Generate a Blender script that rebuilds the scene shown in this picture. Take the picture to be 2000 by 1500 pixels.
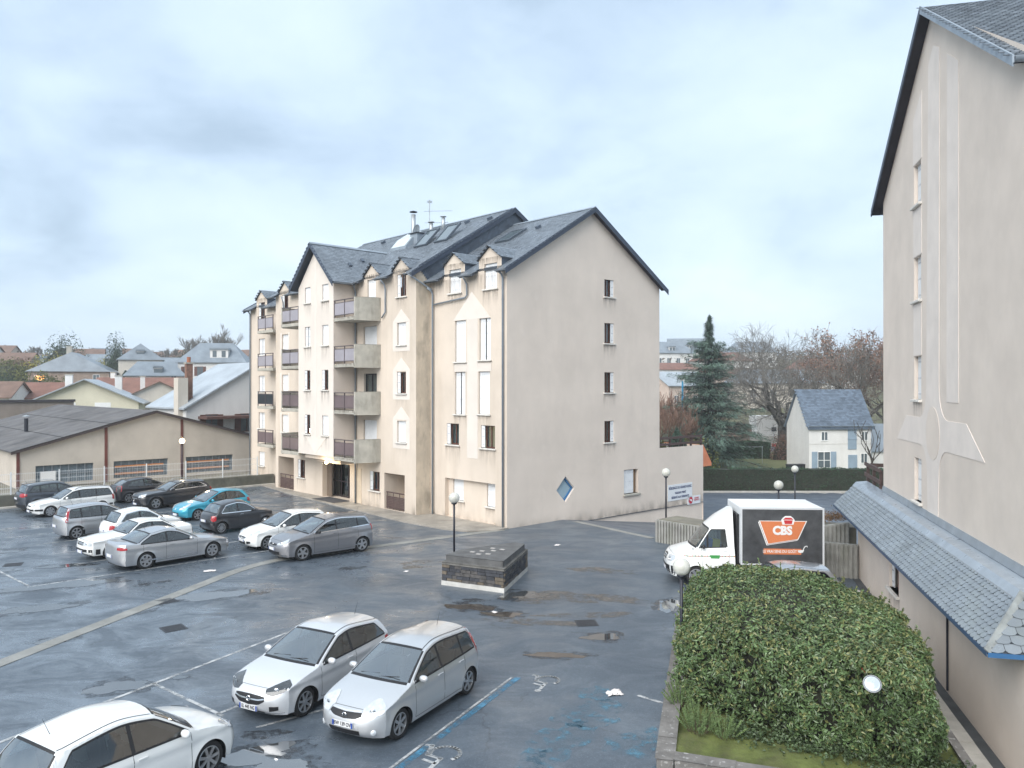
import bpy, bmesh, math, random
from mathutils import Vector, Matrix
from mathutils.bvhtree import BVHTree
R = math.radians
S = bpy.context.scene
C = S.collection
for o in list(bpy.data.objects): bpy.data.objects.remove(o)
random.seed(7)
# ------------------------------------------------------------------ camera
cam_d = bpy.data.cameras.new('camera'); cam = bpy.data.objects.new('camera', cam_d); C.objects.link(cam)
cam.location = (0, 0, 7.0); cam.rotation_euler = (R(90.18), 0, 0)
cam_d.sensor_width = 36; cam_d.lens = 27.9; cam_d.clip_end = 6000; cam_d.clip_start = .1
S.camera = cam
# ------------------------------------------------------------------ sky, sun, exposure
SUN_AZ, SUN_EL = (-.50, -.87), 40
world = bpy.data.worlds.new('World'); S.world = world; world.use_nodes = True
def build_world():
    nt = world.node_tree; n = nt.nodes; l = nt.links
    n.clear()
    out = n.new('ShaderNodeOutputWorld'); bg = n.new('ShaderNodeBackground')
    sky = n.new('ShaderNodeTexSky'); sky.sky_type = 'NISHITA'; sky.sun_disc = False
    sky.sun_elevation = R(SUN_EL); sky.sun_rotation = math.atan2(SUN_AZ[0], SUN_AZ[1])
    sky.air_density = 1.2; sky.dust_density = 2.5
    tc = n.new('ShaderNodeTexCoord'); sep = n.new('ShaderNodeSeparateXYZ'); l.new(tc.outputs['Generated'], sep.inputs[0])
    def math_(op, a, b=None):
        m = n.new('ShaderNodeMath'); m.operation = op
        for i, v in enumerate((a, b)):
            if v is None: continue
            if isinstance(v, (int, float)): m.inputs[i].default_value = v
            else: l.new(v, m.inputs[i])
        return m.outputs[0]
    zz = math_('ADD', math_('MAXIMUM', sep.outputs['Z'], 0.0), .34)
    cx = math_('DIVIDE', sep.outputs['X'], zz); cy = math_('DIVIDE', sep.outputs['Y'], zz)
    comb = n.new('ShaderNodeCombineXYZ'); l.new(cx, comb.inputs[0]); l.new(cy, comb.inputs[1])
    def noise(scale, det, rough, off, dist=0.0):
        mp = n.new('ShaderNodeMapping'); mp.inputs['Location'].default_value = off; l.new(comb.outputs[0], mp.inputs['Vector'])
        t = n.new('ShaderNodeTexNoise'); t.inputs['Scale'].default_value = scale; t.inputs['Detail'].default_value = det
        t.inputs['Roughness'].default_value = rough; t.inputs['Distortion'].default_value = dist
        l.new(mp.outputs[0], t.inputs['Vector']); return t.outputs['Fac']
    big = noise(.85, 3, .45, (7.7, 3.1, 0), .3); mid = noise(2.1, 6, .52, (6.3, 5.1, 2), .5); fine = noise(7, 5, .55, (0, 2, 5), .3)
    f = math_('ADD', math_('ADD', math_('MULTIPLY', big, .62), math_('MULTIPLY', mid, .34)), math_('MULTIPLY', fine, .12))
    cr = n.new('ShaderNodeValToRGB'); l.new(f, cr.inputs['Fac'])
    e = cr.color_ramp.elements
    e[0].position = .38; e[0].color = (.285, .37, .465, 1)
    e[1].position = .72; e[1].color = (.60, .675, .74, 1)
    for p, c in ((.44, (.36, .455, .565, 1)), (.51, (.445, .545, .66, 1)), (.59, (.50, .60, .70, 1))):
        x = e.new(p); x.color = c
    sc = n.new('ShaderNodeVectorMath'); sc.operation = 'SCALE'; sc.inputs['Scale'].default_value = .10; l.new(sky.outputs[0], sc.inputs[0])
    mix = n.new('ShaderNodeMix'); mix.data_type = 'RGBA'; mix.inputs[0].default_value = .9
    l.new(sc.outputs[0], mix.inputs[6]); l.new(cr.outputs[0], mix.inputs[7])
    l.new(mix.outputs[2], bg.inputs['Color']); bg.inputs['Strength'].default_value = .63
    l.new(bg.outputs[0], out.inputs['Surface'])
build_world()
sun_d = bpy.data.lights.new('sun', 'SUN'); sun_d.energy = 1.5; sun_d.angle = R(55); sun_d.color = (1, .965, .92)
sun = bpy.data.objects.new('sun', sun_d); C.objects.link(sun); sun.location = (-30, -40, 60)
_k = math.cos(R(SUN_EL)) / math.hypot(*SUN_AZ)
sun.rotation_euler = Vector((SUN_AZ[0] * _k, SUN_AZ[1] * _k, math.sin(R(SUN_EL)))).to_track_quat('Z', 'Y').to_euler()
vs = S.view_settings
vs.view_transform = 'Standard'; vs.look = 'None'; vs.gamma = 1; vs.use_curve_mapping = False; vs.exposure = 1.5

# ------------------------------------------------------------------ helpers
class MB:
    """collects shapes, builds ONE mesh object"""
    def __init__(s): s.v = []; s.f = []; s.uv = {}; s.mi = {}
    def vert(s, p): s.v.append(tuple(p)); return len(s.v) - 1
    def poly(s, pts, uv=None, m=0):
        i = len(s.v); s.v += [tuple(p) for p in pts]; s.f.append(tuple(range(i, i + len(pts))))
        if uv: s.uv[len(s.f) - 1] = uv
        if m: s.mi[len(s.f) - 1] = m
        return s
    def box(s, x0, x1, y0, y1, z0, z1, m=0):
        i = len(s.v)
        s.v += [(x, y, z) for z in (z0, z1) for y in (y0, y1) for x in (x0, x1)]
        for q in ((0, 2, 3, 1), (4, 5, 7, 6), (0, 1, 5, 4), (2, 6, 7, 3), (0, 4, 6, 2), (1, 3, 7, 5)):
            s.f.append(tuple(i + k for k in q))
            if m: s.mi[len(s.f) - 1] = m
        return s
    def obox(s, c, ax, ay, az, hx, hy, hz):
        c = Vector(c); ax = Vector(ax).normalized() * hx; ay = Vector(ay).normalized() * hy; az = Vector(az).normalized() * hz
        i = len(s.v)
        s.v += [tuple(c + ax * a + ay * b + az * d) for d in (-1, 1) for b in (-1, 1) for a in (-1, 1)]
        for q in ((0, 2, 3, 1), (4, 5, 7, 6), (0, 1, 5, 4), (2, 6, 7, 3), (0, 4, 6, 2), (1, 3, 7, 5)): s.f.append(tuple(i + k for k in q))
        return s
    def bar(s, a, b, w, h=None, up=(0, 0, 1)):
        a = Vector(a); b = Vector(b); d = b - a; h = h or w
        x = d.normalized(); up = Vector(up)
        if abs(x.dot(up)) > .98: up = Vector((1, 0, 0))
        y = up.cross(x).normalized(); z = x.cross(y)
        return s.obox((a + b) / 2, x, y, z, d.length / 2, w / 2, h / 2)
    def prism(s, poly, fn, d0, d1):
        """poly in 2D, fn(a,b,d)->3D, extruded d0..d1"""
        n = len(poly); i = len(s.v)
        s.v += [tuple(fn(a, b, d0)) for a, b in poly] + [tuple(fn(a, b, d1)) for a, b in poly]
        s.f.append(tuple(range(i, i + n))); s.f.append(tuple(range(i + 2 * n - 1, i + n - 1, -1)))
        for k in range(n): s.f.append((i + k, i + (k + 1) % n, i + n + (k + 1) % n, i + n + k))
        return s
    def tube(s, pts, r, n=8, cap=True):
        pts = [Vector(p) for p in pts]; rr = r if isinstance(r, (list, tuple)) else [r] * len(pts)
        i0 = len(s.v); prev = None
        for k, p in enumerate(pts):
            d = (pts[min(k + 1, len(pts) - 1)] - pts[max(k - 1, 0)]).normalized()
            if prev is None:
                a = d.cross(Vector((0, 0, 1)) if abs(d.z) < .9 else Vector((1, 0, 0))).normalized()
            else: a = (prev - d * prev.dot(d)).normalized()
            prev = a; b = d.cross(a)
            for j in range(n):
                t = 2 * math.pi * j / n; s.v.append(tuple(p + (a * math.cos(t) + b * math.sin(t)) * rr[k]))
        for k in range(len(pts) - 1):
            for j in range(n):
                s.f.append((i0 + k * n + j, i0 + k * n + (j + 1) % n, i0 + (k + 1) * n + (j + 1) % n, i0 + (k + 1) * n + j))
        if cap:
            s.f.append(tuple(range(i0 + n - 1, i0 - 1, -1))); e = i0 + (len(pts) - 1) * n; s.f.append(tuple(range(e, e + n)))
        return s
    def lathe(s, prof, n=24, c=(0, 0, 0), axis='z', cap=False):
        i0 = len(s.v)
        for r, h in prof:
            for j in range(n):
                t = 2 * math.pi * j / n; a, b = r * math.cos(t), r * math.sin(t)
                p = (a, b, h) if axis == 'z' else ((a, h, b) if axis == 'y' else (h, a, b))
                s.v.append((p[0] + c[0], p[1] + c[1], p[2] + c[2]))
        for k in range(len(prof) - 1):
            for j in range(n):
                s.f.append((i0 + k * n + j, i0 + k * n + (j + 1) % n, i0 + (k + 1) * n + (j + 1) % n, i0 + (k + 1) * n + j))
        if cap:
            s.f.append(tuple(range(i0, i0 + n))); e = i0 + (len(prof) - 1) * n; s.f.append(tuple(range(e, e + n)))
        return s
    def grid(s, rows):
        i0 = len(s.v); nu = len(rows[0])
        for r in rows: s.v += [tuple(p) for p in r]
        for a in range(len(rows) - 1):
            for b in range(nu - 1):
                s.f.append((i0 + a * nu + b, i0 + a * nu + b + 1, i0 + (a + 1) * nu + b + 1, i0 + (a + 1) * nu + b))
        return s
    def mesh(s, name, mat, smooth=False):
        me = bpy.data.meshes.new(name); me.from_pydata(s.v, [], s.f)
        for m in (mat if isinstance(mat, (list, tuple)) else [mat]): me.materials.append(m)
        if s.uv:
            ul = me.uv_layers.new(name='UVMap')
            for p in me.polygons:
                q = s.uv.get(p.index)
                if q:
                    for li, c in zip(p.loop_indices, q): ul.data[li].uv = c
        for k, m in s.mi.items(): me.polygons[k].material_index = m
        if smooth: me.polygons.foreach_set('use_smooth', [True] * len(me.polygons))
        me.update(); return me
    def build(s, name, mat, parent=None, smooth=False, loc=None, rot=None, label=None):
        o = bpy.data.objects.new(name, s.mesh(name, mat, smooth)); C.objects.link(o); o.parent = parent
        if loc: o.location = loc
        if rot: o.rotation_euler = rot
        if label: o['label'] = label
        return o
def inst(name, me, parent=None, loc=(0, 0, 0), rot=(0, 0, 0), scale=None):
    o = bpy.data.objects.new(name, me); C.objects.link(o); o.parent = parent; o.location = loc; o.rotation_euler = rot
    if scale: o.scale = scale
    return o
def tag(o, label, cat, group=None):
    o['label'] = label; o['category'] = cat
    if group: o['group'] = group
    return o
def thing(name, label, cat, loc=(0, 0, 0), rz=0, group=None):
    o = bpy.data.objects.new(name, None); C.objects.link(o); o.location = loc; o.rotation_euler = (0, 0, rz)
    o.empty_display_size = .3
    return tag(o, label, cat, group)
def struct(o, label=None):
    o['kind'] = 'structure'
    if label: o['label'] = label
    return o
def stuff(o):
    o['kind'] = 'stuff'; return o
def bevel(o, w=.01, seg=2, ang=35):
    m = o.modifiers.new('bevel', 'BEVEL'); m.width = w; m.segments = seg; m.limit_method = 'ANGLE'; m.angle_limit = R(ang); return o
def text_mesh(body, size, depth=.004, align='CENTER', sx=1.0, bold=0.0):
    cu = bpy.data.curves.new('lettering', 'FONT'); cu.body = body; cu.size = size; cu.extrude = depth; cu.align_x = align; cu.align_y = 'CENTER'; cu.offset = bold
    cu.resolution_u = 3
    o = bpy.data.objects.new('lettering', cu); C.objects.link(o)
    me = bpy.data.meshes.new_from_object(o.evaluated_get(bpy.context.evaluated_depsgraph_get()))
    bpy.data.objects.remove(o); bpy.data.curves.remove(cu)
    if sx != 1: me.transform(Matrix.Scale(sx, 4, (1, 0, 0)))
    return me
# ------------------------------------------------------------------ materials
MATS = {}
def mat(name, col, rough=.6, metal=0.0, var=.12, vscale=1.5, bump=0.0, bscale=40, coat=0.0, spec=.5, ior=1.45,
        streak=0.0, scol=(.12, .10, .07), sscale=(1.2, 1.2, .16), emit=None, estr=0.0, island=0.0, rvar=0.0, alpha=1.0, detail=6, speck=0.0, spcol=(.5, .5, .5), spscale=30, trans=0.0):
    if name in MATS: return MATS[name]
    m = bpy.data.materials.new(name); m.use_nodes = True; MATS[name] = m
    nt = m.node_tree; n = nt.nodes; l = nt.links; b = n['Principled BSDF']
    col = tuple(col) + (1,)
    b.inputs['Roughness'].default_value = rough; b.inputs['Metallic'].default_value = metal
    b.inputs['Specular IOR Level'].default_value = spec; b.inputs['IOR'].default_value = ior
    b.inputs['Coat Weight'].default_value = coat; b.inputs['Coat Roughness'].default_value = .04
    b.inputs['Transmission Weight'].default_value = trans
    if emit: b.inputs['Emission Color'].default_value = tuple(emit) + (1,); b.inputs['Emission Strength'].default_value = estr
    tc = n.new('ShaderNodeTexCoord')
    def noise(scale, det=detail, vec=None, rgh=.6):
        t = n.new('ShaderNodeTexNoise'); t.inputs['Scale'].default_value = scale; t.inputs['Detail'].default_value = det; t.inputs['Roughness'].default_value = rgh
        l.new(vec or tc.outputs['Object'], t.inputs['Vector']); return t.outputs['Fac']
    def rng(x, a, b_, c, d):
        r = n.new('ShaderNodeMapRange'); r.inputs[1].default_value = a; r.inputs[2].default_value = b_; r.inputs[3].default_value = c; r.inputs[4].default_value = d
        l.new(x, r.inputs[0]); return r.outputs[0]
    def mixc(fac, a, c, mode='MIX'):
        x = n.new('ShaderNodeMix'); x.data_type = 'RGBA'; x.blend_type = mode
        for i, v in ((0, fac), (6, a), (7, c)):
            if isinstance(v, (int, float)): x.inputs[i].default_value = v
            elif isinstance(v, tuple): x.inputs[i].default_value = v if len(v) == 4 else v + (1,)
            else: l.new(v, x.inputs[i])
        return x.outputs[2]
    cur = col
    if var:
        g = rng(noise(vscale), .3, .7, 1 - var, 1 + var)
        cc = n.new('ShaderNodeCombineColor'); [l.new(g, cc.inputs[i]) for i in range(3)]
        cur = mixc(1.0, cur, cc.outputs[0], 'MULTIPLY')
    if island:
        ge = n.new('ShaderNodeNewGeometry'); g = rng(ge.outputs['Random Per Island'], 0, 1, 1 - island, 1 + island)
        cc = n.new('ShaderNodeCombineColor'); [l.new(g, cc.inputs[i]) for i in range(3)]
        cur = mixc(1.0, cur, cc.outputs[0], 'MULTIPLY')
    if streak:
        mp = n.new('ShaderNodeMapping'); mp.inputs['Scale'].default_value = sscale; l.new(tc.outputs['Object'], mp.inputs['Vector'])
        cur = mixc(rng(noise(1.0, 7, mp.outputs[0], .65), .48, .78, 0, streak), cur, tuple(scol))
    if speck:
        cur = mixc(rng(noise(spscale, 4), .58, .68, 0, speck), cur, tuple(spcol))
    if isinstance(cur, tuple): b.inputs['Base Color'].default_value = cur
    else: l.new(cur, b.inputs['Base Color'])
    if rvar: l.new(rng(noise(vscale * 1.7), .3, .7, max(.02, rough - rvar), min(1, rough + rvar)), b.inputs['Roughness'])
    if bump:
        bp = n.new('ShaderNodeBump'); bp.inputs['Strength'].default_value = bump; bp.inputs['Distance'].default_value = .02
        l.new(noise(bscale, 4), bp.inputs['Height']); l.new(bp.outputs[0], b.inputs['Normal'])
    if alpha < 1: b.inputs['Alpha'].default_value = alpha
    return m
def drip_mat(name, col, amt, sx=7.0):
    """dirt that has run down a wall: transparent sheet, streaky, fading away from its top edge"""
    m = bpy.data.materials.new(name); m.use_nodes = True; MATS[name] = m; n = m.node_tree.nodes; l = m.node_tree.links; b = n['Principled BSDF']
    b.inputs['Base Color'].default_value = col + (1,); b.inputs['Roughness'].default_value = .9
    tc = n.new('ShaderNodeTexCoord'); mp = n.new('ShaderNodeMapping'); mp.inputs['Scale'].default_value = (sx, sx, .9); l.new(tc.outputs['Object'], mp.inputs['Vector'])
    t = n.new('ShaderNodeTexNoise'); t.inputs['Scale'].default_value = 1; t.inputs['Detail'].default_value = 5; l.new(mp.outputs[0], t.inputs['Vector'])
    r = n.new('ShaderNodeMapRange'); r.inputs[1].default_value = .38; r.inputs[2].default_value = .68; l.new(t.outputs['Fac'], r.inputs[0])
    uv = n.new('ShaderNodeSeparateXYZ'); l.new(tc.outputs['UV'], uv.inputs[0]); pw = n.new('ShaderNodeMath'); pw.operation = 'POWER'; pw.inputs[1].default_value = 1.6; l.new(uv.outputs['Y'], pw.inputs[0])
    m1 = n.new('ShaderNodeMath'); m1.operation = 'MULTIPLY'; l.new(r.outputs[0], m1.inputs[0]); l.new(pw.outputs[0], m1.inputs[1]); m2 = n.new('ShaderNodeMath'); m2.operation = 'MULTIPLY'; m2.inputs[1].default_value = amt; l.new(m1.outputs[0], m2.inputs[0])
    tr = n.new('ShaderNodeBsdfTransparent'); mx = n.new('ShaderNodeMixShader'); l.new(m2.outputs[0], mx.inputs[0]); l.new(tr.outputs[0], mx.inputs[1]); l.new(b.outputs[0], mx.inputs[2]); l.new(mx.outputs[0], n['Material Output'].inputs['Surface'])
    return m
def glass_mat(name, tint=(.55, .66, .66), ior=1.55, base=.05):
    if name in MATS: return MATS[name]
    m = bpy.data.materials.new(name); m.use_nodes = True; MATS[name] = m
    nt = m.node_tree; n = nt.nodes; l = nt.links; n.clear()
    out = n.new('ShaderNodeOutputMaterial'); mx = n.new('ShaderNodeMixShader'); t = n.new('ShaderNodeBsdfTransparent'); g = n.new('ShaderNodeBsdfGlossy')
    t.inputs[0].default_value = tint + (1,); g.inputs['Roughness'].default_value = .03; g.inputs[0].default_value = (.95, .98, 1, 1)
    fr = n.new('ShaderNodeFresnel'); ge = n.new('ShaderNodeNewGeometry'); mr = n.new('ShaderNodeMapRange'); mr.inputs[3].default_value = ior; mr.inputs[4].default_value = 1 / ior
    l.new(ge.outputs['Backfacing'], mr.inputs[0]); l.new(mr.outputs[0], fr.inputs[0])   # same reflectance from either side of the sheet
    ad = n.new('ShaderNodeMath'); ad.operation = 'ADD'; ad.use_clamp = True; ad.inputs[1].default_value = base; l.new(fr.outputs[0], ad.inputs[0])
    l.new(ad.outputs[0], mx.inputs[0]); l.new(t.outputs[0], mx.inputs[1]); l.new(g.outputs[0], mx.inputs[2]); l.new(mx.outputs[0], out.inputs[0])
    return m
GLASS = glass_mat('window_glass', (.5, .58, .6)); CARGLASS = glass_mat('car_glass', (.30, .37, .37), 1.6, .05)
PLASTER = mat('beige_render', (.61, .528, .445), .9, var=.10, vscale=.35, bump=.25, bscale=55, streak=.30, scol=(.36, .29, .21))
PLASTER_STAIN = mat('stained_render', (.56, .48, .38), .9, var=.18, vscale=.6, bump=.25, bscale=55, streak=.75, scol=(.22, .19, .15), sscale=(1.6, 1.6, .7))
PLASTER_GABLE = mat('shade_lifted_render', (.70, .61, .53), .9, var=.08, vscale=.4, speck=.22, spcol=(.78, .70, .63), spscale=2.2, bump=.25, bscale=55, streak=.20, scol=(.52, .45, .40))  # front render again, colour lifted for faces that get less sun
PLASTER_LIGHT = mat('pale_render', (.66, .60, .54), .9, var=.06, vscale=.6, bump=.2, bscale=55, streak=.10, scol=(.5, .45, .4))
PLASTER_ORN = mat('pale_ornament_render', (.68, .62, .56), .9, var=.05, vscale=.8, bump=.15, bscale=55)
PLASTER_R = mat('grey_rose_render', (.70, .612, .535), .92, var=.07, vscale=.7, speck=.18, spcol=(.77, .69, .62), spscale=2.5, bump=.3, bscale=60, streak=.10, scol=(.54, .48, .45))
PLASTER_R2 = mat('ornament_grey_render', (.745, .67, .61), .9, var=.07, vscale=1.1, bump=.15, bscale=60)
CONC = mat('weathered_concrete', (.40, .38, .33), .9, var=.18, vscale=2, bump=.3, bscale=30, streak=.6, scol=(.14, .14, .11), sscale=(2.5, 2.5, .6))
CONC2 = mat('pale_concrete', (.46, .44, .40), .85, var=.2, vscale=1.6, bump=.3, bscale=40, streak=.3, scol=(.22, .21, .18))
SILL = mat('white_stone_sill', (.66, .63, .58), .7, var=.15, vscale=4, streak=.35, scol=(.25, .22, .18), sscale=(4, 4, 2))
SHUT = mat('white_shutter', (.74, .75, .76), .45, var=.05, vscale=4)
HINGE = mat('shutter_ironwork', (.46, .48, .51), .5, .4, var=.1)
BROWN = mat('brown_window_wood', (.115, .050, .035), .5, var=.2, vscale=5)
DARKWOOD = mat('dark_railing_wood', (.085, .055, .050), .6, var=.25, vscale=6)
RAILM = mat('bronze_railing', (.10, .08, .085), .45, .3, var=.1)
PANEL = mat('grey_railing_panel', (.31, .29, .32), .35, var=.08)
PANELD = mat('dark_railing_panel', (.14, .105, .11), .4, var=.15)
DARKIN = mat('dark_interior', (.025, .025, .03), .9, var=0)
CURT = mat('pale_curtain', (.55, .56, .55), .9, var=.1, vscale=8)
ZINC = mat('zinc', (.30, .345, .39), .45, .35, var=.15, vscale=2, rvar=.1)
PIPE = mat('grey_downpipe', (.235, .27, .31), .45, .2, var=.12, vscale=3)
SLATE = mat('slate', (.165, .19, .22), .32, var=.15, vscale=.8, island=.20, spec=.6, rvar=.12)
SLATE_L = mat('slate_lean_to', (.185, .21, .232), .30, var=.15, vscale=1.2, island=.16, spec=.65, rvar=.12, streak=.35, scol=(.23, .25, .21), sscale=(1.5, 1.5, 1.5))
SLATE_B = mat('slate_underlay', (.05, .06, .075), .6, var=.2)
SLATE_V = mat('slate_cladding', (.075, .095, .125), .45, var=.25, vscale=1, island=.2)
VERGE = mat('dark_verge', (.045, .06, .09), .5, var=.15)
SOFFIT = mat('dark_soffit', (.035, .032, .04), .7, var=.2)
WHITE = mat('white_paint', (.76, .76, .75), .5, var=.06)
BLACK = mat('black_metal', (.018, .02, .03), .4, var=.1)
GALV = mat('galvanised_steel', (.42, .45, .47), .45, .6, var=.1)
DRIP = drip_mat('rain_streak_dirt', (.22, .18, .145), .36); DRIP2 = drip_mat('dormer_stain', (.16, .13, .10), .75, 9); SPLASH = drip_mat('splash_dirt', (.16, .14, .11), .6, 1.6)
WHITEM = mat('white_coated_steel', (.70, .72, .73), .45, var=.06)
# ================================================================== terrain, lot, street
AX, AY, AR = -.25, 39.0, R(43)          # corner of the apartment building: local x into its gable, local y along its facade
UX, UY = math.cos(AR), math.sin(AR)
def l2w(lx, ly): return (AX + lx * UX - ly * UY, AY + lx * UY + ly * UX)
def w2l(x, y):
    dx, dy = x - AX, y - AY
    return (dx * UX + dy * UY, -dx * UY + dy * UX)
def sstep(t): t = max(0, min(1, t)); return t * t * (3 - 2 * t)
def lerp(a, b, t): return a + (b - a) * t
def interp(tab, x):
    if x <= tab[0][0]: return tab[0][1]
    for (a, b), (c, d) in zip(tab, tab[1:]):
        if x <= c: return b + (d - b) * (x - a) / (c - a)
    return tab[-1][1]
HILL = [(0, 0), (138, 0), (160, 5.2), (185, 9.5), (250, 15), (330, 19.5), (500, 22), (900, 24), (6000, 26)]
def gz(x, y):
    lx, ly = w2l(x, y)
    drop = -1.75 * max(0, min(1, (lx - 4.0) / 13.0)) if lx < 17 else -1.75
    if lx > 17: drop -= .2 * sstep((lx - 17) / 10)
    r = math.hypot(x, y)
    h = interp(HILL, r)
    if x > 0: h = interp([(0, 0), (125, 0), (200, 8), (300, 19), (420, 23), (900, 25), (6000, 26)], r)
    h += (1.2 * math.sin(x * .021 + 1) + .9 * math.sin(y * .034)) * sstep((r - 140) / 120)
    return drop + h
def asphalt(name, tint=(1, 1, 1), wet=1.0):
    m = bpy.data.materials.new(name); m.use_nodes = True
    nt = m.node_tree; n = nt.nodes; l = nt.links; b = n['Principled BSDF']; tc = n.new('ShaderNodeTexCoord')
    def mp(loc=(0, 0, 0), sc=(1, 1, 1), rz=0):
        x = n.new('ShaderNodeMapping'); x.inputs['Location'].default_value = loc; x.inputs['Scale'].default_value = sc; x.inputs['Rotation'].default_value = (0, 0, rz)
        l.new(tc.outputs['Object'], x.inputs['Vector']); return x.outputs[0]
    def nz(scale, det, vec, rough=.6, dist=0.0):
        t = n.new('ShaderNodeTexNoise'); t.inputs['Scale'].default_value = scale; t.inputs['Detail'].default_value = det; t.inputs['Roughness'].default_value = rough; t.inputs['Distortion'].default_value = dist
        l.new(vec, t.inputs['Vector']); return t.outputs['Fac']
    def rng(x, a, b_, c, d):
        r = n.new('ShaderNodeMapRange'); r.inputs[1].default_value = a; r.inputs[2].default_value = b_; r.inputs[3].default_value = c; r.inputs[4].default_value = d
        l.new(x, r.inputs[0]); return r.outputs[0]
    def mixc(fac, a, c):
        x = n.new('ShaderNodeMix'); x.data_type = 'RGBA'
        for i, v in ((0, fac), (6, a), (7, c)):
            if isinstance(v, (int, float)): x.inputs[i].default_value = v
            elif isinstance(v, tuple): x.inputs[i].default_value = tuple(p * q for p, q in zip(v, tint)) + (1,)
            else: l.new(v, x.inputs[i])
        return x.outputs[2]
    def mul(a, c, op='MULTIPLY'):
        x = n.new('ShaderNodeMath'); x.operation = op; x.use_clamp = True
        for i, v in enumerate((a, c)):
            if isinstance(v, (int, float)): x.inputs[i].default_value = v
            else: l.new(v, x.inputs[i])
        return x.outputs[0]
    big = nz(.16, 5, mp(), .55, .4); mid = nz(.55, 6, mp((3, 7, 0), (1, 1, 1)), .62, .8); fine = nz(8, 6, mp(), .85); grit = nz(24, 4, mp(), .85)
    streak = nz(.55, 6, mp((9, 2, 0), (.75, 1.25, 1), R(-30)), .68, .9)
    c = mixc(rng(big, .35, .68, 0, 1), (.066, .076, .091), (.108, .120, .138))
    c = mixc(rng(mid, .45, .72, 0, .75), c, (.145, .157, .174))
    c = mixc(rng(fine, .35, .65, 0, .6), c, (.040, .046, .056))
    c = mixc(rng(grit, .55, .68, 0, .7), c, (.27, .285, .30))
    vor = n.new('ShaderNodeTexVoronoi'); vor.feature = 'DISTANCE_TO_EDGE'; vor.inputs['Scale'].default_value = .17
    wv = n.new('ShaderNodeVectorMath'); wv.operation = 'ADD'; t3 = n.new('ShaderNodeTexNoise'); t3.inputs['Scale'].default_value = .9; t3.inputs['Detail'].default_value = 5
    l.new(tc.outputs['Object'], t3.inputs['Vector']); sc_ = n.new('ShaderNodeVectorMath'); sc_.operation = 'SCALE'; sc_.inputs['Scale'].default_value = 1.3; l.new(t3.outputs['Color'], sc_.inputs[0])
    l.new(tc.outputs['Object'], wv.inputs[0]); l.new(sc_.outputs[0], wv.inputs[1]); l.new(wv.outputs[0], vor.inputs['Vector'])
    crack = mul(rng(vor.outputs['Distance'], 0, .006, 1, 0), rng(nz(.3, 2, mp((5, 5, 5))), .48, .56, 0, .55))
    c = mixc(crack, c, (.02, .022, .026))
    l.new(c, b.inputs['Base Color'])
    # wetness: smoother film in the streaky low spots, mostly towards the far-left bays
    sep = n.new('ShaderNodeSeparateXYZ'); l.new(tc.outputs['Object'], sep.inputs[0])
    left = rng(sep.outputs['X'], 2, -18, .0, 1.0)
    w = mul(mul(rng(streak, .40, .66, 0, 1), rng(mid, .30, .60, .45, 1)), mul(left, .35, 'ADD'))
    w = mul(mul(w, 1.5), wet)
    rg = n.new('ShaderNodeMapRange'); rg.inputs[3].default_value = .50; rg.inputs[4].default_value = .16; l.new(w, rg.inputs[0]); l.new(rg.outputs[0], b.inputs['Roughness'])
    l.new(rng(w, 0, 1, 1.5, 2.1), b.inputs['IOR'])
    l.new(rng(w, 0, 1, .5, .95), b.inputs['Specular IOR Level'])
    bp = n.new('ShaderNodeBump'); bp.inputs['Distance'].default_value = .008
    l.new(rng(w, 0, .8, .55, .06), bp.inputs['Strength']); l.new(nz(70, 3, mp()), bp.inputs['Height']); l.new(bp.outputs[0], b.inputs['Normal'])
    return m
ASPH = asphalt('wet_asphalt', (.90, 1.02, 1.10)); ASPH2 = asphalt('street_asphalt', (1.0, 1.06, 1.14), .8)
GRASS = mat('grass_ground', (.105, .105, .055), .95, var=.35, vscale=.25, bump=.5, bscale=3, streak=.4, scol=(.13, .11, .06), sscale=(.2, .2, .2))
SOIL = mat('gravelly_soil', (.20, .185, .15), .95, var=.3, vscale=.7, bump=.5, bscale=12, streak=.5, scol=(.09, .10, .05), sscale=(.6, .6, .6))
def terrain():
    mb = MB(); rows = []
    rr = [0, 6, 12, 18, 24, 30, 36, 42, 48, 54, 60, 67, 74, 82, 90, 100, 110, 120, 130, 140, 155, 170, 190, 215, 250, 290, 330, 400, 500, 700, 1000, 1800, 3200, 5500]
    for r in rr:
        row = []
        for k in range(121):
            a = 2 * math.pi * k / 120; x, y = r * math.sin(a), r * math.cos(a)
            row.append((x, y, gz(x, y) - (.6 if r < 70 else .12)))
        rows.append(row)
    mb.grid(rows); struct(mb.build('ground', GRASS, smooth=True))
terrain()
def sheet(name, m, lx0, lx1, ly0, ly1, step, dz, keep=None, hfun=gz):
    mb = MB(); nx = max(1, round((lx1 - lx0) / step)); ny = max(1, round((ly1 - ly0) / step)); idx = {}
    def vid(i, j):
        if (i, j) not in idx:
            x, y = l2w(lerp(lx0, lx1, i / nx), lerp(ly0, ly1, j / ny)); idx[i, j] = mb.vert((x, y, hfun(x, y) + dz))
        return idx[i, j]
    for i in range(nx):
        for j in range(ny):
            x, y = l2w(lerp(lx0, lx1, (i + .5) / nx), lerp(ly0, ly1, (j + .5) / ny))
            if keep is None or keep(x, y): mb.f.append((vid(i, j), vid(i + 1, j), vid(i + 1, j + 1), vid(i, j + 1)))
    return struct(mb.build(name, m, smooth=True))
sheet('parking_lot', ASPH, -60, 4.0, -60, 24.4, 2, 0.0, None, lambda x, y: 0)
sheet('street', ASPH2, 4.0, 64, -60, 44, 1.0, 0.0, lambda x, y: y < 67.0)
sheet('yard_soil', SOIL, -60, 3.9, 24.75, 60, 2, .35, None, lambda x, y: 0)
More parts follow.
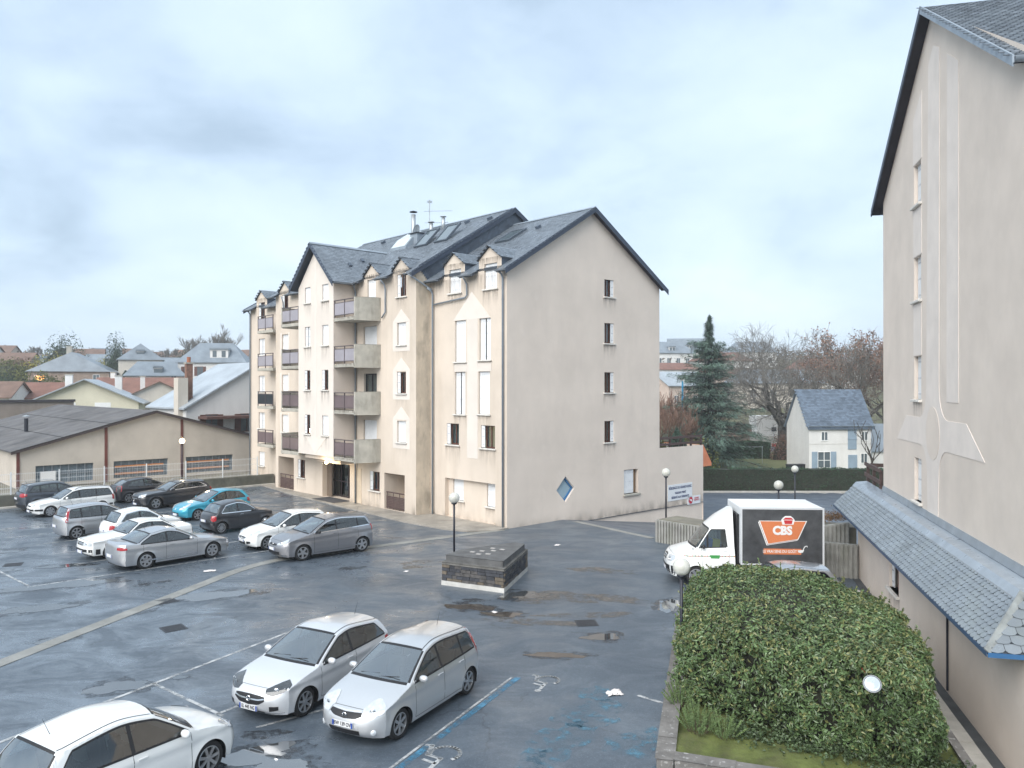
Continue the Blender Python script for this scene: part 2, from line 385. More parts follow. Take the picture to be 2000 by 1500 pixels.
# footpath along the facade (worn paving, one low slab course)
PATH = mat('worn_path', (.30, .275, .24), .55, var=.3, vscale=.9, bump=.3, bscale=40, streak=.6, scol=(.11, .10, .09), sscale=(.7, .7, .7), rvar=.2)
KERB = mat('concrete_gutter', (.235, .235, .22), .6, var=.22, vscale=1.2, bump=.3, bscale=40, streak=.4, scol=(.12, .115, .095), sscale=(1, 1, 1), island=.15)
def footpath():
    pts = [(-1.15, 24.3), (-1.9, 18), (-2.35, 10.5), (-2.65, 5.0), (-2.45, 2.0), (-2.0, .6), (-.6, -.15), (0, -.1), (0, 6), (-1, 6.2), (-1, 22.4), (0, 22.5), (0, 24.3)]
    mb = MB(); mb.prism(pts, lambda a, b, d: (*l2w(a, b), d), 0.0, .07)
    o = struct(mb.build('footpath', PATH)); return o
FOOT = footpath()
# gutter strip of concrete slabs curving across the lot
def gutter():
    base = bpy.data.objects.new('gutter_strip', None); C.objects.link(base); struct(base)
    line = [(-13.6, 17.2), (-12.94, 20.06), (-12.1, 23.43), (-10.95, 28.1), (-10.4, 30.2), (-9.3, 32.2), (-6.62, 34.23), (-3.54, 36.53), (-.45, 38.75)]
    line2 = [(3.3, 41.2), (6.5, 36.6)]
    def walk(line, w, first):
        P = []
        for k in range(len(line) - 1):
            p0 = Vector(line[max(k - 1, 0)]); p1 = Vector(line[k]); p2 = Vector(line[k + 1]); p3 = Vector(line[min(k + 2, len(line) - 1)])
            for j in range(24):
                t = j / 24
                P.append(.5 * ((2 * p1) + (-p0 + p2) * t + (2 * p0 - 5 * p1 + 4 * p2 - p3) * t * t + (-p0 + 3 * p1 - 3 * p2 + p3) * t ** 3))
        P.append(Vector(line[-1])); acc = 0; seg = [P[0]]
        for a, b in zip(P, P[1:]):
            acc += (b - a).length; seg.append(b)
            if acc > 1.0 or b is P[-1]:
                q0, q1 = seg[0], seg[-1]; d = (q1 - q0).normalized(); nn = Vector((-d.y, d.x)) * w / 2
                q0 = q0 + d * .006; q1 = q1 - d * .006; z = .012 + random.uniform(0, .006)
                mb = MB(); mb.prism([tuple(q0 - nn), tuple(q1 - nn), tuple(q1 + nn), tuple(q0 + nn)], lambda a, b, h: (a, b, h), -.03, z)
                mb.build('slab', KERB, base); acc = 0; seg = [b]
    walk(line, .46, 0); walk(line2, .3, 1)
gutter()
# painted markings
def paint(name, col, wear=.5, s=2.2):
    m = bpy.data.materials.new(name); m.use_nodes = True; n = m.node_tree.nodes; l = m.node_tree.links; b = n['Principled BSDF']
    tc = n.new('ShaderNodeTexCoord'); t = n.new('ShaderNodeTexNoise'); t.inputs['Scale'].default_value = s; t.inputs['Detail'].default_value = 9; t.inputs['Roughness'].default_value = .75
    l.new(tc.outputs['Object'], t.inputs['Vector'])
    r = n.new('ShaderNodeMapRange'); r.inputs[1].default_value = wear - .08; r.inputs[2].default_value = wear + .08; r.inputs[3].default_value = 1; r.inputs[4].default_value = .05; l.new(t.outputs['Fac'], r.inputs[0])
    tr = n.new('ShaderNodeBsdfTransparent'); mx = n.new('ShaderNodeMixShader'); out = n['Material Output']
    b.inputs['Base Color'].default_value = col + (1,); b.inputs['Roughness'].default_value = .45
    l.new(r.outputs[0], mx.inputs[0]); l.new(tr.outputs[0], mx.inputs[1]); l.new(b.outputs[0], mx.inputs[2]); l.new(mx.outputs[0], out.inputs['Surface'])
    return m
PW = paint('worn_white_paint', (.44, .45, .45), .52); PB = paint('worn_blue_paint', (.06, .20, .32), .50, 2.2); PB2 = paint('flaking_blue_paint', (.09, .21, .29), .43, 2.6)
def line(a, b, w=.1, m=PW, name='parking_line', z=.006):
    a = Vector(a); b = Vector(b); d = (b - a).normalized(); nn = Vector((-d.y, d.x)) * w / 2; k = max(2, int((b - a).length / .6))
    mb = MB(); mb.grid([[(*(a.lerp(b, i / k) + nn * s), z) for s in (-1, 1)] for i in range(k + 1)])
    return struct(mb.build(name, m))
H48 = Vector((math.cos(R(48)), math.sin(R(48)))); P48 = Vector((-H48.y, H48.x))
line((-10.3, 15.2), (-6.4, 22.55)); line((-8.45, 18.72), (-6.1, 16.85), .09); line((-6.35, 16.9), (-6.0, 17.4), .09)
line((-5.25, 16.3), (-3.9, 17.35), .08)
line((-16.9, 27.7), (-9.9, 34.3), .09)
for k in range(1, 6):
    o = P48 * 2.72 * k
    line(Vector((-15.2, 29.4)) + o, Vector((-12.2, 32.4)) + o, .09); line(Vector((-11.9, 32.6)) + o, Vector((-8.7, 35.6)) + o, .09)
line(Vector((-12.0, 32.3)), Vector((-12.0, 32.3)) + P48 * 13.5, .09)
line((-17.0, 27.9), Vector((-17.0, 27.9)) + P48 * 8, .09)
line((-21.5, 33.3), (-26.6, 38.6), .09)
line((-2.25, 14.2), (.15, 19.1), .15, PB, 'blue_bay_line', .007); line((-2.41, 14.2), (-.01, 19.1), .06, PW, 'blue_bay_line', .0085)
line((2.85, 18.0), (3.35, 17.55), .1)
def wheelchair(loc, rz, s, label):
    mb = MB(); z = .008
    def stroke(pts, w):
        pts = [Vector(p) for p in pts]
        for a, b in zip(pts, pts[1:]):
            d = (b - a).normalized(); nn = Vector((-d.y, d.x)) * w / 2; a2 = a - d * w * .3; b2 = b + d * w * .3
            mb.poly([(*(a2 - nn), z), (*(b2 - nn), z), (*(b2 + nn), z), (*(a2 + nn), z)])
    arc = [(.30 * math.cos(R(t)) - .02, .30 * math.sin(R(t)) - .25) for t in range(150, 400, 14)]
    stroke(arc, .085); stroke([(-.10, .42), (-.06, -.02), (.26, -.04), (.40, -.42), (.52, -.38)], .10); stroke([(-.07, .2), (.22, .17)], .08)
    mb.poly([(-.10 + .095 * math.cos(R(t)), .58 + .095 * math.sin(R(t)), z) for t in range(0, 360, 24)])
    o = mb.build('wheelchair_marking', PW, loc=(*loc, 0), rot=(0, 0, rz)); o.scale = (s, s, 1); struct(o, label)
wheelchair((.75, 18.75), R(62 + 90), .85, 'worn white wheelchair symbol at the far end of the blue bay')
wheelchair((-1.40, 14.95), R(62 + 90), .95, 'worn white wheelchair symbol nearest the bottom edge')
def patch(name, m, c, rx, ry, rz, z, seed, n=40, amp=.28):
    rd = random.Random(seed); ph = [rd.uniform(0, 6.28) for _ in range(6)]; pts = []
    for k in range(n):
        t = 2 * math.pi * k / n; q = 1 + amp * (.5 * math.sin(2 * t + ph[0]) + .45 * math.sin(3 * t + ph[1]) + .35 * math.sin(5 * t + ph[2]) + .25 * math.sin(8 * t + ph[3]) + .2 * math.sin(13 * t + ph[4]))
        a, b = rx * q * math.cos(t), ry * q * math.sin(t); pts.append((c[0] + a * math.cos(rz) - b * math.sin(rz), c[1] + a * math.sin(rz) + b * math.cos(rz), z))
    mb = MB(); ci = mb.vert((c[0], c[1], z)); i0 = len(mb.v); mb.v += pts
    for k in range(n): mb.f.append((ci, i0 + k, i0 + (k + 1) % n))
    return struct(mb.build(name, m))
for i, (x, y, rx, ry, rz) in enumerate([(1.7, 17.0, .9, .6, 1), (.9, 15.6, 1.0, .6, 1), (2.4, 15.6, .7, .5, .5), (1.9, 18.1, .5, .4, .3), (2.9, 14.4, .6, .4, 1), (.2, 14.4, .8, .3, 1)]):
    patch('flaked_blue_marking', PB2, (x, y), rx, ry, rz, .0065, 50 + i)
# puddles
WATER = mat('rain_water', (.045, .048, .05), .03, var=0, ior=2.2, spec=1.0)
MUD = mat('muddy_water', (.070, .058, .048), .05, var=.3, vscale=2, ior=1.55, spec=.8)
SILT = paint('silt_film', (.135, .120, .105), .47, 1.1); OIL = paint('dark_oil_stain', (.032, .034, .038), .47, 3)
WETF = paint('wet_margin', (.045, .051, .060), .46, 2.4); [nd_ for nd_ in WETF.node_tree.nodes if nd_.type == 'BSDF_PRINCIPLED'][0].inputs['Roughness'].default_value = .2
for i, (x, y, rx, ry, rz, m) in enumerate([(-9.2, 18.5, .62, .38, .3, WATER), (-8.0, 19.1, .2, .1, .2, WATER), (-15.9, 28.0, 1.7, .55, .4, WATER), (-11.7, 24.8, .7, .28, .9, WATER), (-4.9, 15.1, .75, .35, .4, WATER), (-4.3, 14.6, .6, .3, .2, WATER),
        (5.0, 25.4, .35, .7, -.4, WATER), (-1.3, 25.2, .75, .35, -.2, MUD), (-.3, 24.4, .55, .3, -.2, MUD), (1.13, 20.7, .65, .22, -.1, MUD), (1.55, 26.3, 1.5, .75, -.1, SILT), (3.6, 26.1, 1.3, .4, -.5, SILT), (.35, 26.6, .8, .5, .5, WATER),
        (2.3, 24.3, 1.4, .35, 0, SILT), (.7, 23.6, 1.4, .35, -.2, SILT), (-3.6, 31.3, .9, .6, .3, SILT), (3.4, 30.2, 1.5, .4, -.3, SILT), (-5.0, 16.0, .42, .22, .2, OIL), (-1.2, 26.0, .5, .2, 0, OIL), (-12.8, 28.2, .7, .2, .6, OIL), (-10.0, 26.6, 1.3, .5, .5, WATER), (-17.5, 31.0, .8, .3, .3, WATER), (-22.5, 33.4, 1.6, .4, .3, WATER), (-20.2, 29.8, 1.3, .35, .3, WATER), (-12.6, 22.0, .5, .25, .6, WATER), (-6.2, 30.6, .6, .25, .3, OIL), (-15.0, 25.0, 1.1, .4, .5, WATER), (2.5, 22.2, .5, .3, 0, WATER)]):
    if m in (WATER, MUD): patch('stain', WETF, (x + .05, y), rx * 1.22 + .08, ry * 1.3 + .06, rz, .0030 + .0002 * (i % 5), 300 + i)
    patch('puddle' if m in (WATER, MUD) else 'stain', m, (x, y), rx, ry, rz, .0045 + .0003 * (i % 3) + (0 if m in (WATER, MUD) else .0012), 100 + i)
# drain covers and scraps of paper
IRON = mat('cast_iron', (.055, .058, .065), .5, .5, var=.3, vscale=8)
for (x, y, rz, lab) in ((-9.8, 23.0, .7, 'square iron drain grating by the gutter strip'), (2.2, 23.5, .1, 'iron drain cover in the open asphalt right of the planter'), (-11.3, 25.9, .8, 'iron drain cover left of the gutter strip'), (-19.6, 31.2, .4, 'iron drain cover near the silver hatchback in the left bays')):
    t = thing('drain_cover', lab, 'drain cover', (x, y, 0), rz, 'drain covers in the lot')
    mb = MB(); mb.box(-.32, .32, -.32, .32, .001, .008); mb.build('frame', IRON, t)
    for k in range(6): MB().box(-.26, .26, -.25 + k * .09, -.19 + k * .09, .0085, .014).build('bar', IRON, t)
PAPER = mat('wet_paper', (.66, .62, .60), .8, var=.1)
for i, (x, y, s, lab) in enumerate([(-11.45, 30.1, .22, 'flat pale scrap of paper on the asphalt below the silver saloon'), (-4.0, 30.0, .12, 'small white litter left of the stone planter'), (-.55, 24.6, .10, 'small white litter in front of the stone planter'), (2.33, 18.08, .18, 'crumpled white plastic bag near the hedge bed'), (2.0, 35.0, .16, 'white litter near the gable of the apartment building')]):
    mb = MB(); rd = random.Random(i); N = 7
    rows = [[((a / N - .5) * 2 * s + rd.uniform(-.03, .03) * s * 4, (b / N - .5) * 1.3 * s + rd.uniform(-.03, .03) * s * 4, .01 + (rd.uniform(0, .5 * s) if i == 3 and 0 < a < N and 0 < b < N else rd.uniform(0, .02))) for a in range(N + 1)] for b in range(N + 1)]
    mb.grid(rows); tag(mb.build('litter', PAPER, loc=(x, y, 0), rot=(0, 0, .3 + i)), lab, 'litter', 'litter on the asphalt')
# ================================================================== wall / window toolkit
def drip(parent, fn, a, b, zt, h, m=None, flip=False):
    mb = MB(); mb.poly([fn(a, zt - h, -.004), fn(b, zt - h, -.004), fn(b, zt, -.004), fn(a, zt, -.004)], uv=[(0, 1), (1, 1), (1, 0), (0, 0)] if flip else [(0, 0), (1, 0), (1, 1), (0, 1)])
    return mb.build('dirt_streak', m or DRIP, parent)
def wall(mb, fn, s0, s1, z0, z1, holes, depth=.2, rev=True):
    ss = sorted({s0, s1, *[h[0] for h in holes], *[h[1] for h in holes]}); zs = sorted({z0, z1, *[h[2] for h in holes], *[h[3] for h in holes]})
    ss = [s for s in ss if s0 <= s <= s1]; zs = [z for z in zs if z0 <= z <= z1]
    for a, b in zip(ss, ss[1:]):
        for c, d in zip(zs, zs[1:]):
            m, k = (a + b) / 2, (c + d) / 2
            if any(h[0] < m < h[1] and h[2] < k < h[3] for h in holes): continue
            mb.poly([fn(a, c, 0), fn(b, c, 0), fn(b, d, 0), fn(a, d, 0)])
    for h in (holes if rev else []):
        a, b, c, d = h[:4]; dp = h[4] if len(h) > 4 else depth
        for p, q in (((a, c), (b, c)), ((b, c), (b, d)), ((b, d), (a, d)), ((a, d), (a, c))):
            mb.poly([fn(*p, 0), fn(*q, 0), fn(*q, dp), fn(*p, dp)])
def fbox(mb, fn, a, b, c, d, e, f):
    """box in facade coordinates: s a..b, z c..d, depth e..f"""
    P = [fn(s, z, k) for k in (e, f) for z in (c, d) for s in (a, b)]; i = len(mb.v); mb.v += P
    for q in ((0, 1, 3, 2), (4, 6, 7, 5), (0, 4, 5, 1), (2, 3, 7, 6), (0, 2, 6, 4), (1, 5, 7, 3)): mb.f.append(tuple(i + k for k in q))
    return mb
def leaf(fn, a, b, c, d, e, parent, name='shutter', hinge=True):
    """a plank shutter leaf with two boards, battens and iron dots"""
    mb = MB(); nb = max(2, round((b - a) / .22)); w = (b - a) / nb
    for k in range(nb): fbox(mb, fn, a + k * w + .0015, a + (k + 1) * w - .0015, c, d, e - (.004 if k % 2 else 0), e + .03)
    for k in range(nb): pass
    o = mb.build(name, SHUT, parent)
    if hinge:
        hb = MB()
        nrow = 3 if d - c < 1.5 else 4
        for r in range(nrow):
            z = lerp(c + .16, d - .16, r / (nrow - 1))
            for s in (a + .06, (a + b) / 2, b - .06): fbox(hb, fn, s - .013, s + .013, z - .022, z + .022, e - .014, e - .004)
        stuff(hb.build('ironwork', HINGE, o))
    return o
def window(parent, fn, a, b, c, d, kind, side=1, depth=.2, sill=True, curtain=True, frame=BROWN, lit=False):
    """side: +1 = folded shutter on the high-s reveal (left when seen from the front of the facade)"""
    w = bpy.data.objects.new('window', None); C.objects.link(w); w.parent = parent; w.empty_display_size = .1
    if sill:
        mb = MB(); fbox(mb, fn, a - .1, b + .1, c - .075, c - .0, -.1, depth - .02); bevel(mb.build('sill', SILL, w), .012, 1); drip(w, fn, a - .12, b + .12, c - .077, .75 + .5 * ((a * 7 + c * 3) % 1))
    e = depth * .45
    if kind in ('closed', 'ajar', 'recess'):
        m = (a + b) / 2; g = .05 if kind == 'ajar' else .004
        if b - a > .75 or kind == 'ajar':
            leaf(fn, a + .015, m - g, c + .004, d - .004, e, w); leaf(fn, m + g, b - .015, c + .004, d - .004, e + .004, w)
        else: leaf(fn, a + .015, b - .015, c + .004, d - .004, e, w)
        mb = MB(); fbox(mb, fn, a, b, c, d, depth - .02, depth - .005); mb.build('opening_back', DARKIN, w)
        return w
    if kind == 'roller':
        mb = MB(); n = int((d - c) / .055)
        for k in range(n): fbox(mb, fn, a + .03, b - .03, c + k * .055 + .003, c + (k + 1) * .055, e, e + .015 + .004 * (k % 2))
        mb.build('roller_shutter', SHUT, w)
        mb = MB(); fbox(mb, fn, a, b, c, d, e + .05, e + .06); mb.build('opening_back', SHUT, w); return w
    # open: frame, two casements, glass, curtain
    sw = min(.26, (b - a) * .34)
    A, B = (a, b - sw) if side > 0 else (a + sw, b)
    if kind == 'open':   # shutter leaf folded back into the reveal beside the window
        if side > 0: leaf(fn, b - sw, b - .01, c + .03, d - .02, e - .05, w)
        else: leaf(fn, a + .01, a + sw, c + .03, d - .02, e - .05, w)
    else: A, B = a, b
    f = .055; fe = depth - .07; mb = MB(); m = (A + B) / 2
    for q in ((A, B, c, c + f * 1.3), (A, B, d - f, d), (A, A + f, c + f * 1.3, d - f), (B - f, B, c + f * 1.3, d - f)): fbox(mb, fn, *q, fe, fe + .06)
    if B - A > .55: fbox(mb, fn, m - f * .5, m + f * .5, c + f * 1.3, d - f, fe - .004, fe + .05)
    mb.build('frame', frame, w)
    mb = MB(); fbox(mb, fn, A + f * .8, B - f * .8, c + f, d - f * .8, fe + .025, fe + .031); mb.build('pane', GLASS, w)
    mb = MB(); n = 14; k0, k1 = A + f, B - f
    if curtain:
        k1 = lerp(k0, k1, .93)
        mb.grid([[fn(lerp(k0, k1, i / n), z, fe + .10 + .015 * math.sin(i * 1.9)) for i in range(n + 1)] for z in (c + f, d - f)])
        mb.build('curtain', CURT if not lit else mat('lamplit_curtain', (.6, .5, .36), .9, emit=(1, .62, .3), estr=.25), w, smooth=True)
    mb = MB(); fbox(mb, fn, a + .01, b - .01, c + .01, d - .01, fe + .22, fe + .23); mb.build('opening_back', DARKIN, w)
    return w
def inpoly(p, poly):
    x, y = p; r = False; j = len(poly) - 1
    for i in range(len(poly)):
        a, b = poly[i]; c, d = poly[j]
        if (b > y) != (d > y) and x < (c - a) * (y - b) / (d - b) + a: r = not r
        j = i
    return r
def slates(O, U, V, poly, sw=.2, sh=.15, round_=False, lift=.014, seed=1, jit=.004):
    """list of slates, each a list of 3D points (upper face) + lower lip"""
    O = Vector(O); U = Vector(U).normalized(); V = Vector(V).normalized(); N = U.cross(V)
    if N.z < 0: N = -N
    rd = random.Random(seed); us = [p[0] for p in poly]; vs_ = [p[1] for p in poly]; out = []
    r = 0; v = min(vs_)
    while v < max(vs_):
        u = min(us) - (sw / 2 if r % 2 else 0)
        while u < max(us) + sw:
            if inpoly((u + sw / 2, v + sh / 2), poly):
                g = .004; z1 = lift + rd.uniform(-jit, jit); z0 = .002; sk = rd.uniform(-.006, .006)
                lo = [(u + g, v + sk), (u + sw - g, v - sk)]
                if round_: lo = [(u + g, v + sh * .32), (u + sw * .16, v + sh * .10), (u + sw * .5, v + sk), (u + sw * .84, v + sh * .10), (u + sw - g, v + sh * .32)]
                hi = [(u + sw - g, v + sh * 1.12), (u + g, v + sh * 1.12)]
                out.append(([O + U * a + V * b + N * z1 for a, b in lo] + [O + U * a + V * b + N * z0 for a, b in hi], [O + U * a + V * (b + .001) - N * .002 for a, b in lo]))
            u += sw
        v += sh; r += 1
    return out
def slate_into(mb, sl):
    for top, lip in sl:
        i = len(mb.v); n = len(lip); mb.v += [tuple(p) for p in top] + [tuple(p) for p in lip]
        mb.f.append(tuple(range(i, i + len(top)))); k = i + len(top)
        for j in range(n - 1): mb.f.append((i + j, k + j, k + j + 1, i + j + 1))
def slate_field(parent, name, O, U, V, poly, m=None, **kw):
    mb = MB(); slate_into(mb, slates(O, U, V, poly, **kw)); return stuff(mb.build(name, m or SLATE, parent))
def gutter_run(parent, pts, r=.07, name='gutter'):
    mb = MB()
    for a, b in zip(pts, pts[1:]):
        a = Vector(a); b = Vector(b); d = (b - a).normalized(); sd = d.cross(Vector((0, 0, 1))).normalized(); rows = []
        for q in (a, b): rows.append([tuple(q + sd * math.cos(t) * r - Vector((0, 0, 1)) * math.sin(t) * r) for t in [math.pi * k / 8 for k in range(9)]])
        mb.grid(rows)
    return mb.build(name, PIPE, parent, smooth=True)
def pipe(parent, pts, r=.05, name='downpipe'):
    o = MB().tube(pts, r, 10).build(name, PIPE, parent, smooth=True); return o
# ================================================================== the apartment building
def apartment():
    T = thing('apartment_building', 'large beige five storey apartment block with slate roof and blank gable', 'building', (AX, AY, 0), AR)
    K = .6
    def zw(x): return 12.99 + K * x
    def zm(x): return 13.99 + K * x
    F0 = lambda s, z, d: (d, s, z); F1 = lambda s, z, d: (-1 + d, s, z); F2 = lambda s, z, d: (-2.5 + d, s, z)
    GB = lambda s, z, d: (s, d, z)
    L = [(11.97, 13.21), (9.3, 10.53), (6.62, 7.8), (3.92, 5.09)]
    B = {}
    def reg(key, a, b, c, d, kind, **kw):
        B.setdefault(key, []).append(((a, b, c, d, kw.get('depth', .2)), kind, kw))
    # right wing
    reg('w', 3.55, 4.55, 11.95, 13.2, 'closed'); reg('w', .72, 1.7, 11.92, 13.2, 'closed')
    reg('w', 3.15, 4.05, 8.3, 10.46, 'closed'); reg('w', 1.2, 2.08, 8.35, 10.46, 'ajar')
    reg('w', 3.2, 4.06, 5.55, 7.76, 'ajar'); reg('w', 1.27, 2.14, 5.6, 7.76, 'closed')
    reg('w', 3.72, 4.75, 3.92, 5.04, 'open', side=1); reg('w', .88, 1.95, 3.88, 5.03, 'open', side=1, lit=True)
    # left wing
    for (c, d), k in zip(L, ('open', 'ajar', 'ajar', 'ajar')): reg('v', 26.2, 27.2, c, d, k)
    reg('v', 26.2, 27.2, 1.15, 2.2, 'closed')
    # main face
    for (c, d), k in zip(L, ('open', 'closed', 'open', 'closed')): reg('m', 7.07, 7.92, c, d, k)
    for (c, d), k in zip(L, ('open', 'closed', 'closed', 'closed')): reg('m', 20.65, 21.55, c, d, k)
    reg('m', 10.06, 10.95, 11.6, 13.21, 'closed', sill=False)
    reg('m', 9.95, 11.35, 8.32, 10.5, 'roller', sill=False); reg('m', 9.95, 11.3, 5.64, 7.75, 'door', sill=False, frame=mat('dark_door_frame', (.03, .03, .035), .4)); reg('m', 9.95, 11.35, 2.95, 5.05, 'roller', sill=False)
    for z in (2.95, 5.64, 8.32): reg('m', 17.3, 18.5, z, z + 2.1, 'closed', sill=False)
    reg('m', 9.65, 10.68, 1.0, 2.1, 'open'); reg('m', 18.35, 19.3, 1.03, 2.2, 'open')
    # bay
    for (c, d), k1, k2 in zip([(12.1, 13.33), (9.44, 10.64), (6.8, 7.98), (4.11, 5.28)], ('closed', 'ajar', 'open', 'open'), ('closed', 'closed', 'open', 'closed')):
        reg('b', 14.92, 15.6, c, d, k1, curtain=False); reg('b', 12.78, 13.5, c, d, k2, curtain=False)
    # gable
    for (c, d) in ((11.99, 13.1), (9.4, 10.53), (6.65, 7.79), (3.89, 5.08)): reg('g', 7.35, 8.18, c, d, 'open', side=1)
    reg('g', 9.06, 10.35, .85, 2.24, 'shut_part')
    extra = {'m': [(19.85, 22.05, .07, 2.24, 1.6), (12.85, 16.1, .07, 2.28, 1.0), (7.2, 9.18, .07, 2.12, 1.5)], 'w': [(.86, 4.9, .07, 2.12, .24)], 'g': [], 'v': [], 'b': []}
    holes = lambda k: [q[0] for q in B[k]] + extra[k]
    # ---- walls (one part per wall plane)
    mb = MB(); wall(mb, F0, 0, 6.15, -.05, 12.93, holes('w')); [wall(mb, F0, c_ - .86, c_ + .86, 12.93, 13.2, holes('w'), rev=False) for c_ in (4.1, 1.25)]; wall(mb, lambda s, z, d: F0(s, z, d + .24), .86, 4.9, .07, 2.12, [(3.62, 4.5, .97, 2.115, .15), (.9, 1.76, .9, 2.115, .15)])
    for c_ in (4.1, 1.25): mb.poly([F0(c_ - .86, 13.2, 0), F0(c_ + .86, 13.2, 0), F0(c_ + .86, 13.46, 0), F0(c_, 14.07, 0), F0(c_ - .86, 13.46, 0)])
    mb.build('wing_wall', PLASTER, T, label='beige rendered front wall of the near wing')
    mb = MB(); wall(mb, F0, 22.45, 28.6, -.05, 12.93, holes('v')); wall(mb, F0, 26.7 - .86, 26.7 + .86, 12.93, 13.2, holes('v'), rev=False); mb.poly([F0(26.7 - .86, 13.2, 0), F0(26.7 + .86, 13.2, 0), F0(26.7 + .86, 13.46, 0), F0(26.7, 14.07, 0), F0(26.7 - .86, 13.46, 0)])
    mb.poly([(0, 28.6, 0), (12.4, 28.6, 0), (12.4, 28.6, 12.9), (6.2, 28.6, 16.6), (0, 28.6, 12.9)]); mb.build('far_wing_wall', PLASTER, T)
    mb = MB(); wall(mb, F1, 6.15, 22.45, -.05, 13.37, holes('m'))
    for c_ in (7.5, 10.45, 21.1): mb.poly([F1(c_ - .8, 13.37, 0), F1(c_ + .8, 13.37, 0), F1(c_ + .8, 13.48, 0), F1(c_, 14.1, 0), F1(c_ - .8, 13.48, 0)])
    for q in extra['m']: fbox(mb, F1, q[0], q[1], q[2], q[3], q[4], q[4] + .02)
    mb.build('front_wall', PLASTER, T)
    mb = MB(); mb.poly([(-1, 6.15, -.05), (0, 6.15, -.05), (0, 6.15, 13.98), (-1, 6.15, 13.38)]); mb.build('step_wall', PLASTER_STAIN, T, label='narrow water-stained return wall beside the downpipe')
    mb = MB(); mb.poly([(-1, 22.45, -.05), (0, 22.45, -.05), (0, 22.45, 13.98), (-1, 22.45, 13.38)]); mb.build('step_wall', PLASTER, T)
    mb = MB(); mb.poly([(0, 6.15, zw(0)), (6.2, 6.15, zw(6.2)), (12.4, 6.15, zw(0)), (13.4, 6.15, zw(0)), (6.2, 6.15, zm(6.2)), (-1, 6.15, zm(-1))])
    g = mb.build('slate_cladding', SLATE_V, T)
    slate_field(g, 'slate_courses', (0, 6.135, zw(0) - .3), (1, 0, K), (0, 0, 1), [(-.2, .25), (7.2, .25), (7.2, 1.4), (-1.0, 1.4)], SLATE_V, sw=.22, sh=.16)
    # gable with its diamond opening
    mb = MB(); dcx, dcz, dr = 4.2, 1.58, .69
    wall(mb, GB, 0, 12.4, 2.5, 12.95, [h for h in holes('g') if h[2] > 2.5], .2); wall(mb, GB, dcx + dr, 12.4, -.27, 2.5, [h for h in holes('g') if h[2] < 2.5], .28)
    wall(mb, GB, 0, dcx - dr, -.27, 2.5, [])
    D4 = [(dcx - dr, dcz), (dcx, dcz - dr), (dcx + dr, dcz), (dcx, dcz + dr)]
    cs = [(dcx - dr, -.27), (dcx + dr, -.27), (dcx + dr, 2.5), (dcx - dr, 2.5)]
    mb.poly([GB(*p, 0) for p in (cs[0], (dcx, -.27), D4[1], D4[0])]); mb.poly([GB(*p, 0) for p in ((dcx, -.27), cs[1], D4[2], D4[1])])
    mb.poly([GB(*p, 0) for p in (cs[2], (dcx, 2.5), D4[3], D4[2])]); mb.poly([GB(*p, 0) for p in ((dcx, 2.5), cs[3], D4[0], D4[3])])
    for k in range(4): mb.poly([GB(*D4[k], 0), GB(*D4[(k + 1) % 4], 0), GB(*D4[(k + 1) % 4], .22), GB(*D4[k], .22)])
    mb.poly([GB(0, 12.95, 0), GB(12.4, 12.95, 0), GB(6.2, 16.68, 0)])
    # plinth below the ramp line, set back a little, and the terrace wall
    mb.poly([GB(4.4, -.28, .06), GB(17, -2.1, .06), GB(17, -.3, .06), GB(4.4, -.27, .06)]); mb.poly([GB(4.4, -.27, 0), GB(17, -.33, 0), GB(17, -.33, .06), GB(4.4, -.27, .06)])
    mb.poly([GB(12.4, -.3, 0), GB(17, -.33, 0), GB(17, 3.28, 0), GB(12.4, 3.32, 0)]); mb.poly([(17, 0, -2.1), (17, 8, -2.1), (17, 8, 3.2), (17, 0, 3.28)])
    mb.poly([(12.4, 0, 3.1), (17, 0, 3.1), (17, 8, 3.1), (12.4, 8, 3.1)]); mb.poly([(12.4, 0, 3), (12.4, 28, 3), (12.4, 28, 12.95), (12.4, 0, 12.95)])
    mb.poly([(12.4, 28.6, 0), (0, 28.6, 0), (0, 28.6, 12), (12.4, 28.6, 12)])
    mb.build('gable_wall', PLASTER_GABLE, T, label='large plain gable wall')
    # thin drip line on the ramp joint
    mb = MB(); mb.obox((10.7, -.006, -.30), (12.6, 0, -.06), (0, 1, 0), (0, 0, 1), 6.3, .006, .012); mb.build('joint_line', VERGE, T)
    BLUE = mat('blue_window_frame', (.045, .17, .36), .4, var=.1); PALEB = mat('pale_blind', (.33, .45, .52), .6)
    dw = bpy.data.objects.new('diamond_window', None); C.objects.link(dw); dw.parent = T
    mb = MB(); D5 = [(lerp(dcx, a, .82), lerp(dcz, b, .82)) for a, b in D4]
    for k in range(4):
        a, b, c, d = D4[k], D4[(k + 1) % 4], D5[(k + 1) % 4], D5[k]
        mb.poly([GB(*a, .12), GB(*b, .12), GB(*c, .12), GB(*d, .12)]); mb.poly([GB(*c, .12), GB(*d, .12), GB(*d, .2), GB(*c, .2)])
    mb.build('frame', BLUE, dw); MB().poly([GB(*p, .19) for p in D5]).build('pane', PALEB, dw)
    # bay
    mb = MB(); wall(mb, F2, 12.2, 16.4, 2.88, 13.05, holes('b'), .16); mb.poly([F2(12.2, 13.05, 0), F2(16.4, 13.05, 0), F2(14.3, 15.25, 0)])
    mb.build('bay_front', PLASTER_LIGHT, T, label='pale rendered front of the projecting gabled bay')
    mb = MB(); mb.poly([(-2.5, 12.2, 2.88), (-1, 12.2, 2.88), (-1, 12.2, 13.3), (-2.5, 12.2, 13.05)]); mb.poly([(-2.5, 16.4, 2.88), (-1, 16.4, 2.88), (-1, 16.4, 13.3), (-2.5, 16.4, 13.05)])
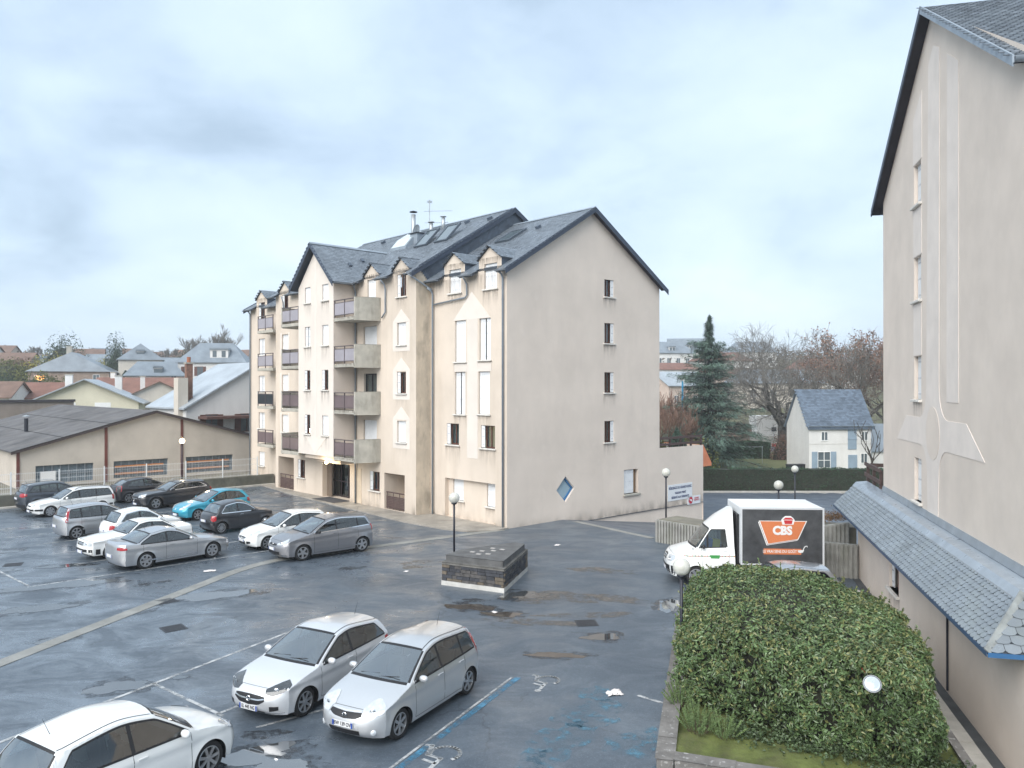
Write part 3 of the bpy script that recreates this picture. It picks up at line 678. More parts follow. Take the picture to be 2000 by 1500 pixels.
    mb.poly([(-2.5, 12.2, 2.88), (-1, 12.2, 2.88), (-1, 16.4, 2.88), (-2.5, 16.4, 2.88)]); mb.build('bay_side', PLASTER_GABLE, T)
    mb = MB(); mb.box(-2.3, -1.0, 12.4, 15.9, 2.62, 2.875); mb.box(-1.9, -1.0, 12.4, 15.2, 2.4, 2.618); bevel(mb.build('canopy_beam', PLASTER, T), .015, 1)
    drip(T, GB, 0, 17, .45, .75, SPLASH, True); drip(T, F0, 0, 6.1, .55, .6, SPLASH, True); drip(T, F1, 6.2, 7.15, .7, .7, SPLASH, True); drip(T, F1, 9.25, 12.8, .6, .6, SPLASH, True); drip(T, F1, 6.2, 9.8, 13.3, 1.6); drip(T, F0, .05, 6.0, 12.7, 1.4)
    # windows
    fns = {'w': F0, 'v': F0, 'm': F1, 'b': F2, 'g': GB}
    for key, lst in B.items():
        for (a, b, c, d, dp), kind, kw in lst:
            kw = {k: v for k, v in kw.items()}
            if key == 'b': kw['depth'] = .16
            if kind == 'shut_part':
                w_ = bpy.data.objects.new('window', None); C.objects.link(w_); w_.parent = T
                leaf(GB, a + .01, (a + b) / 2 - .15, c + .03, d - .03, .08, w_); leaf(GB, (a + b) / 2 - .14, b - .36, c + .03, d - .03, .085, w_)
                fbox(MB(), GB, a, b, c, d, .24, .26).build('opening_back', mat('recess_brown', (.30, .20, .12), .9), w_)
                mb = MB(); fbox(mb, GB, a - .08, b + .12, c - .12, c, -.12, .25); bevel(mb.build('sill', CONC, w_), .02, 1); continue
            window(T, fns[key], a, b, c, d, kind, **kw)
    FR = lambda s, z, d: F0(s, z, d + .24)
    window(T, FR, 3.62, 4.5, .97, 2.115, 'closed', depth=.15); window(T, FR, .9, 1.76, .9, 2.115, 'closed', depth=.15)
    # render ornaments, 12 mm proud
    def orn(poly, fn, m=PLASTER_ORN): MB().prism(poly, fn, -.012, .003).build('render_ornament', m, T)
    for c in (9.3, 6.62, 3.92):
        s0, s1, a, b = 6.72, 8.32, 7.07, 7.92
        orn([(s0, c - .35), (a, c - .35), (a, c + 1.22), (s0, c + 1.3)], F1); orn([(b, c - .35), (s1, c - .35), (s1, c + 1.3), (b, c + 1.22)], F1)
        orn([(a + .001, c - .35), (b - .001, c - .35), (b - .001, c - .08), (a + .001, c - .08)], F1); orn([(s0, c + 1.302), (a, c + 1.235), (b, c + 1.235), (s1, c + 1.302), ((a + b) / 2 + .03, c + 1.98)], F1)
    orn([(1.22, 10.475), (4.2, 10.475), (2.68, 11.9)], F0); orn([(2.2, 3.3), (3.05, 3.3), (3.05, 10.473), (2.2, 10.473)], F0, PLASTER_LIGHT)
    for z0, z1 in ((7.77, 8.2), ):
        orn([(3.06, z0), (4.1, z0), (4.1, z1), (3.06, z1)], F0, PLASTER_LIGHT); orn([(1.15, z0), (2.19, z0), (2.19, z1), (1.15, z1)], F0, PLASTER_LIGHT)
    orn([(14.13, 4.0), (14.4, 4.0), (14.4, 14.9), (14.27, 15.05), (14.13, 14.9)], F2); orn([(13.0, 3.99), (15.55, 3.99), (14.28, 2.95)], F2)
    for c, d in L[1:]: orn([(26.0, c - .2), (27.5, c - .2), (27.5, c - .09), (26.0, c - .09)], F0)
    for c, d in L[1:]:
        for a, b in ((20.45, 20.63), (21.57, 21.75)): orn([(a, c - .2), (b, c - .2), (b, d + .12), (a, d + .12)], F1)
    # roofs
    ov = .42
    def roofslab(name, x0, x1, y0, y1, zf, back=True, t=.12):
        mb = MB(); rows = [(x0, zf(x0)), (x1, zf(x1))]
        P = [(x0, zf(x0)), (x1, zf(x1)), (x1, zf(x1) - t), (x0, zf(x0) - t)]
        mb.prism(P, lambda a, b, d: (a, d, b), y0, y1)
        if back: xe = 2 * x1 - x0; mb.prism([(x1 + .001, zf(x1)), (xe, zf(x0)), (xe, zf(x0) - t), (x1 + .001, zf(x1) - t)], lambda a, b, d: (a, d, b), y0, y1)
        return mb.build(name, SLATE_B, T)
    sl = math.sqrt(1 + K * K)
    rw = roofslab('wing_roof', 0, 6.2, -.34, 6.15, lambda x: zw(x)); rv = roofslab('far_wing_roof', 0, 6.2, 22.45, 28.9, lambda x: zw(x)); rm = roofslab('main_roof', -1, 6.2, 6.0, 22.6, lambda x: zm(x))
    eaves = [(rw, 0, zw, [(-.34, .33), (2.16, 3.2), (5.0, 6.14)]), (rv, 0, zw, [(22.5, 25.8), (27.6, 28.9)]), (rm, -1, zm, [(6.0, 6.65), (8.35, 9.6), (11.3, 12.3), (16.4, 20.25), (21.95, 22.6)])]
    for ro, x0, zf, spans in eaves:
        for a, b in spans:
            mb = MB(); P = [(x0 - ov, zf(x0 - ov)), (x0 + .01, zf(x0 + .01)), (x0 + .01, zf(x0) - .14), (x0 - ov, zf(x0 - ov) - .14)]
            mb.prism(P, lambda p, q, d: (p, d, q), a, b); mb.build('eave', SLATE_B, ro)
            slate_field(ro, 'slate_courses', (x0 - ov - .02, a, zf(x0 - ov - .02)), (0, 1, 0), (1, 0, K), [(0, 0), (b - a, 0), (b - a, ov * sl + .05), (0, ov * sl + .05)])
            gutter_run(ro, [(x0 - ov - .06, a, zf(x0 - ov) - .03), (x0 - ov - .06, b, zf(x0 - ov) - .03)])
    slate_field(rw, 'slate_courses', (0, -.34, zw(0)), (0, 1, 0), (1, 0, K), [(0, 0), (6.46, 0), (6.46, 6.2 * sl), (0, 6.2 * sl)], seed=2)
    slate_field(rv, 'slate_courses', (0, 22.6, zw(0)), (0, 1, 0), (1, 0, K), [(0, 0), (6.2, 0), (6.2, 6.2 * sl), (0, 6.2 * sl)], seed=3)
    slate_field(rm, 'slate_courses', (-1, 6.0, zm(-1)), (0, 1, 0), (1, 0, K), [(0, 0), (16.6, 0), (16.6, 7.2 * sl), (0, 7.2 * sl)], seed=4)
    for ro, zf, a, b in ((rw, zw, -.36, 6.1), (rv, zw, 22.6, 28.9), (rm, zm, 5.98, 22.62)):
        mb = MB(); mb.prism([(6.2 - .16, zf(6.2) - .05), (6.2, zf(6.2) + .06), (6.2 + .16, zf(6.2) - .05)], lambda p, q, d: (p, d, q), a, b); mb.build('ridge_cap', ZINC, ro)
    def verge(ro, y, zf, x0, x1, out):
        for s_, xa, xb, za, zb in ((0, x0, x1, zf(x0), zf(x1)), (1, 2 * x1 - x0, x1, zf(x0), zf(x1))):
            mb = MB(); mb.prism([(xa, za + .05), (xb, zb + .05), (xb, zb - .26), (xa, za - .26)], lambda p, q, d: (p, d, q), y, y + out); mb.build('verge_board', VERGE, ro)
    verge(rw, -.37, zw, -ov, 6.2, .028); verge(rm, 5.97, zm, -1 - ov, 6.2, .03); verge(rv, 28.9, zw, -ov, 6.2, .03)
    mb = MB(); mb.prism([(-.2, zw(-.2) - .125), (6.2, zw(6.2) - .125), (12.6, zw(-.2) - .125), (12.6, zw(-.2) - .14), (6.2, zw(6.2) - .14), (-.2, zw(-.2) - .14)], lambda p, q, d: (p, d, q), -.34, -.002); mb.build('soffit', SOFFIT, rw)
    # dormer roofs
    def dormer(x0, c, hw, zs, zp, zf):
        d = bpy.data.objects.new('dormer', None); C.objects.link(d); d.parent = T
        xs = (zs - zf(0)) / K; xp = (zp - zf(0)) / K; xe = x0 - .1
        for sgn in (-1, 1):
            y1 = c + sgn * (hw + .07); zlow = zs - .07 * (zp - zs) / hw
            mb = MB(); mb.poly([(xe, y1, zlow + .03), (xe, c, zp + .03), (xp + .1, c, zp + .03), (xs + .05, y1, zlow + .03)])
            mb.poly([(xe, y1, zlow - .03), (xe, c, zp - .03), (xe, c, zp + .03), (xe, y1, zlow + .03)]); mb.poly([(xe, y1, zlow - .03), (xe, y1, zlow + .03), (xs + .05, y1, zlow + .03), (xs + .05, y1, zlow - .03)])
            rr = mb.build('roof', SLATE_B, d); dv = Vector((0, -sgn * (hw + .07), zp - zlow)); ln = dv.length
            slate_field(rr, 'slate_courses', (xe, y1, zlow + .032), (1, 0, 0), tuple(dv), [(0, 0), (xs + .1 - xe, 0), (xp + .2 - xe, ln), (0, ln)], sw=.2, sh=.14, seed=int(c * 10) + sgn)
            mb = MB(); mb.poly([(x0 + .004, c + sgn * hw, zf(x0)), (x0 + .004, c + sgn * hw, zs), (max(xs, x0 + .05), c + sgn * hw, zs)]); mb.build('cheek', SLATE_V, d)
    for c in (4.1, 1.25, 26.7): dormer(0, c, .86, 13.46, 14.07, zw)
    for c in (7.5, 10.45, 21.1): dormer(-1, c, .8, 13.48, 14.1, zm)
    for c in (4.1, 1.25, 26.7): drip(T, F0, c - .8, c + .8, 13.5, .55, DRIP2); 
    for c in (7.5, 10.45, 21.1): drip(T, F1, c - .75, c + .75, 13.5, .5, DRIP2)
    for zb_ in (10.77, 8.1, 5.42, 2.72): drip(T, lambda s_, z_, d_: (-2.5 + d_ * 2, s_, z_), 9.95, 12.1, zb_ + .2, .2, DRIP2)
    # bay roof
    zr, yr, kb = 15.62, 14.3, .98; br = None
    for sgn in (-1, 1):
        ye = yr + sgn * 2.62; ze = zr - kb * 2.62; xb_ = (zr - 13.99) / K; xe_ = (ze - 13.99) / K
        mb = MB(); q = [(-2.86, ye, ze), (-2.86, yr, zr), (xb_ + .1, yr, zr), (xe_ + .1, ye, ze)]
        mb.poly(q); mb.poly([(a, b, c - .12) for a, b, c in q]); mb.poly([q[0], q[1], (q[1][0], q[1][1], q[1][2] - .12), (q[0][0], q[0][1], q[0][2] - .12)])
        mb.poly([q[0], q[3], (q[3][0], q[3][1], q[3][2] - .12), (q[0][0], q[0][1], q[0][2] - .12)])
        br = mb.build('bay_roof', SLATE_B, T); dv = Vector((0, -sgn * 2.62, zr - ze)); ln = dv.length
        slate_field(br, 'slate_courses', (-2.86, ye, ze + .004), (1, 0, 0), tuple(dv), [(0, 0), (xe_ + 2.96, 0), (xb_ + 3.0, ln), (0, ln)], sw=.2, sh=.15, seed=20 + sgn)
        mb = MB(); mb.prism([(ye, ze + .04), (yr, zr + .04), (yr, zr - .28), (ye, ze - .28)], lambda p, q_, d: (d, p, q_), -2.90, -2.865); mb.build('verge_board', VERGE, br)
        if sgn < 0: gutter_run(br, [(-2.86, ye - .05, ze - .03), (xe_ + .0, ye - .05, ze - .03)])
    mb = MB(); mb.prism([(yr - .15, zr - .08), (yr, zr + .05), (yr + .15, zr - .08)], lambda p, q_, d: (d, p, q_), -2.9, 2.6); mb.build('ridge_cap', ZINC, br)
    # balconies
    def balcony(x0, xw, y0, y1, zb, side, pm=PANEL, name='balcony', things=True):
        b = bpy.data.objects.new(name, None); C.objects.link(b); b.parent = T
        bevel(MB().box(x0, xw + .02, y0, y1, zb, zb + .2).build('slab', CONC, b), .015, 1)
        if side:   # solid curved concrete cheek
            ys = y0 if side < 0 else y1; rows_o, rows_i = [], []
            for k in range(9):
                t = k / 8; x = lerp(x0, xw, t); y = ys + side * (.34 * math.sin(math.pi * t * .5) ** 1.2 * (1 if t < .99 else 1))
                rows_o.append((x, y)); rows_i.append((x, y - side * .12))
            mb = MB(); mb.prism(rows_o + rows_i[::-1], lambda p, q, d: (p, q, d), zb - .03, zb + 1.29); bevel(mb.build('concrete_cheek', CONC, b), .015, 1)
        mb = MB(); zt = zb + 1.24
        mb.box(x0 + .01, x0 + .07, y0 + .02, y1 - .01, zt - .05, zt); mb.box(x0 + .015, x0 + .055, y0 + .02, y1 - .01, zb + .33, zb + .37)
        for k in range(3):
            y = lerp(y0 + .05, y1 - .05, k / 2); mb.box(x0 + .012, x0 + .062, y - .025, y + .025, zb + .2, zt - .05)
        mb.box(x0 + .02, x0 + .05, y0 + .02, y1 - .01, zt - .2, zt - .17)
        mb.build('railing', RAILM, b)
        for k in range(2):
            MB().box(x0 + .028, x0 + .042, lerp(y0 + .08, y1 - .02, k / 2), lerp(y0 + .02, y1 - .08, (k + 1) / 2), zb + .372, zt - .205).build('panel', pm, b)
        return b
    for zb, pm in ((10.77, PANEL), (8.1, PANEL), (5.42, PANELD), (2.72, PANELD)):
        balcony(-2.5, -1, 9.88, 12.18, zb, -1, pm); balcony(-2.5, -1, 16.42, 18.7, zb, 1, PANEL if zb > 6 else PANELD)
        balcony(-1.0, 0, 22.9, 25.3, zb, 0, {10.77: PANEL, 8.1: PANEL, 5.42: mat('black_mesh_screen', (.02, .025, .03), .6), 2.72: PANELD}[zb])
    # ground floor: loggias, entrance
    for a, b in ((19.9, 22.0), (7.25, 9.14)):
        r = bpy.data.objects.new('loggia_railing', None); C.objects.link(r); r.parent = T
        mb = MB(); fbox(mb, F1, a, b, 1.0, 1.06, .1, .15); fbox(mb, F1, a, b, .14, .19, .1, .15); mb.build('rail', DARKWOOD, r)
        n = 7
        for k in range(n): fbox(MB(), F1, a + .01, b - .01, .2 + k * .09, .28 + k * .09, .11, .135).build('board', DARKWOOD, r)
        for k in range(4): s = lerp(a + .03, b - .03, k / 3); fbox(MB(), F1, s - .02, s + .02, .07, 1.0, .136, .16).build('post', DARKWOOD, r)
    en = bpy.data.objects.new('entrance', None); C.objects.link(en); en.parent = T
    FD = mat('dark_bronze_door_frame', (.045, .032, .035), .4, .2); e0 = .75
    mb = MB()
    for s in (12.9, 13.75, 14.25, 15.1, 15.95): fbox(mb, F1, s - .045, s + .045, .07, 2.28, e0, e0 + .08)
    for z in (.09, 1.02, 2.2): fbox(mb, F1, 12.86, 16.09, z, z + .07, e0 + .004, e0 + .076)
    mb.build('frame', FD, en)
    for a, b in ((12.94, 13.7), (13.8, 14.2), (14.3, 15.05), (15.15, 15.9)): fbox(MB(), F1, a, b, .16, 2.2, e0 + .03, e0 + .04).build('pane', GLASS, en)
    fbox(MB(), F1, 14.28, 14.3, .8, 1.3, e0 - .06, e0 - .03).build('handle', GALV, en)
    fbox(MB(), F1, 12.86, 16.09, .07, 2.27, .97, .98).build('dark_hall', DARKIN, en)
    fbox(MB(), F1, 15.5, 16.05, .1, 2.25, .3, .34).build('door_panel', mat('brown_door_panel', (.16, .12, .09), .5), en)
    fbox(MB(), F1, 11.55, 12.4, .1, 2.15, -.02, .01).build('cupboard_door', mat('cream_door', (.60, .50, .38), .6), T)
    fbox(MB(), F1, 13.0, 15.6, .071, .085, -1.0, .2).build('door_mat', mat('grey_doormat', (.06, .06, .065), .9), T)
    # downpipes
    for x, y, zt in ((-.1, .2, 12.35), (-.12, 5.85, 12.0), (-.1, 28.45, 12.4)):
        p = pipe(T, [(x, y, 0.0), (x, y, zt), (x - .1, y, zt + .2), (x - .36, y, zt + .33)], .052)
        for z in (1.5, 4, 6.5, 9, 11.3): MB().lathe([(.066, -.02), (.066, .02)], 10, (x, y, z)).build('clamp', PIPE, p)
    pipe(T, [(-1.1, 12.08, .05), (-1.1, 12.08, 12.6), (-1.25, 12.0, 12.9), (-1.35, 11.75, 13.02)], .05)
    pipe(T, [(-1.5, 6.2, 13.05), (-1.35, 6.05, 12.9), (-.75, 6.04, 12.62), (-.15, 5.92, 12.3), (-.12, 5.86, 12.1)], .05)
    pipe(T, [(-.45, 2.85, 12.62), (-.3, 2.9, 12.5), (-.12, 2.95, 12.3), (-.1, 2.95, 11.75), (-.1, 3.1, 11.62), (-.1, 5.78, 11.45)], .045)
    pipe(T, [(-1.45, 8.9, 13.0), (-1.2, 8.9, 12.75), (-1.1, 8.95, 12.5), (-1.1, 8.95, 11.2), (-1.1, 9.3, 10.9)], .045)
    for y in (21.9, 24.9): pipe(T, [(-1.4 if y < 22 else -.4, y - 1, 13.05 if y < 22 else 12.6), (-1.2 if y < 22 else -.15, y - .9, 12.7), (-1.1 if y < 22 else -.1, y - .9, 11.8)], .04)
    # roof lights, vents, stacks and aerials
    VX = Vector((1, 0, K)).normalized(); VN = Vector((-K, 0, 1)).normalized()
    def skylight(x, y, w, h, zf, ro, tilt=0.0, lab=None):
        k = bpy.data.objects.new('skylight', None); C.objects.link(k); k.parent = ro
        c = Vector((x, y, zf(x))) + VN * .07
        v2 = (VX + VN * tilt).normalized(); n2 = (VN - VX * tilt).normalized()
        if tilt: c = c + VN * (tilt * h / 2)
        for s, t, a, b in ((0, -1, w / 2, .05), (0, 1, w / 2, .05), (-1, 0, .05, h / 2), (1, 0, .05, h / 2)):
            pass
        mb = MB()
        for s in (-1, 1): mb.obox(c + v2 * s * (h / 2), (0, 1, 0), v2, n2, w / 2 + .05, .05, .06); mb.obox(c + Vector((0, 1, 0)) * s * (w / 2), v2, (0, 1, 0), n2, h / 2 - .05, .05, .06)
        mb.build('frame', mat('dark_zinc', (.10, .12, .145), .4, .3), ro if False else k)
        MB().obox(c + n2 * .015, (0, 1, 0), v2, n2, w / 2 - .05, h / 2 - .05, .008).build('pane', mat('skylight_glass', (.10, .13, .15), .06, var=0, spec=1, ior=1.9), k)
        return k
    skylight(3.2, 10.6, 1.15, 1.5, zm, rm, .28); skylight(3.3, 8.7, 1.15, 1.5, zm, rm, .28); skylight(4.1, 4.1, 1.1, 1.5, zw, rw)
    mb = MB(); P = [(0, 0), (1.9, 0), (1.9, .5), (1.3, .75), (.5, .7), (0, .35)]
    mb.prism(P, lambda a, b, d: (2.9 + a, d, zm(2.9 + a) - .1 + b * (.8)), 12.6, 14.3); la = mb.build('roof_lantern', ZINC, rm)
    mb = MB(); mb.prism([(0, .40), (.5, .74), (1.3, .79), (1.9, .54), (1.9, .51), (1.3, .76), (.5, .71), (0, .37)], lambda a, b, d: (2.9 + a, d, zm(2.9 + a) - .1 + b * .8), 12.7, 14.2); mb.build('glazing', mat('milky_dome', (.50, .56, .58), .25, var=.05), la)
    mb = MB(); mb.box(3.5, 4.2, 12.2, 12.95, zm(3.5) - .1, 16.75); ch = mb.build('chimney_stack', ZINC, rm); MB().box(3.4, 4.3, 12.1, 13.05, 16.752, 16.8).build('cap', BLACK, ch)
    mb = MB(); mb.tube([(4.0, 13.3, 16), (4.0, 13.3, 18.15)], .15, 12); fl = mb.build('flue', GALV, rm, smooth=True); MB().lathe([(.02, .08), (.26, 0), (.26, -.03)], 14, (4, 13.3, 18.33)).build('cowl', BLACK, fl)
    for x, y, h, r in ((4.6, 12.2, .75, .13), (5.2, 11.7, .75, .12)):
        v = MB().tube([(x, y, zm(x) - .1), (x, y, zm(x) + h)], r, 10).build('vent_pipe', GALV, rm, smooth=True); MB().lathe([(.02, .06), (r * 1.7, 0), (r * 1.7, -.03)], 12, (x, y, zm(x) + h + .1)).build('cowl', GALV, v)
    for x, y, zf, ro in ((5.4, 9.5, zm, rm), (5.0, 6.9, zm, rm), (5.5, 14.5, zm, rm), (5.2, 18.5, zm, rm), (4.6, 2.4, zw, rw)):
        MB().obox(Vector((x, y, zf(x))) + VN * .08, VX, (0, 1, 0), VN, .14, .11, .09).build('roof_vent', SLATE_V, ro)
    for a_, b_ in ((.3, 1.2), (.8, 2.0)):
        MB().obox((-2.86 + 1.2 + a_ * 2.3, 12.25 + b_ * .55, zr - kb * (yr - 12.25 - b_ * .55) + .07), (1, 0, 0), (0, 1, kb), (0, -kb, 1), .1, .12, .07).build('roof_vent', SLATE_V, br)
    ae = bpy.data.objects.new('aerial', None); C.objects.link(ae); ae.parent = T
    ax, ay = 4.7, 12.5; mb = MB(); mb.tube([(ax, ay, 16.5), (ax, ay, 19.1)], .03, 8); mb.build('mast', GALV, ae)
    for z, ln, ang in ((19.0, .5, .9), (18.35, 1.5, -.85), (17.6, 1.2, -.85)):
        d = Vector((math.cos(ang), math.sin(ang), 0)); e_ = Vector((-d.y, d.x, 0)); mb = MB(); c0 = Vector((ax, ay, z)); mb.tube([c0 - d * ln * .25, c0 + d * ln], .014, 5)
        for k in range(9): q = c0 + d * lerp(-.2 * ln, ln, k / 8); mb.tube([q - e_ * .16, q + e_ * .16], .007, 4)
        mb.build('antenna', GALV, ae)
    mb = MB(); mb.lathe([(.01, .08), (.2, .04), (.36, -.04)], 18); mb.build('dish', mat('pale_dish', (.5, .52, .54), .5), ae, loc=(3.9, 12.9, 17.1), rot=(R(70), 0, R(200)))
    # terrace railing, plant, orange canopy at the far end of the terrace
    tr = bpy.data.objects.new('terrace_railing', None); C.objects.link(tr); tr.parent = T
    for k in range(5): x = lerp(12.5, 16.9, k / 4); MB().box(x - .05, x + .05, .06, .16, 3.1, 3.95).build('post', DARKWOOD, tr)
    for z in (3.42, 3.8): MB().box(12.45, 16.95, .02, .058, z, z + .14).build('rail', DARKWOOD, tr)
    MB().prism([(17.02, 3.3), (17.95, 2.1), (17.95, 1.9), (17.02, 1.9)], lambda a, b, d: (a, d, b), .0, 5).build('orange_canopy', mat('orange_render', (.62, .22, .11), .7), T)
    # signs
    def sign(x0, x1, z0, z1, name, lines, label):
        s = thing(name, label, 'sign', tuple(Vector((*l2w(x0, -.03), 0))), AR)
        MB().box(0, x1 - x0, 0, .02, z0, z1).build('board', mat('white_sign_board', (.72, .74, .76), .4, var=.03), s)
        for txt, sz, zc, m, sx in lines:
            me = text_mesh(txt, sz, .003, sx=sx, bold=.004); me.materials.append(m); inst('lettering', me, s, ((x1 - x0) / 2, -.006, zc), (R(90), 0, 0))
        return s
    TB = mat('sign_blue_ink', (.02, .04, .13), .5, var=0); TR = mat('sign_red', (.50, .03, .06), .5, var=0)
    sign(13.2, 15.75, -.08 + .12, 1.02, 'residence_sign', [("RÉSIDENCE DU GRAND RODEZ", .21, .80, TB, .80), ("PARKING PRIVÉ", .18, .48, TB, .9), ("RÉSERVÉ AUX RÉSIDENTS", .18, .22, TB, .9)], 'white wall sign naming the residence and its private parking')
    s2 = sign(15.25, 16.65, -.36, .15, 'tow_sign', [], 'smaller white wall sign with a round red no parking symbol')
    mb = MB(); mb.lathe([(.001, 0), (.21, 0)], 24, axis='y'); mb.build('red_disc', TR, s2, loc=(.3, -.03, -.1))
    mb = MB(); mb.obox((.3, -.036, -.1), (1, 0, -.6), (0, 1, 0), (.6, 0, 1), .15, .002, .028); mb.obox((.3, -.036, -.08), (1, 0, 0), (0, 1, 0), (0, 0, 1), .1, .0015, .035); mb.build('pictogram', WHITE, s2)
    for k, (w_, zc) in enumerate(((.4, .0), (.6, -.12))): 
        me = text_mesh('PARKING' if k == 0 else 'RÉSIDENTS', .13, .003, sx=.9); me.materials.append(TR); inst('lettering', me, s2, (.95, -.03, zc), (R(90), 0, 0))
    # porch lamp, lit
    pl = thing('porch_lamp', 'small lit porch lamp under the bay above the entrance', 'lamp', tuple(Vector((*l2w(-2.38, 13.2), 2.5))), AR)
    MB().lathe([(.001, -.09), (.07, -.07), (.10, 0), (.08, .07), (.05, .1)], 14).build('globe', mat('lit_globe', (.9, .8, .6), .4, var=0, emit=(1, .78, .45), estr=9), pl, smooth=True)
    MB().lathe([(.05, .09), (.05, .12)], 12).build('fitting', BLACK, pl)
    ld = bpy.data.lights.new('porch_light', 'POINT'); ld.energy = 25; ld.color = (1, .8, .5); ld.shadow_soft_size = .1; lo = bpy.data.objects.new('porch_light', ld); C.objects.link(lo); lo.parent = pl; lo.location = (-.15, 0, -.15)
    return T
APT = apartment()
# ================================================================== the building on the right, hedge bed, planters, lamps
RA = R(-14.1); RD = Vector((math.sin(-RA), math.cos(RA), 0)); RN = Vector((math.cos(RA), math.sin(RA), 0))
def r2w(p, t, z=0): q = RD * t + RN * p; return (q.x, q.y, z)
def right_building():
    P0, T0 = 5.82, 17.3
    T = thing('gabled_building', 'tall rose-grey building with slate roof and pale cross ornament on its gable', 'building', r2w(P0, T0), RA)
    F = lambda s, z, d: (d, s - T0, z)
    wins = [(24.85, 25.65, 12.28, 13.5), (24.85, 25.65, 9.5, 10.78), (24.85, 25.65, 6.62, 7.88), (24.85, 25.65, 3.66, 4.92)]
    mb = MB(); wall(mb, F, 16.95, 30.0, 2.9, 13.45, [w + (.22,) for w in wins], .22)
    # top band and gable triangle round the highest window
    w0 = wins[0]; mb.poly([F(16.95, 13.45, 0), F(24.85, 13.45, 0), F(24.85, 13.5, 0), F(25.65, 13.5, 0), F(25.65, 13.45, 0), F(30, 13.45, 0), F(23.65, 17.2, 0)])
    for q in wins[:1]:
        pass
    mb.poly([F(16.95, 2.9, 0), (11, -.35, 2.9), (11, -.35, 13.45), F(16.95, 13.45, 0)]); mb.poly([F(30, -2, 0), (11, 12.7, -2), (11, 12.7, 13.45), F(30, 13.45, 0)])
    mb.build('gable_wall', PLASTER_R, T)
    for a, b, c, d in wins: window(T, F, a, b, c, d, 'closed', depth=.22)
    def orn(poly, m=PLASTER_R2, d=-.012, nm='render_ornament'): return MB().prism(poly, F, d, .003).build(nm, m, T)
    orn([(24.72, 13.52), (25.72, 13.52), (25.72, 14.85), (24.72, 15.45)]); orn([(24.75, 10.8), (25.7, 10.8), (25.7, 12.18), (24.75, 12.18)]); orn([(24.78, 7.9), (25.7, 7.9), (25.7, 9.4), (24.78, 9.4)])
    orn([(21.3, 6.6), (22.3, 6.6), (22.2, 15.45), (21.25, 14.9)])
    arc = lambda cx, cz, r, a0, a1, n=7: [(cx + r * math.cos(R(lerp(a0, a1, k / n))), cz + r * math.sin(R(lerp(a0, a1, k / n)))) for k in range(n + 1)]
    cross = [(24.0, 15.85), (23.5, 16.2), (22.9, 15.9), (23.0, 7.0)] + arc(22.2, 6.9, .78, 0, -90)[1:] + [(20.7, 6.12), (19.4, 5.33), (22.15, 5.33)] + arc(22.3, 4.6, .73, 90, 0)[1:] + [(23.1, 3.55), (24.15, 3.55)] + arc(24.95, 4.6, .75, 180, 90) + [(27.85, 5.33), (26.6, 6.12), (25.0, 6.12)] + arc(25.05, 6.9, .78, -90, -180)[1:]
    orn(cross, nm='cross_ornament'); orn([(23.6 + .68 * math.cos(R(t)), 5.73 + .72 * math.sin(R(t))) for t in range(0, 360, 15)], PLASTER_R, -.02, 'roundel')
    # roof
    K = .6; zr = 17.32; yc = 23.65
    for sgn in (-1, 1):
        ye = yc + sgn * 6.85; ze = zr - K * 6.85; q = [(-.27, ye - T0, ze), (-.27, yc - T0, zr), (11.3, yc - T0, zr), (11.3, ye - T0, ze)]
        mb = MB(); mb.poly(q); mb.poly([(a, b, c - .1) for a, b, c in q]); mb.poly([q[0], q[3], (q[3][0], q[3][1], ze - .1), (q[0][0], q[0][1], ze - .1)])
        ro = mb.build('roof', SLATE_B, T)
        dv = Vector((0, -sgn * 6.85, K * 6.85))
        if sgn < 0: slate_field(ro, 'slate_courses', (-.3, ye - T0, ze + .004), (1, 0, 0), tuple(dv), [(0, 0), (5, 0), (9, dv.length), (0, dv.length)], sw=.22, sh=.16, round_=True, lift=.02)
        mb = MB(); mb.prism([(ye - T0, ze + .05), (yc - T0, zr + .05), (yc - T0, zr - .17), (ye - T0, ze - .17)], lambda p, q_, d: (d, p, q_), -.31, -.275); mb.build('verge_board', ZINC if sgn < 0 else VERGE, ro)
        mb = MB(); mb.prism([(ye - T0, ze - .105), (yc - T0, zr - .105), (yc - T0, zr - .125), (ye - T0, ze - .125)], lambda p, q_, d: (d, p, q_), -.27, -.002); mb.build('soffit', SOFFIT, ro)
        gutter_run(ro, [(-.3, ye - T0 + sgn * .06, ze - .03), (11, ye - T0 + sgn * .06, ze - .03)], .09)
    # lower storey with lean-to roof
    xo = -.6; e0, e1 = 4.62 - P0, 5.42 - P0; z0, z1 = 2.42, 3.25; ta, tb = 15.25, 33.0
    G2 = lambda s, z, d: (xo + d, s - T0, z)
    mb = MB(); wall(mb, G2, 14.3, 31.4, -.1, 2.6, [(24.85, 26.1, .95, 2.0, .3)], .3); mb.poly([G2(14.3, -.1, 0), (6, 14.3 - T0, -.1), (6, 14.3 - T0, 2.6), G2(14.3, 2.6, 0)])
    mb.poly([G2(31.4, -.1, 0), (.2, 31.4 - T0, -.1), (.2, 31.4 - T0, 3), G2(31.4, 3, 0)]); mb.build('lower_wall', PLASTER_GABLE, T)
    w = window(T, G2, 24.85, 26.1, .95, 2.0, 'open', side=1, depth=.3, curtain=False)
    fbox(MB(), G2, 24.9, 25.5, .98, 1.98, .12, .15).build('shutter', mat('red_brown_shutter', (.17, .035, .03), .5), w)
    mb = MB(); mb.poly([(e0, ta - T0, z0), (e0, tb - T0, z0), (e1, tb - T0 - .05, z1), (e1, ta + .8 - T0, z1)]); mb.poly([(e0, ta - T0, z0 - .04), (e0, tb - T0, z0 - .04), (xo, tb - T0, z0 - .04), (xo, ta - T0, z0 - .04)])
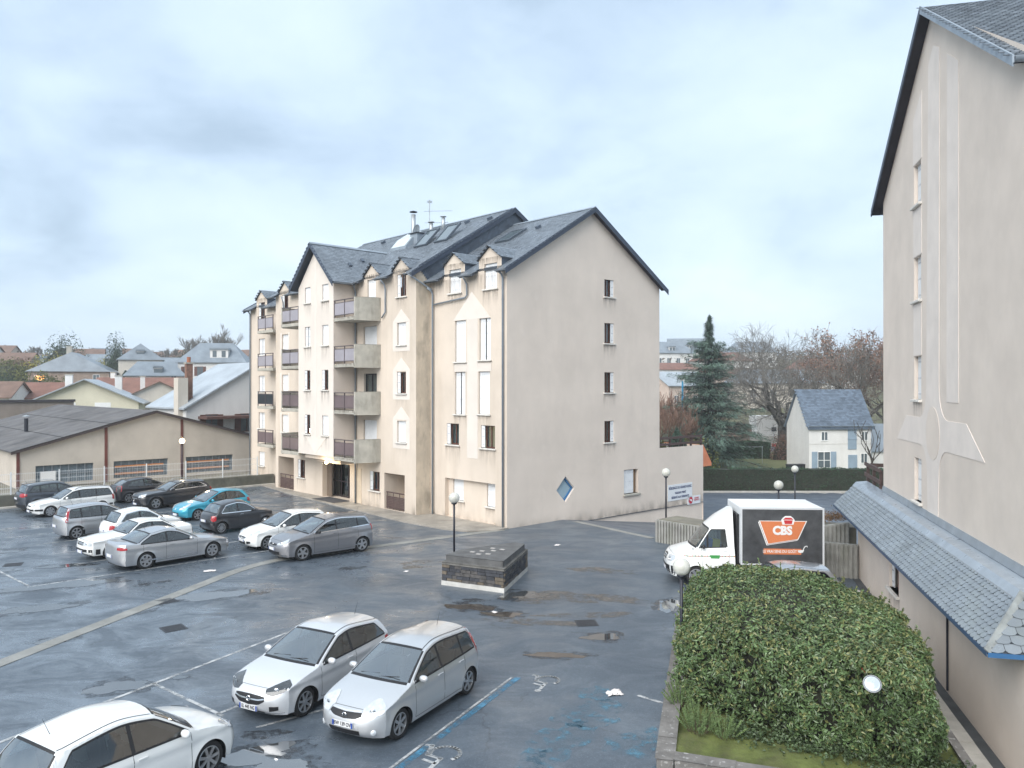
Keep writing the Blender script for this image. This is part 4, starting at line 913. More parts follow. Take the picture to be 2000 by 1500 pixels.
    mb.poly([(e0, tb - T0, z0), (e1, tb - T0, z1), (e1 + .3, tb - T0, z1), (xo + .2, tb - T0, z0)])
    mb.poly([(e0, ta - T0, z0), (5, ta - T0, z0), (5, ta + .8 - T0, z1), (e1, ta + .8 - T0, z1)]); mb.poly([(e0, ta - T0, z0 - .04), (5, ta - T0, z0 - .04), (5, ta + .9 - T0, z0 - .04), (e0, ta + .9 - T0, z0 - .04)])
    lt = mb.build('lean_to_roof', SLATE_B, T)
    ln = math.hypot(e1 - e0, z1 - z0); U = (0, 1, 0); V = (e1 - e0, 0, z1 - z0); O = (e0 - .02, ta - T0, z0 + .004)
    sl = slates(O, U, V, [(0, 0), (tb - ta, 0), (tb - ta - .05, ln), (.8, ln)], sw=.19, sh=.122, round_=True, lift=.02, seed=9)
    sl.sort(key=lambda s: s[0][0].y)
    for s in sl[:300]:
        mb = MB(); slate_into(mb, [s]); mb.build('slate', SLATE_L, lt)
    mb = MB(); slate_into(mb, sl[300:]); stuff(mb.build('slate_courses', SLATE_L, lt))
    sl = slates((e0, ta - T0 - .02, z0 + .004), (1, 0, 0), (0, .8, z1 - z0), [(0, 0), (3, 0), (3, ln), (.8, ln)], sw=.26, sh=.17, round_=True, lift=.02, seed=10)
    mb = MB(); slate_into(mb, sl); stuff(mb.build('slate_courses', SLATE_L, lt))
    MB().prism([(e1 - .13, z1 - .09), (e1 - .12, z1 - .06), (e1, z1 + .07), (.0, z1 + .115), (.0, z1 - .02)], lambda p, q, d: (p, d, q), ta + .8 - T0, tb - T0).build('zinc_flashing', mat('wet_zinc', (.33, .375, .42), .35, .3, var=.15, vscale=2, rvar=.12), lt)
    MB().prism([(-.07, z1 + .12), (-.02, z1 + .30), (0, z1 + .30), (0, z1 + .08)], lambda p, q, d: (p, d, q), ta + .8 - T0, 30.0 - T0).build('wall_flashing', ZINC, lt)
    a = Vector((e0 - .03, ta - T0 - .03, z0 + .03)); b = Vector((e1, ta + .8 - T0, z1 + .05)); MB().bar(a, b, .13, .025, up=(1, -1, 1)).build('hip_strip', mat('mossy_hip', (.25, .265, .26), .6, var=.3, vscale=4, streak=.6, scol=(.33, .34, .30), sscale=(3, 3, 3)), lt)
    FB = mat('blue_fascia', (.035, .12, .26), .45, var=.1)
    MB().box(e0 - .035, e0 - .022, ta - T0, tb - T0, z0 - .07, z0 + .012).build('fascia', mat('slate_blue_fascia', (.05, .09, .16), .5), lt); MB().box(e0 - .02, 5, ta - T0 - .04, ta - T0 - .026, z0 - .07, z0 + .012).build('fascia', FB, lt)
    MB().tube([(xo - .03, 19.9 - T0, .1), (xo - .03, 19.9 - T0, 2.38)], .025, 8).build('conduit', BLACK, T)
    # timber railing of the terrace behind the lean-to
    tr = bpy.data.objects.new('terrace_railing', None); C.objects.link(tr); tr.parent = T
    for k in range(3): y = lerp(30.6, 33.0, k / 2) - T0; MB().box(-.02, .08, y - .05, y + .05, 3.3, 4.0).build('post', DARKWOOD, tr)
    for z in (3.55, 3.95): MB().box(-.07, -.025, 30.3 - T0, 33.2 - T0, z, z + .14).build('rail', DARKWOOD, tr)
    MB().box(.1, 3, 33.0 - T0, 33.05 - T0, 3.9, 4.04).build('rail', DARKWOOD, tr)
    return T
right_building()
# path beside the lower wall
def side_path():
    base = bpy.data.objects.new('side_path', None); C.objects.link(base); struct(base)
    for k in range(34):
        t = 11.5 + k * .52; mb = MB(); z = .05 + random.uniform(0, .012)
        mb.prism([(4.5, t), (4.97, t), (4.97, t + .5), (4.5, t + .5)], lambda a, b, d: r2w(a, b, d), -.02, z); mb.build('paving_slab', CONC2, base)
    mb = MB(); mb.prism([(4.98, 11), (5.22, 11), (5.22, 31), (4.98, 31)], lambda a, b, d: r2w(a, b, d), -.02, .02); mb.build('gutter_channel', mat('dark_channel', (.06, .065, .07), .7, var=.3, vscale=3), base)
side_path()
# hedge bed with low stone wall
BEDWALL = mat('lichened_coping', (.17, .16, .15), .9, var=.3, vscale=3, bump=.5, bscale=18, speck=.7, spcol=(.48, .47, .45), spscale=7, streak=.4, scol=(.10, .09, .08), sscale=(2, 2, 2))
MOSS = mat('mossy_lawn', (.105, .125, .035), .95, var=.45, vscale=2.5, bump=.8, bscale=22, streak=.7, scol=(.11, .085, .055), sscale=(1.6, 1.6, 1.6))
def bed():
    t = thing('hedge_bed', 'raised planting bed edged with lichened stone coping under the big hedge', 'planter', r2w(-.95, 14.25), RA)
    L = lambda p, q: (p + .95, q - 14.25)
    rd = random.Random(3)
    def run(p0, p1, w, inward):
        a = Vector(p0); b = Vector(p1); n = max(1, round((b - a).length / .95)); d = (b - a).normalized(); nn = Vector((-d.y, d.x)) * inward
        for k in range(n):
            q0 = a.lerp(b, k / n) + d * .004; q1 = a.lerp(b, (k + 1) / n) - d * .004; h = .44 + rd.uniform(-.012, .012)
            mb = MB(); mb.prism([tuple(q0), tuple(q1), tuple(q1 + nn * w), tuple(q0 + nn * w)], lambda x, y, z: (x, y, z), -.05, h); bevel(mb.build('coping_stone', BEDWALL, t), .025, 2)
    run(L(-.95, 14.25), L(-.95, 23.3), .3, -1); run(L(-.64, 14.25), L(4.4, 13.75), .28, 1); run(L(4.4, 14.05), L(4.4, 23.3), .12, 1); run(L(-.64, 23.3), L(4.2, 23.3), .2, -1)
    mb = MB(); N = 46; rows = []
    for i in range(N + 1):
        row = []
        for j in range(N + 1):
            x, y = lerp(.28, 5.3, i / N), lerp(.1, 9.0, j / N); row.append((x, y, .33 + .05 * math.sin(x * 3 + 1) * math.sin(y * 2.3) + rd.uniform(-.015, .015)))
        rows.append(row)
    mb.grid(rows); mb.build('soil', MOSS, t, smooth=True)
    return t
bed()
LEAF = mat('laurel_leaf', (.098, .150, .062), .32, var=.35, vscale=1.1, island=.42, spec=.55)
LEAF2 = mat('laurel_leaf_yellow_olive', (.175, .185, .075), .38, var=.3, vscale=2, island=.3)
LEAF3 = mat('reddish_leaf', (.26, .045, .03), .4, var=.3)
TWIG = mat('twig_bark', (.10, .075, .055), .85, var=.3, vscale=6)
SHADE = mat('core_shade', (.03, .032, .022), .95, var=.4, vscale=5)  # solid core inside hedges and bushes, coloured like the shade between leaves
def leaf_quad(mb, c, n, rd, ln, wd, fold=.25):
    n = Vector(n).normalized(); a = Vector((rd.uniform(-1, 1), rd.uniform(-1, 1), rd.uniform(-1, .4))); a = (a - n * a.dot(n))
    if a.length < .05: a = n.orthogonal()
    a.normalize(); b = n.cross(a); c = Vector(c); i = len(mb.v)
    mb.v += [tuple(c - a * ln * .5), tuple(c - a * ln * .05 + b * wd * .5 + n * wd * fold), tuple(c + a * ln * .5 - n * ln * .12), tuple(c - a * ln * .05 - b * wd * .5 + n * wd * fold)]
    mb.f.append((i, i + 1, i + 2)); mb.f.append((i, i + 2, i + 3))
def big_hedge():
    o0 = Vector(r2w(1.9, 19, .3)); T = thing('laurel_hedge', 'big rounded evergreen laurel hedge filling the raised bed', 'hedge', tuple(o0), RA)
    foot = [(-.62, 17.3), (1.0, 15.95), (2.5, 15.15), (3.45, 14.9), (4.0, 16.4), (4.15, 18), (4.1, 20), (3.3, 21.9), (1.9, 22.6), (-.1, 22.4), (-.65, 20.5)]
    c = Vector((1.9, 19)); nb = len(foot); rd = random.Random(11)
    # smooth closed outline
    def outline(u):
        k = int(u) % nb; t = u - int(u); p = [Vector(foot[(k + j - 1) % nb]) for j in range(4)]
        return .5 * ((2 * p[1]) + (-p[0] + p[2]) * t + (2 * p[0] - 5 * p[1] + 4 * p[2] - p[3]) * t * t + (-p[0] + 3 * p[1] - 3 * p[2] + p[3]) * t ** 3)
    def lump(u, v): return 1 + .03 * math.sin(u * 2.1 + 3 * v) + .035 * math.sin(u * 3.7 + v * 5 + 1) + .028 * math.sin(u * 9 + v * 11) + .018 * math.sin(u * 17 - v * 23) + .014 * math.sin(u * 29 + v * 31)
    H = 1.95
    def surf(u, v):   # v 0..1 : side from the ground up, over the rounded shoulder to the middle of the top
        e = outline(u) - c; m = lump(u, v)
        if v < .5: s = v / .5; r = .93 + .09 * math.sin(s * math.pi * .8); z = .02 + s * H * .80
        else: s = (v - .5) / .5; a = s * math.pi / 2; r = .985 * (math.cos(a) ** .62); z = H * .80 + H * .24 * math.sin(a) ** .8
        q = e * r * m
        return Vector((q.x, q.y, z * (1 + .03 * math.sin(u * 1.3 + 2)) - .17 * max(0, q.x - .9) * (z / H) - .30 * max(0, -1.5 - q.x) * (z / H)))
    mb = MB(); rows = [[surf(nb * k / 80, v / 22) * .90 for k in range(81)] for v in range(23)]; mb.grid(rows); core = mb.build('dark_core', SHADE, T, smooth=True)
    fo = MB(); fo2 = MB()
    area = []
    for k in range(400):
        pass
    cnt = 0
    while cnt < 62000:
        u = rd.random() * nb; v = rd.random() ** .9
        if v > .5 and rd.random() > max(.05, math.cos((v - .5) / .5 * math.pi / 2) ** .6): continue
        p = surf(u, v); p1 = surf(u + .03, v); p2 = surf(u, min(1, v + .02)) if v < .98 else surf(u, v - .02)
        n = (p1 - p).cross(p2 - p); n = n.normalized() if n.length > 1e-9 else Vector((0, 0, 1))
        if n.dot(Vector((p.x, p.y, .4))) < 0: n = -n
        dens = math.sin(u * 6.3 + v * 21) * math.sin(u * 4.1 - v * 13) + .5 * math.sin(u * 17 + v * 9)
        if dens < -.7 and rd.random() < .6: continue
        dp = rd.random() ** 1.6 * .20 + max(0, -dens) * .05; q = p - n * dp + Vector((rd.gauss(0, .02), rd.gauss(0, .02), rd.gauss(0, .02)))
        if q.z < .12 and rd.random() < .7: continue
        nn = (n + Vector((rd.gauss(0, .55), rd.gauss(0, .55), rd.gauss(.25, .5)))).normalized()
        yel = rd.random() < (.06 + (.30 if v > .45 and math.sin(u * 2.3 + 1) > -.3 else .1) * max(0, 1 - dp * 6))  # lighter yellow-olive leaves, likelier towards the top and the outer surface
        leaf_quad(fo2 if yel else fo, q, nn, rd, rd.uniform(.06, .14), rd.uniform(.03, .058)); cnt += 1
    for k in range(240):      # stray shoots standing out of the clipped surface
        u = rd.random() * nb; v = rd.uniform(.3, .92); p = surf(u, v); d_ = Vector((p.x * .25, p.y * .25, 1.2)).normalized() + Vector((rd.gauss(0, .35), rd.gauss(0, .35), 0)); ln_ = rd.uniform(.06, .2)
        for j in range(7): leaf_quad(fo if rd.random() < .5 else fo2, p + d_ * ln_ * (j / 6), (rd.gauss(0, 1), rd.gauss(0, 1), .6), rd, rd.uniform(.06, .12), .04)
    stuff(fo.build('foliage', LEAF, T)); stuff(fo2.build('pale_foliage', LEAF2, T))
    fo3 = MB()
    for k in range(45):
        q = Vector((.95 + rd.gauss(0, .10), -3.62 + rd.gauss(0, .06), 1.62 + rd.gauss(0, .05))); leaf_quad(fo3, q, (0, -1, .3), rd, .08, .04)
    stuff(fo3.build('red_leaves', LEAF3, T))
big_hedge()
def rosemary(p, t_, h, r, n, seed, label):
    T = thing('rosemary_bush', label, 'bush', r2w(p, t_, .34), 0, 'small shrubs at the bed corner'); rd = random.Random(seed); mb = MB(); st = MB()
    for k in range(n):
        a = rd.uniform(0, 6.28); q = r * math.sqrt(rd.random()); b = Vector((q * math.cos(a), q * math.sin(a), 0)); tip = b * 1.25 + Vector((rd.gauss(0, .05), rd.gauss(0, .05), h * rd.uniform(.6, 1.05) * (1 - .4 * (q / r) ** 2)))
        st.tube([b * .5, tip], [.006, .003], 3, cap=False)
        for j in range(60):
            f = rd.uniform(.25, 1); c = (b * .5).lerp(tip, f); leaf_quad(mb, c, (rd.gauss(0, 1), rd.gauss(0, 1), rd.gauss(.3, .6)), rd, .055, .016)
    stuff(mb.build('foliage', mat('rosemary_leaf', (.15, .22, .085), .6, var=.3, vscale=3, island=.35), T)); stuff(st.build('stems', TWIG, T))
rosemary(-.25, 15.75, .62, .36, 60, 1, 'larger rosemary bush at the corner of the hedge bed'); rosemary(-.62, 16.9, .62, .30, 46, 2, 'smaller rosemary bush against the left side of the hedge'); rosemary(.25, 15.6, .5, .28, 36, 3, 'rightmost of the three rosemary bushes on the moss')
def groundcover():
    T = thing('ivy_patch', 'low trailing ivy along the foot of the hedge', 'ivy', r2w(2.5, 14.9, .33), RA); rd = random.Random(5); mb = MB()
    for k in range(2600):
        x = rd.uniform(-2.2, 1.9); y = rd.gauss(0, .28) + .55 - x * .28; leaf_quad(mb, (x, y, .03 + abs(rd.gauss(0, .06))), (rd.gauss(0, .5), rd.gauss(0, .5), 1), rd, .07, .06)
    stuff(mb.build('foliage', mat('ivy_leaf', (.06, .09, .04), .5, var=.3, island=.4), T))
groundcover()
def disc_lamp():
    T = thing('round_floodlight', 'round white floodlight on a thin post in front of the hedge', 'floodlight', r2w(2.7, 14.98, .3), R(-18))
    MB().tube([(0, .75, 0), (0, .75, 1.15), (0, .5, 1.38), (0, -.08, 1.5)], .02, 8).build('post', BLACK, T)
    h = MB().lathe([(.05, -.07), (.13, -.05), (.152, .0), (.152, .025), (.135, .03)], 28).build('housing', mat('grey_housing', (.30, .31, .32), .4), T, smooth=True, loc=(0, -.16, 1.56), rot=(R(52), 0, 0))
    MB().lathe([(.001, .034), (.085, .033), (.094, .027), (.112, .030), (.128, .026)], 28).build('lens', mat('milky_lens', (.42, .47, .52), .15), h, smooth=True)
disc_lamp()
# globe lamps
GLOBE = glass_mat('globe_plastic', (.8, .8, .78), 1.5, .12)
def globe_lamp(loc, zt, label, r=.2, lit=False, zb=None):
    T = thing('globe_lamp', label, 'street lamp', (loc[0], loc[1], loc[2]), 0, 'globe lamps of the residence'); h = zt - loc[2]
    MB().tube([(0, 0, -.05), (0, 0, h - r * .9)], .038, 10).build('pole', BLACK, T, smooth=True)
    MB().lathe([(.04, h - r * 1.25), (.10, h - r * 1.08), (.11, h - r * .92), (.06, h - r * .86)], 16).build('collar', BLACK, T, smooth=True)
    prof = [(max(.001, r * math.cos(R(a))), h + r * math.sin(R(a))) for a in range(-64, 91, 11)]
    if lit:
        MB().lathe(prof, 24).build('globe', mat('lit_lamp_globe', (1, .9, .7), .4, var=0, emit=(1, .80, .48), estr=4), T, smooth=True)
        ld = bpy.data.lights.new('lamp_light', 'POINT'); ld.energy = 55; ld.color = (1, .8, .5); ld.shadow_soft_size = .2; lo = bpy.data.objects.new('lamp_light', ld); C.objects.link(lo); lo.parent = T; lo.location = (0, -.1, h + r + .12)
    else:
        g = MB().lathe(prof, 24).build('globe', mat('milky_globe', (.66, .66, .60), .12, var=.05, alpha=.72, spec=.8), T, smooth=True)
        MB().lathe([(.001, h - r * .5), (.07, h - r * .4), (.075, h + r * .1), (.001, h + r * .2)], 12).build('lamp_holder', mat('cream_lampholder', (.6, .55, .42), .5), g, smooth=True)
lw = l2w(-6.9, 23.7)
globe_lamp((lw[0], lw[1], 0), 3.45, 'lit globe lamp by the white mesh fence', .17, lit=True)
globe_lamp((-2.12, 29.1, 1.0), 2.92, 'globe lamp standing in the stone planter')
globe_lamp((7.08, 36.5, .8), 3.05, 'globe lamp rising from the ribbed planter by the wall sign')
globe_lamp((4.0, 18.75, 0), 2.74, 'globe lamp at the left end of the hedge', .205)
globe_lamp((11.35, 33.8, 0), 2.8, 'globe lamp showing just above the truck box')
globe_lamp((15.75, 44.2, -1.2), 2.4, 'farthest globe lamp in front of the clipped street hedge')
# stone planter in the middle
def stone_planter():
    T = thing('stone_planter', 'five sided dark stone planter with concrete lid in the middle of the lot', 'planter', (-.9, 28.3, 0), 0)
    P = [(-2.52, 28.02), (-.26, 26.85), (.62, 30.2), (.2, 30.5), (-1.95, 29.0)]; P = [(a + .9, b - 28.3) for a, b in P]; cc = Vector((sum(p[0] for p in P) / 5, sum(p[1] for p in P) / 5))
    def off(k): return [tuple(cc + (Vector(p) - cc) * k) for p in P]
    MB().prism(off(.985), lambda a, b, d: (a, b, d), -.05, .16).build('plinth', mat('pale_plinth', (.50, .49, .46), .8, var=.2, vscale=2, streak=.4, scol=(.25, .24, .2)), T)
    MB().prism(off(.965), lambda a, b, d: (a, b, d), .16, .74).build('mortar_core', mat('dark_mortar', (.035, .036, .038), .95, var=.3), T)
    bevel(MB().prism(off(.985), lambda a, b, d: (a, b, d), .74, .82).build('top_course', mat('dark_weathered_course', (.13, .125, .115), .9, var=.4, vscale=4, bump=.4, bscale=20), T), .02, 2)
    bevel(MB().prism(off(.90), lambda a, b, d: (a, b, d), .82, 1.05).build('lid', mat('dark_aggregate_lid', (.105, .105, .105), .85, var=.3, vscale=3, bump=.5, bscale=60, speck=.5, spcol=(.18, .18, .17), spscale=40), T), .02, 2)
    SD = [mat('dark_stone', (.045, .047, .055), .75, var=.4, vscale=5, bump=.6, bscale=15), mat('mid_stone', (.085, .080, .078), .8, var=.4, vscale=5, bump=.6, bscale=15), mat('ochre_stone', (.135, .112, .085), .85, var=.3, vscale=5, bump=.6, bscale=15)]
    rd = random.Random(4)
    for k in range(5):
        a = Vector(P[k]); b = Vector(P[(k + 1) % 5]); a = cc + (a - cc) * .965; b = cc + (b - cc) * .965; d = (b - a); ln = d.length; d.normalize(); nn = Vector((d.y, -d.x))
        if nn.dot(a - cc) < 0: nn = -nn
        if k in (3,): rowsz = [.17, .45]
        z = .165; row = 0
        while z < .72:
            hh = min(rd.uniform(.085, .13), .735 - z); s = 0
            if hh < .04: break
            while s < ln - .02:
                w_ = min(rd.uniform(.16, .42), ln - s)
                if ln - s - w_ < .08: w_ = ln - s
                pr = rd.uniform(.012, .035); c3 = a + d * (s + w_ / 2) + nn * (pr / 2 - .02); corner = s < .01 or s + w_ > ln - .01
                mb = MB(); mb.obox((c3.x, c3.y, z + hh / 2), (d.x, d.y, 0), (nn.x, nn.y, 0), (0, 0, 1), w_ / 2 - .007, pr / 2 + .02, hh / 2 - .007)
                for q in range(8):
                    v = mb.v[q]; mb.v[q] = (v[0] + rd.uniform(-.008, .008), v[1] + rd.uniform(-.008, .008), v[2] + rd.uniform(-.005, .005))
                mb.build('stone', SD[2] if (corner and rd.random() < .55) or (row == 0 and rd.random() < .4) else rd.choice((SD[0], SD[0], SD[1])), T); s += w_
            z += hh; row += 1
    PV = mat('pale_paver', (.40, .38, .36), .8, var=.1); 
    for (u, v) in ((.22, .30), (.40, .44), (.62, .28), (.42, .20), (.64, .55), (.80, .70), (.55, .72)):
        e1 = Vector(P[1]) - Vector(P[0]); e2 = Vector(P[2]) - Vector(P[1]); q = Vector(P[0]) + e1 * (.15 + u * .8) + e2 * v * .8
        q = cc + (q - cc) * .8
        MB().box(-.09, .09, -.06, .06, 1.045, 1.065).build('glass_block', PV, T, loc=(q.x, q.y, 0), rot=(0, 0, -.45))
stone_planter()
RIB = mat('ribbed_concrete', (.29, .285, .265), .9, var=.25, vscale=2, streak=.6, scol=(.12, .13, .09), sscale=(2, 2, .6), bump=.3, bscale=30)
def ribbed(name, a, b, h0, h1, depth, label, zb=0.0, soil=True):
    a = Vector(a); b = Vector(b); d = (b - a); ln = d.length; T = thing(name, label, 'planter' if soil else 'retaining wall', (a.x, a.y, zb), math.atan2(d.y, d.x))
    mb = MB(); mb.prism([(0, -.4), (ln, -.4), (ln, h1), (0, h0)], lambda p, q, e: (p, e, q), 0, depth); mb.build('wall', RIB, T)
    mb = MB(); n = int(ln / .15)
    for k in range(n):
        s = (k + .5) * ln / n; hh = lerp(h0, h1, s / ln); mb.obox((s, -.02, (hh - .1) / 2), (1, 0, 0), (0, 1, 0), (0, 0, 1), .045, .05, (hh + .05) / 2)
    stuff(mb.build('ribs', RIB, T))
    if soil: 
        n2 = 12
        for k in range(3):
            x = -.02; mb = MB()
        mb = MB(); m2 = int(depth / .15)
        for k in range(m2): s = (k + .5) * depth / m2; mb.obox((-.02, s, h0 / 2 - .05), (1, 0, 0), (0, 1, 0), (0, 0, 1), .05, .045, h0 / 2)
        stuff(mb.build('side_ribs', RIB, T)); MB().box(.1, ln - .1, .1, depth - .1, min(h0, h1) + .004, min(h0, h1) + .03).build('soil', SOIL, T)
    MB().prism([(-.04, h0), (ln + .04, h1), (ln + .04, h1 + .0), (-.04, h0)], lambda p, q, e: (p, e, q), -.05, depth + .05)
    return T
ribbed('ribbed_planter', (6.5, 35.8), (8.9, 33.2), 1.0, 1.0, 1.5, 'ribbed concrete planter box beside the white truck')
ribbed('ribbed_wall', (10.7, 29.7), (12.6, 28.9), 1.25, 1.22, .2, 'ribbed concrete wall between truck and building', soil=False)
ribbed('sloping_wall', (10.6, 31.5), (13.0, 30.6), 1.25, 1.75, .25, 'plain stained concrete wall with sloping top behind the truck', soil=False)
def dry_plants():
    T = thing('dry_border_plants', 'brownish dry border plants on top of the sloping wall', 'plants', (12, 32, 1.45), -.35); rd = random.Random(8); mb = MB()
    for k in range(1800):
        x = rd.uniform(-1.6, 1.6); leaf_quad(mb, (x, rd.gauss(0, .35), .1 + x * .16 + abs(rd.gauss(0, .16))), (rd.gauss(0, 1), rd.gauss(0, 1), .5), rd, .12, .03)
    stuff(mb.build('foliage', mat('dry_leaf', (.16, .10, .055), .8, var=.3, island=.5), T)); MB().box(-1.7, 1.7, -.5, .5, -1.3, .05).build('soil', SOIL, T)
dry_plants()
# ================================================================== vehicles
def paintm(name, col, metal=0.0, rough=.35, coat=1.0): return mat(name, col, rough, metal, var=.04, vscale=1.2, coat=coat, spec=.5)
P_SILVER = paintm('silver_paint', (.50, .51, .525), .75, .34); P_SILVER2 = paintm('light_silver_paint', (.60, .61, .62), .6, .34); P_GREYS = paintm('warm_silver_paint', (.46, .455, .455), .75, .34)
P_WHITE = paintm('white_car_paint', (.74, .75, .74)); P_GREY = paintm('graphite_paint', (.16, .165, .185), .6, .33); P_BLACK = paintm('black_car_paint', (.012, .012, .016)); P_BLUE = paintm('turquoise_paint', (.035, .33, .46), .3, .32)
P_NAVY = paintm('dark_grey_paint', (.045, .055, .072), .4, .33); P_ANT = paintm('anthracite_paint', (.028, .029, .034), .3, .33)
TRIM = mat('black_trim', (.014, .014, .016), .45, var=.05); RUBBER = mat('tyre_rubber', (.018, .018, .019), .8, var=.2, vscale=8); SEATM = mat('seat_fabric', (.055, .058, .062), .9, var=.2); SEATL = mat('pale_seat_fabric', (.38, .36, .33), .9, var=.1)
RIM = mat('alloy_rim', (.50, .51, .53), .3, .8, var=.08); RIMD = mat('wheel_dark', (.02, .02, .022), .6, var=.1); CHROME = mat('chrome', (.72, .73, .75), .12, 1.0, var=0)
TAILR = mat('red_tail_lens', (.34, .012, .018), .12, var=.1, vscale=20, coat=1); HEADL = mat('headlamp_lens', (.56, .59, .62), .06, .2, var=.16, vscale=14, coat=1, spec=1); HEADD = mat('headlamp_dark', (.05, .055, .06), .1, .2, var=.3, vscale=12, coat=1); AMBER = mat('amber_lens', (.6, .2, .02), .15, coat=1)
PLATE = mat('number_plate', (.66, .67, .68), .4, var=.03); PLATEB = mat('plate_blue', (.02, .06, .30), .4, var=0); PLATET = mat('plate_text', (.015, .015, .02), .5, var=0); SEAM = mat('panel_gap', (.012, .012, .014), .8, var=0)
WSGLASS = glass_mat('windscreen_glass', (.50, .59, .60), 1.6, .25)
def crom(pts, n):
    out = []
    for k in range(len(pts) - 1):
        p0 = Vector(pts[max(k - 1, 0)]); p1 = Vector(pts[k]); p2 = Vector(pts[k + 1]); p3 = Vector(pts[min(k + 2, len(pts) - 1)])
        for j in range(n):
            t = j / n; out.append(.5 * ((2 * p1) + (-p0 + p2) * t + (2 * p0 - 5 * p1 + 4 * p2 - p3) * t * t + (-p0 + 3 * p1 - 3 * p2 + p3) * t ** 3))
    out.append(Vector(pts[-1])); return out
WHEELS = {}
def wheel_meshes(wr, style):
    k = (round(wr, 2), style)
    if k in WHEELS: return WHEELS[k]
    w = .105; rr = wr * .70
    ty = MB().lathe([(rr, -w * .85), (wr * .9, -w), (wr * .98, -w * .75), (wr, -w * .3), (wr, w * .3), (wr * .98, w * .75), (wr * .9, w), (rr, w * .85)], 36, axis='y').mesh('tyre', RUBBER, True)
    # local +y is the outer face
    rim = MB(); rim.lathe([(rr * 1.02, w * .86), (rr * .93, w * .90), (rr * .90, w * .55), (rr * .9, w * .2)], 36, axis='y')
    n, wd, tw = {'6': (6, .055, 0), '7': (7, .05, 0), '5': (5, .075, 0), '12': (12, .03, 0), '5t': (10, .035, .12), 'cover': (7, .09, 0), '6h': (6, .07, 0)}[style]
    for j in range(n):
        a = 2 * math.pi * j / n + (tw if j % 2 else -tw); d = Vector((math.cos(a), 0, math.sin(a))); e = Vector((-math.sin(a), 0, math.cos(a)))
        c = d * rr * .50 + Vector((0, w * .70, 0)); rim.obox(c, d + Vector((0, .06, 0)), e, (0, 1, 0), rr * .47, wd * wr / .3 * .5, .012)
    rim.lathe([(.001, w * .82), (rr * .2, w * .80), (rr * .24, w * .6)], 16, axis='y')
    if style == '6h':
        for j in range(6):
            a = 2 * math.pi * (j + .5) / 6; q = Vector((math.cos(a), 0, math.sin(a))) * rr * .62; rim.lathe([(rr * .2, w * .7), (rr * .26, w * .72), (rr * .3, w * .68)], 12, (q.x, 0, q.z), 'y')
    rim = rim.mesh('rim', RIM, False); hub = MB().lathe([(.001, w * .35), (rr * .9, w * .35)], 28, axis='y').mesh('brake_shadow', RIMD)  # near-black disc paints in the shade behind the spokes
    WHEELS[k] = (ty, rim, hub); return WHEELS[k]
def add_wheel(T, x, y, wr, style, steer=0.0, name='wheel'):
    s = 1 if y > 0 else -1; w = bpy.data.objects.new(name, None); C.objects.link(w); w.parent = T; w.location = (x, y, wr); w.rotation_euler = (0, 0, (0 if s > 0 else math.pi) + steer); w.empty_display_size = .1
    for nm, me in zip(('tyre', 'rim', 'shade_disc'), wheel_meshes(wr, style)):
        inst(nm, me, w, rot=(0, random.uniform(0, 6), 0) if nm == 'rim' else (0, 0, 0))
def pl(tab, x): return interp(tab, x)
def plates(T, txt, loc, rz, wd=.50, tilt=0.0):
    p = MB().box(-.006, .006, -wd / 2, wd / 2, -.055, .055).build('number_plate', PLATE, T, loc=loc, rot=(0, tilt, rz))
    for s in (-1, 1): MB().box(.0062, .008, s * (wd / 2 - .022) - .02, s * (wd / 2 - .022) + .02, -.053, .053).build('plate_band', PLATEB, p)
    if txt:
        me = text_mesh(txt, .105, .001, sx=.78, bold=.002); me.materials.append(PLATET); inst('lettering', me, p, (.009, 0, 0), (R(90), 0, R(90)))
    return p
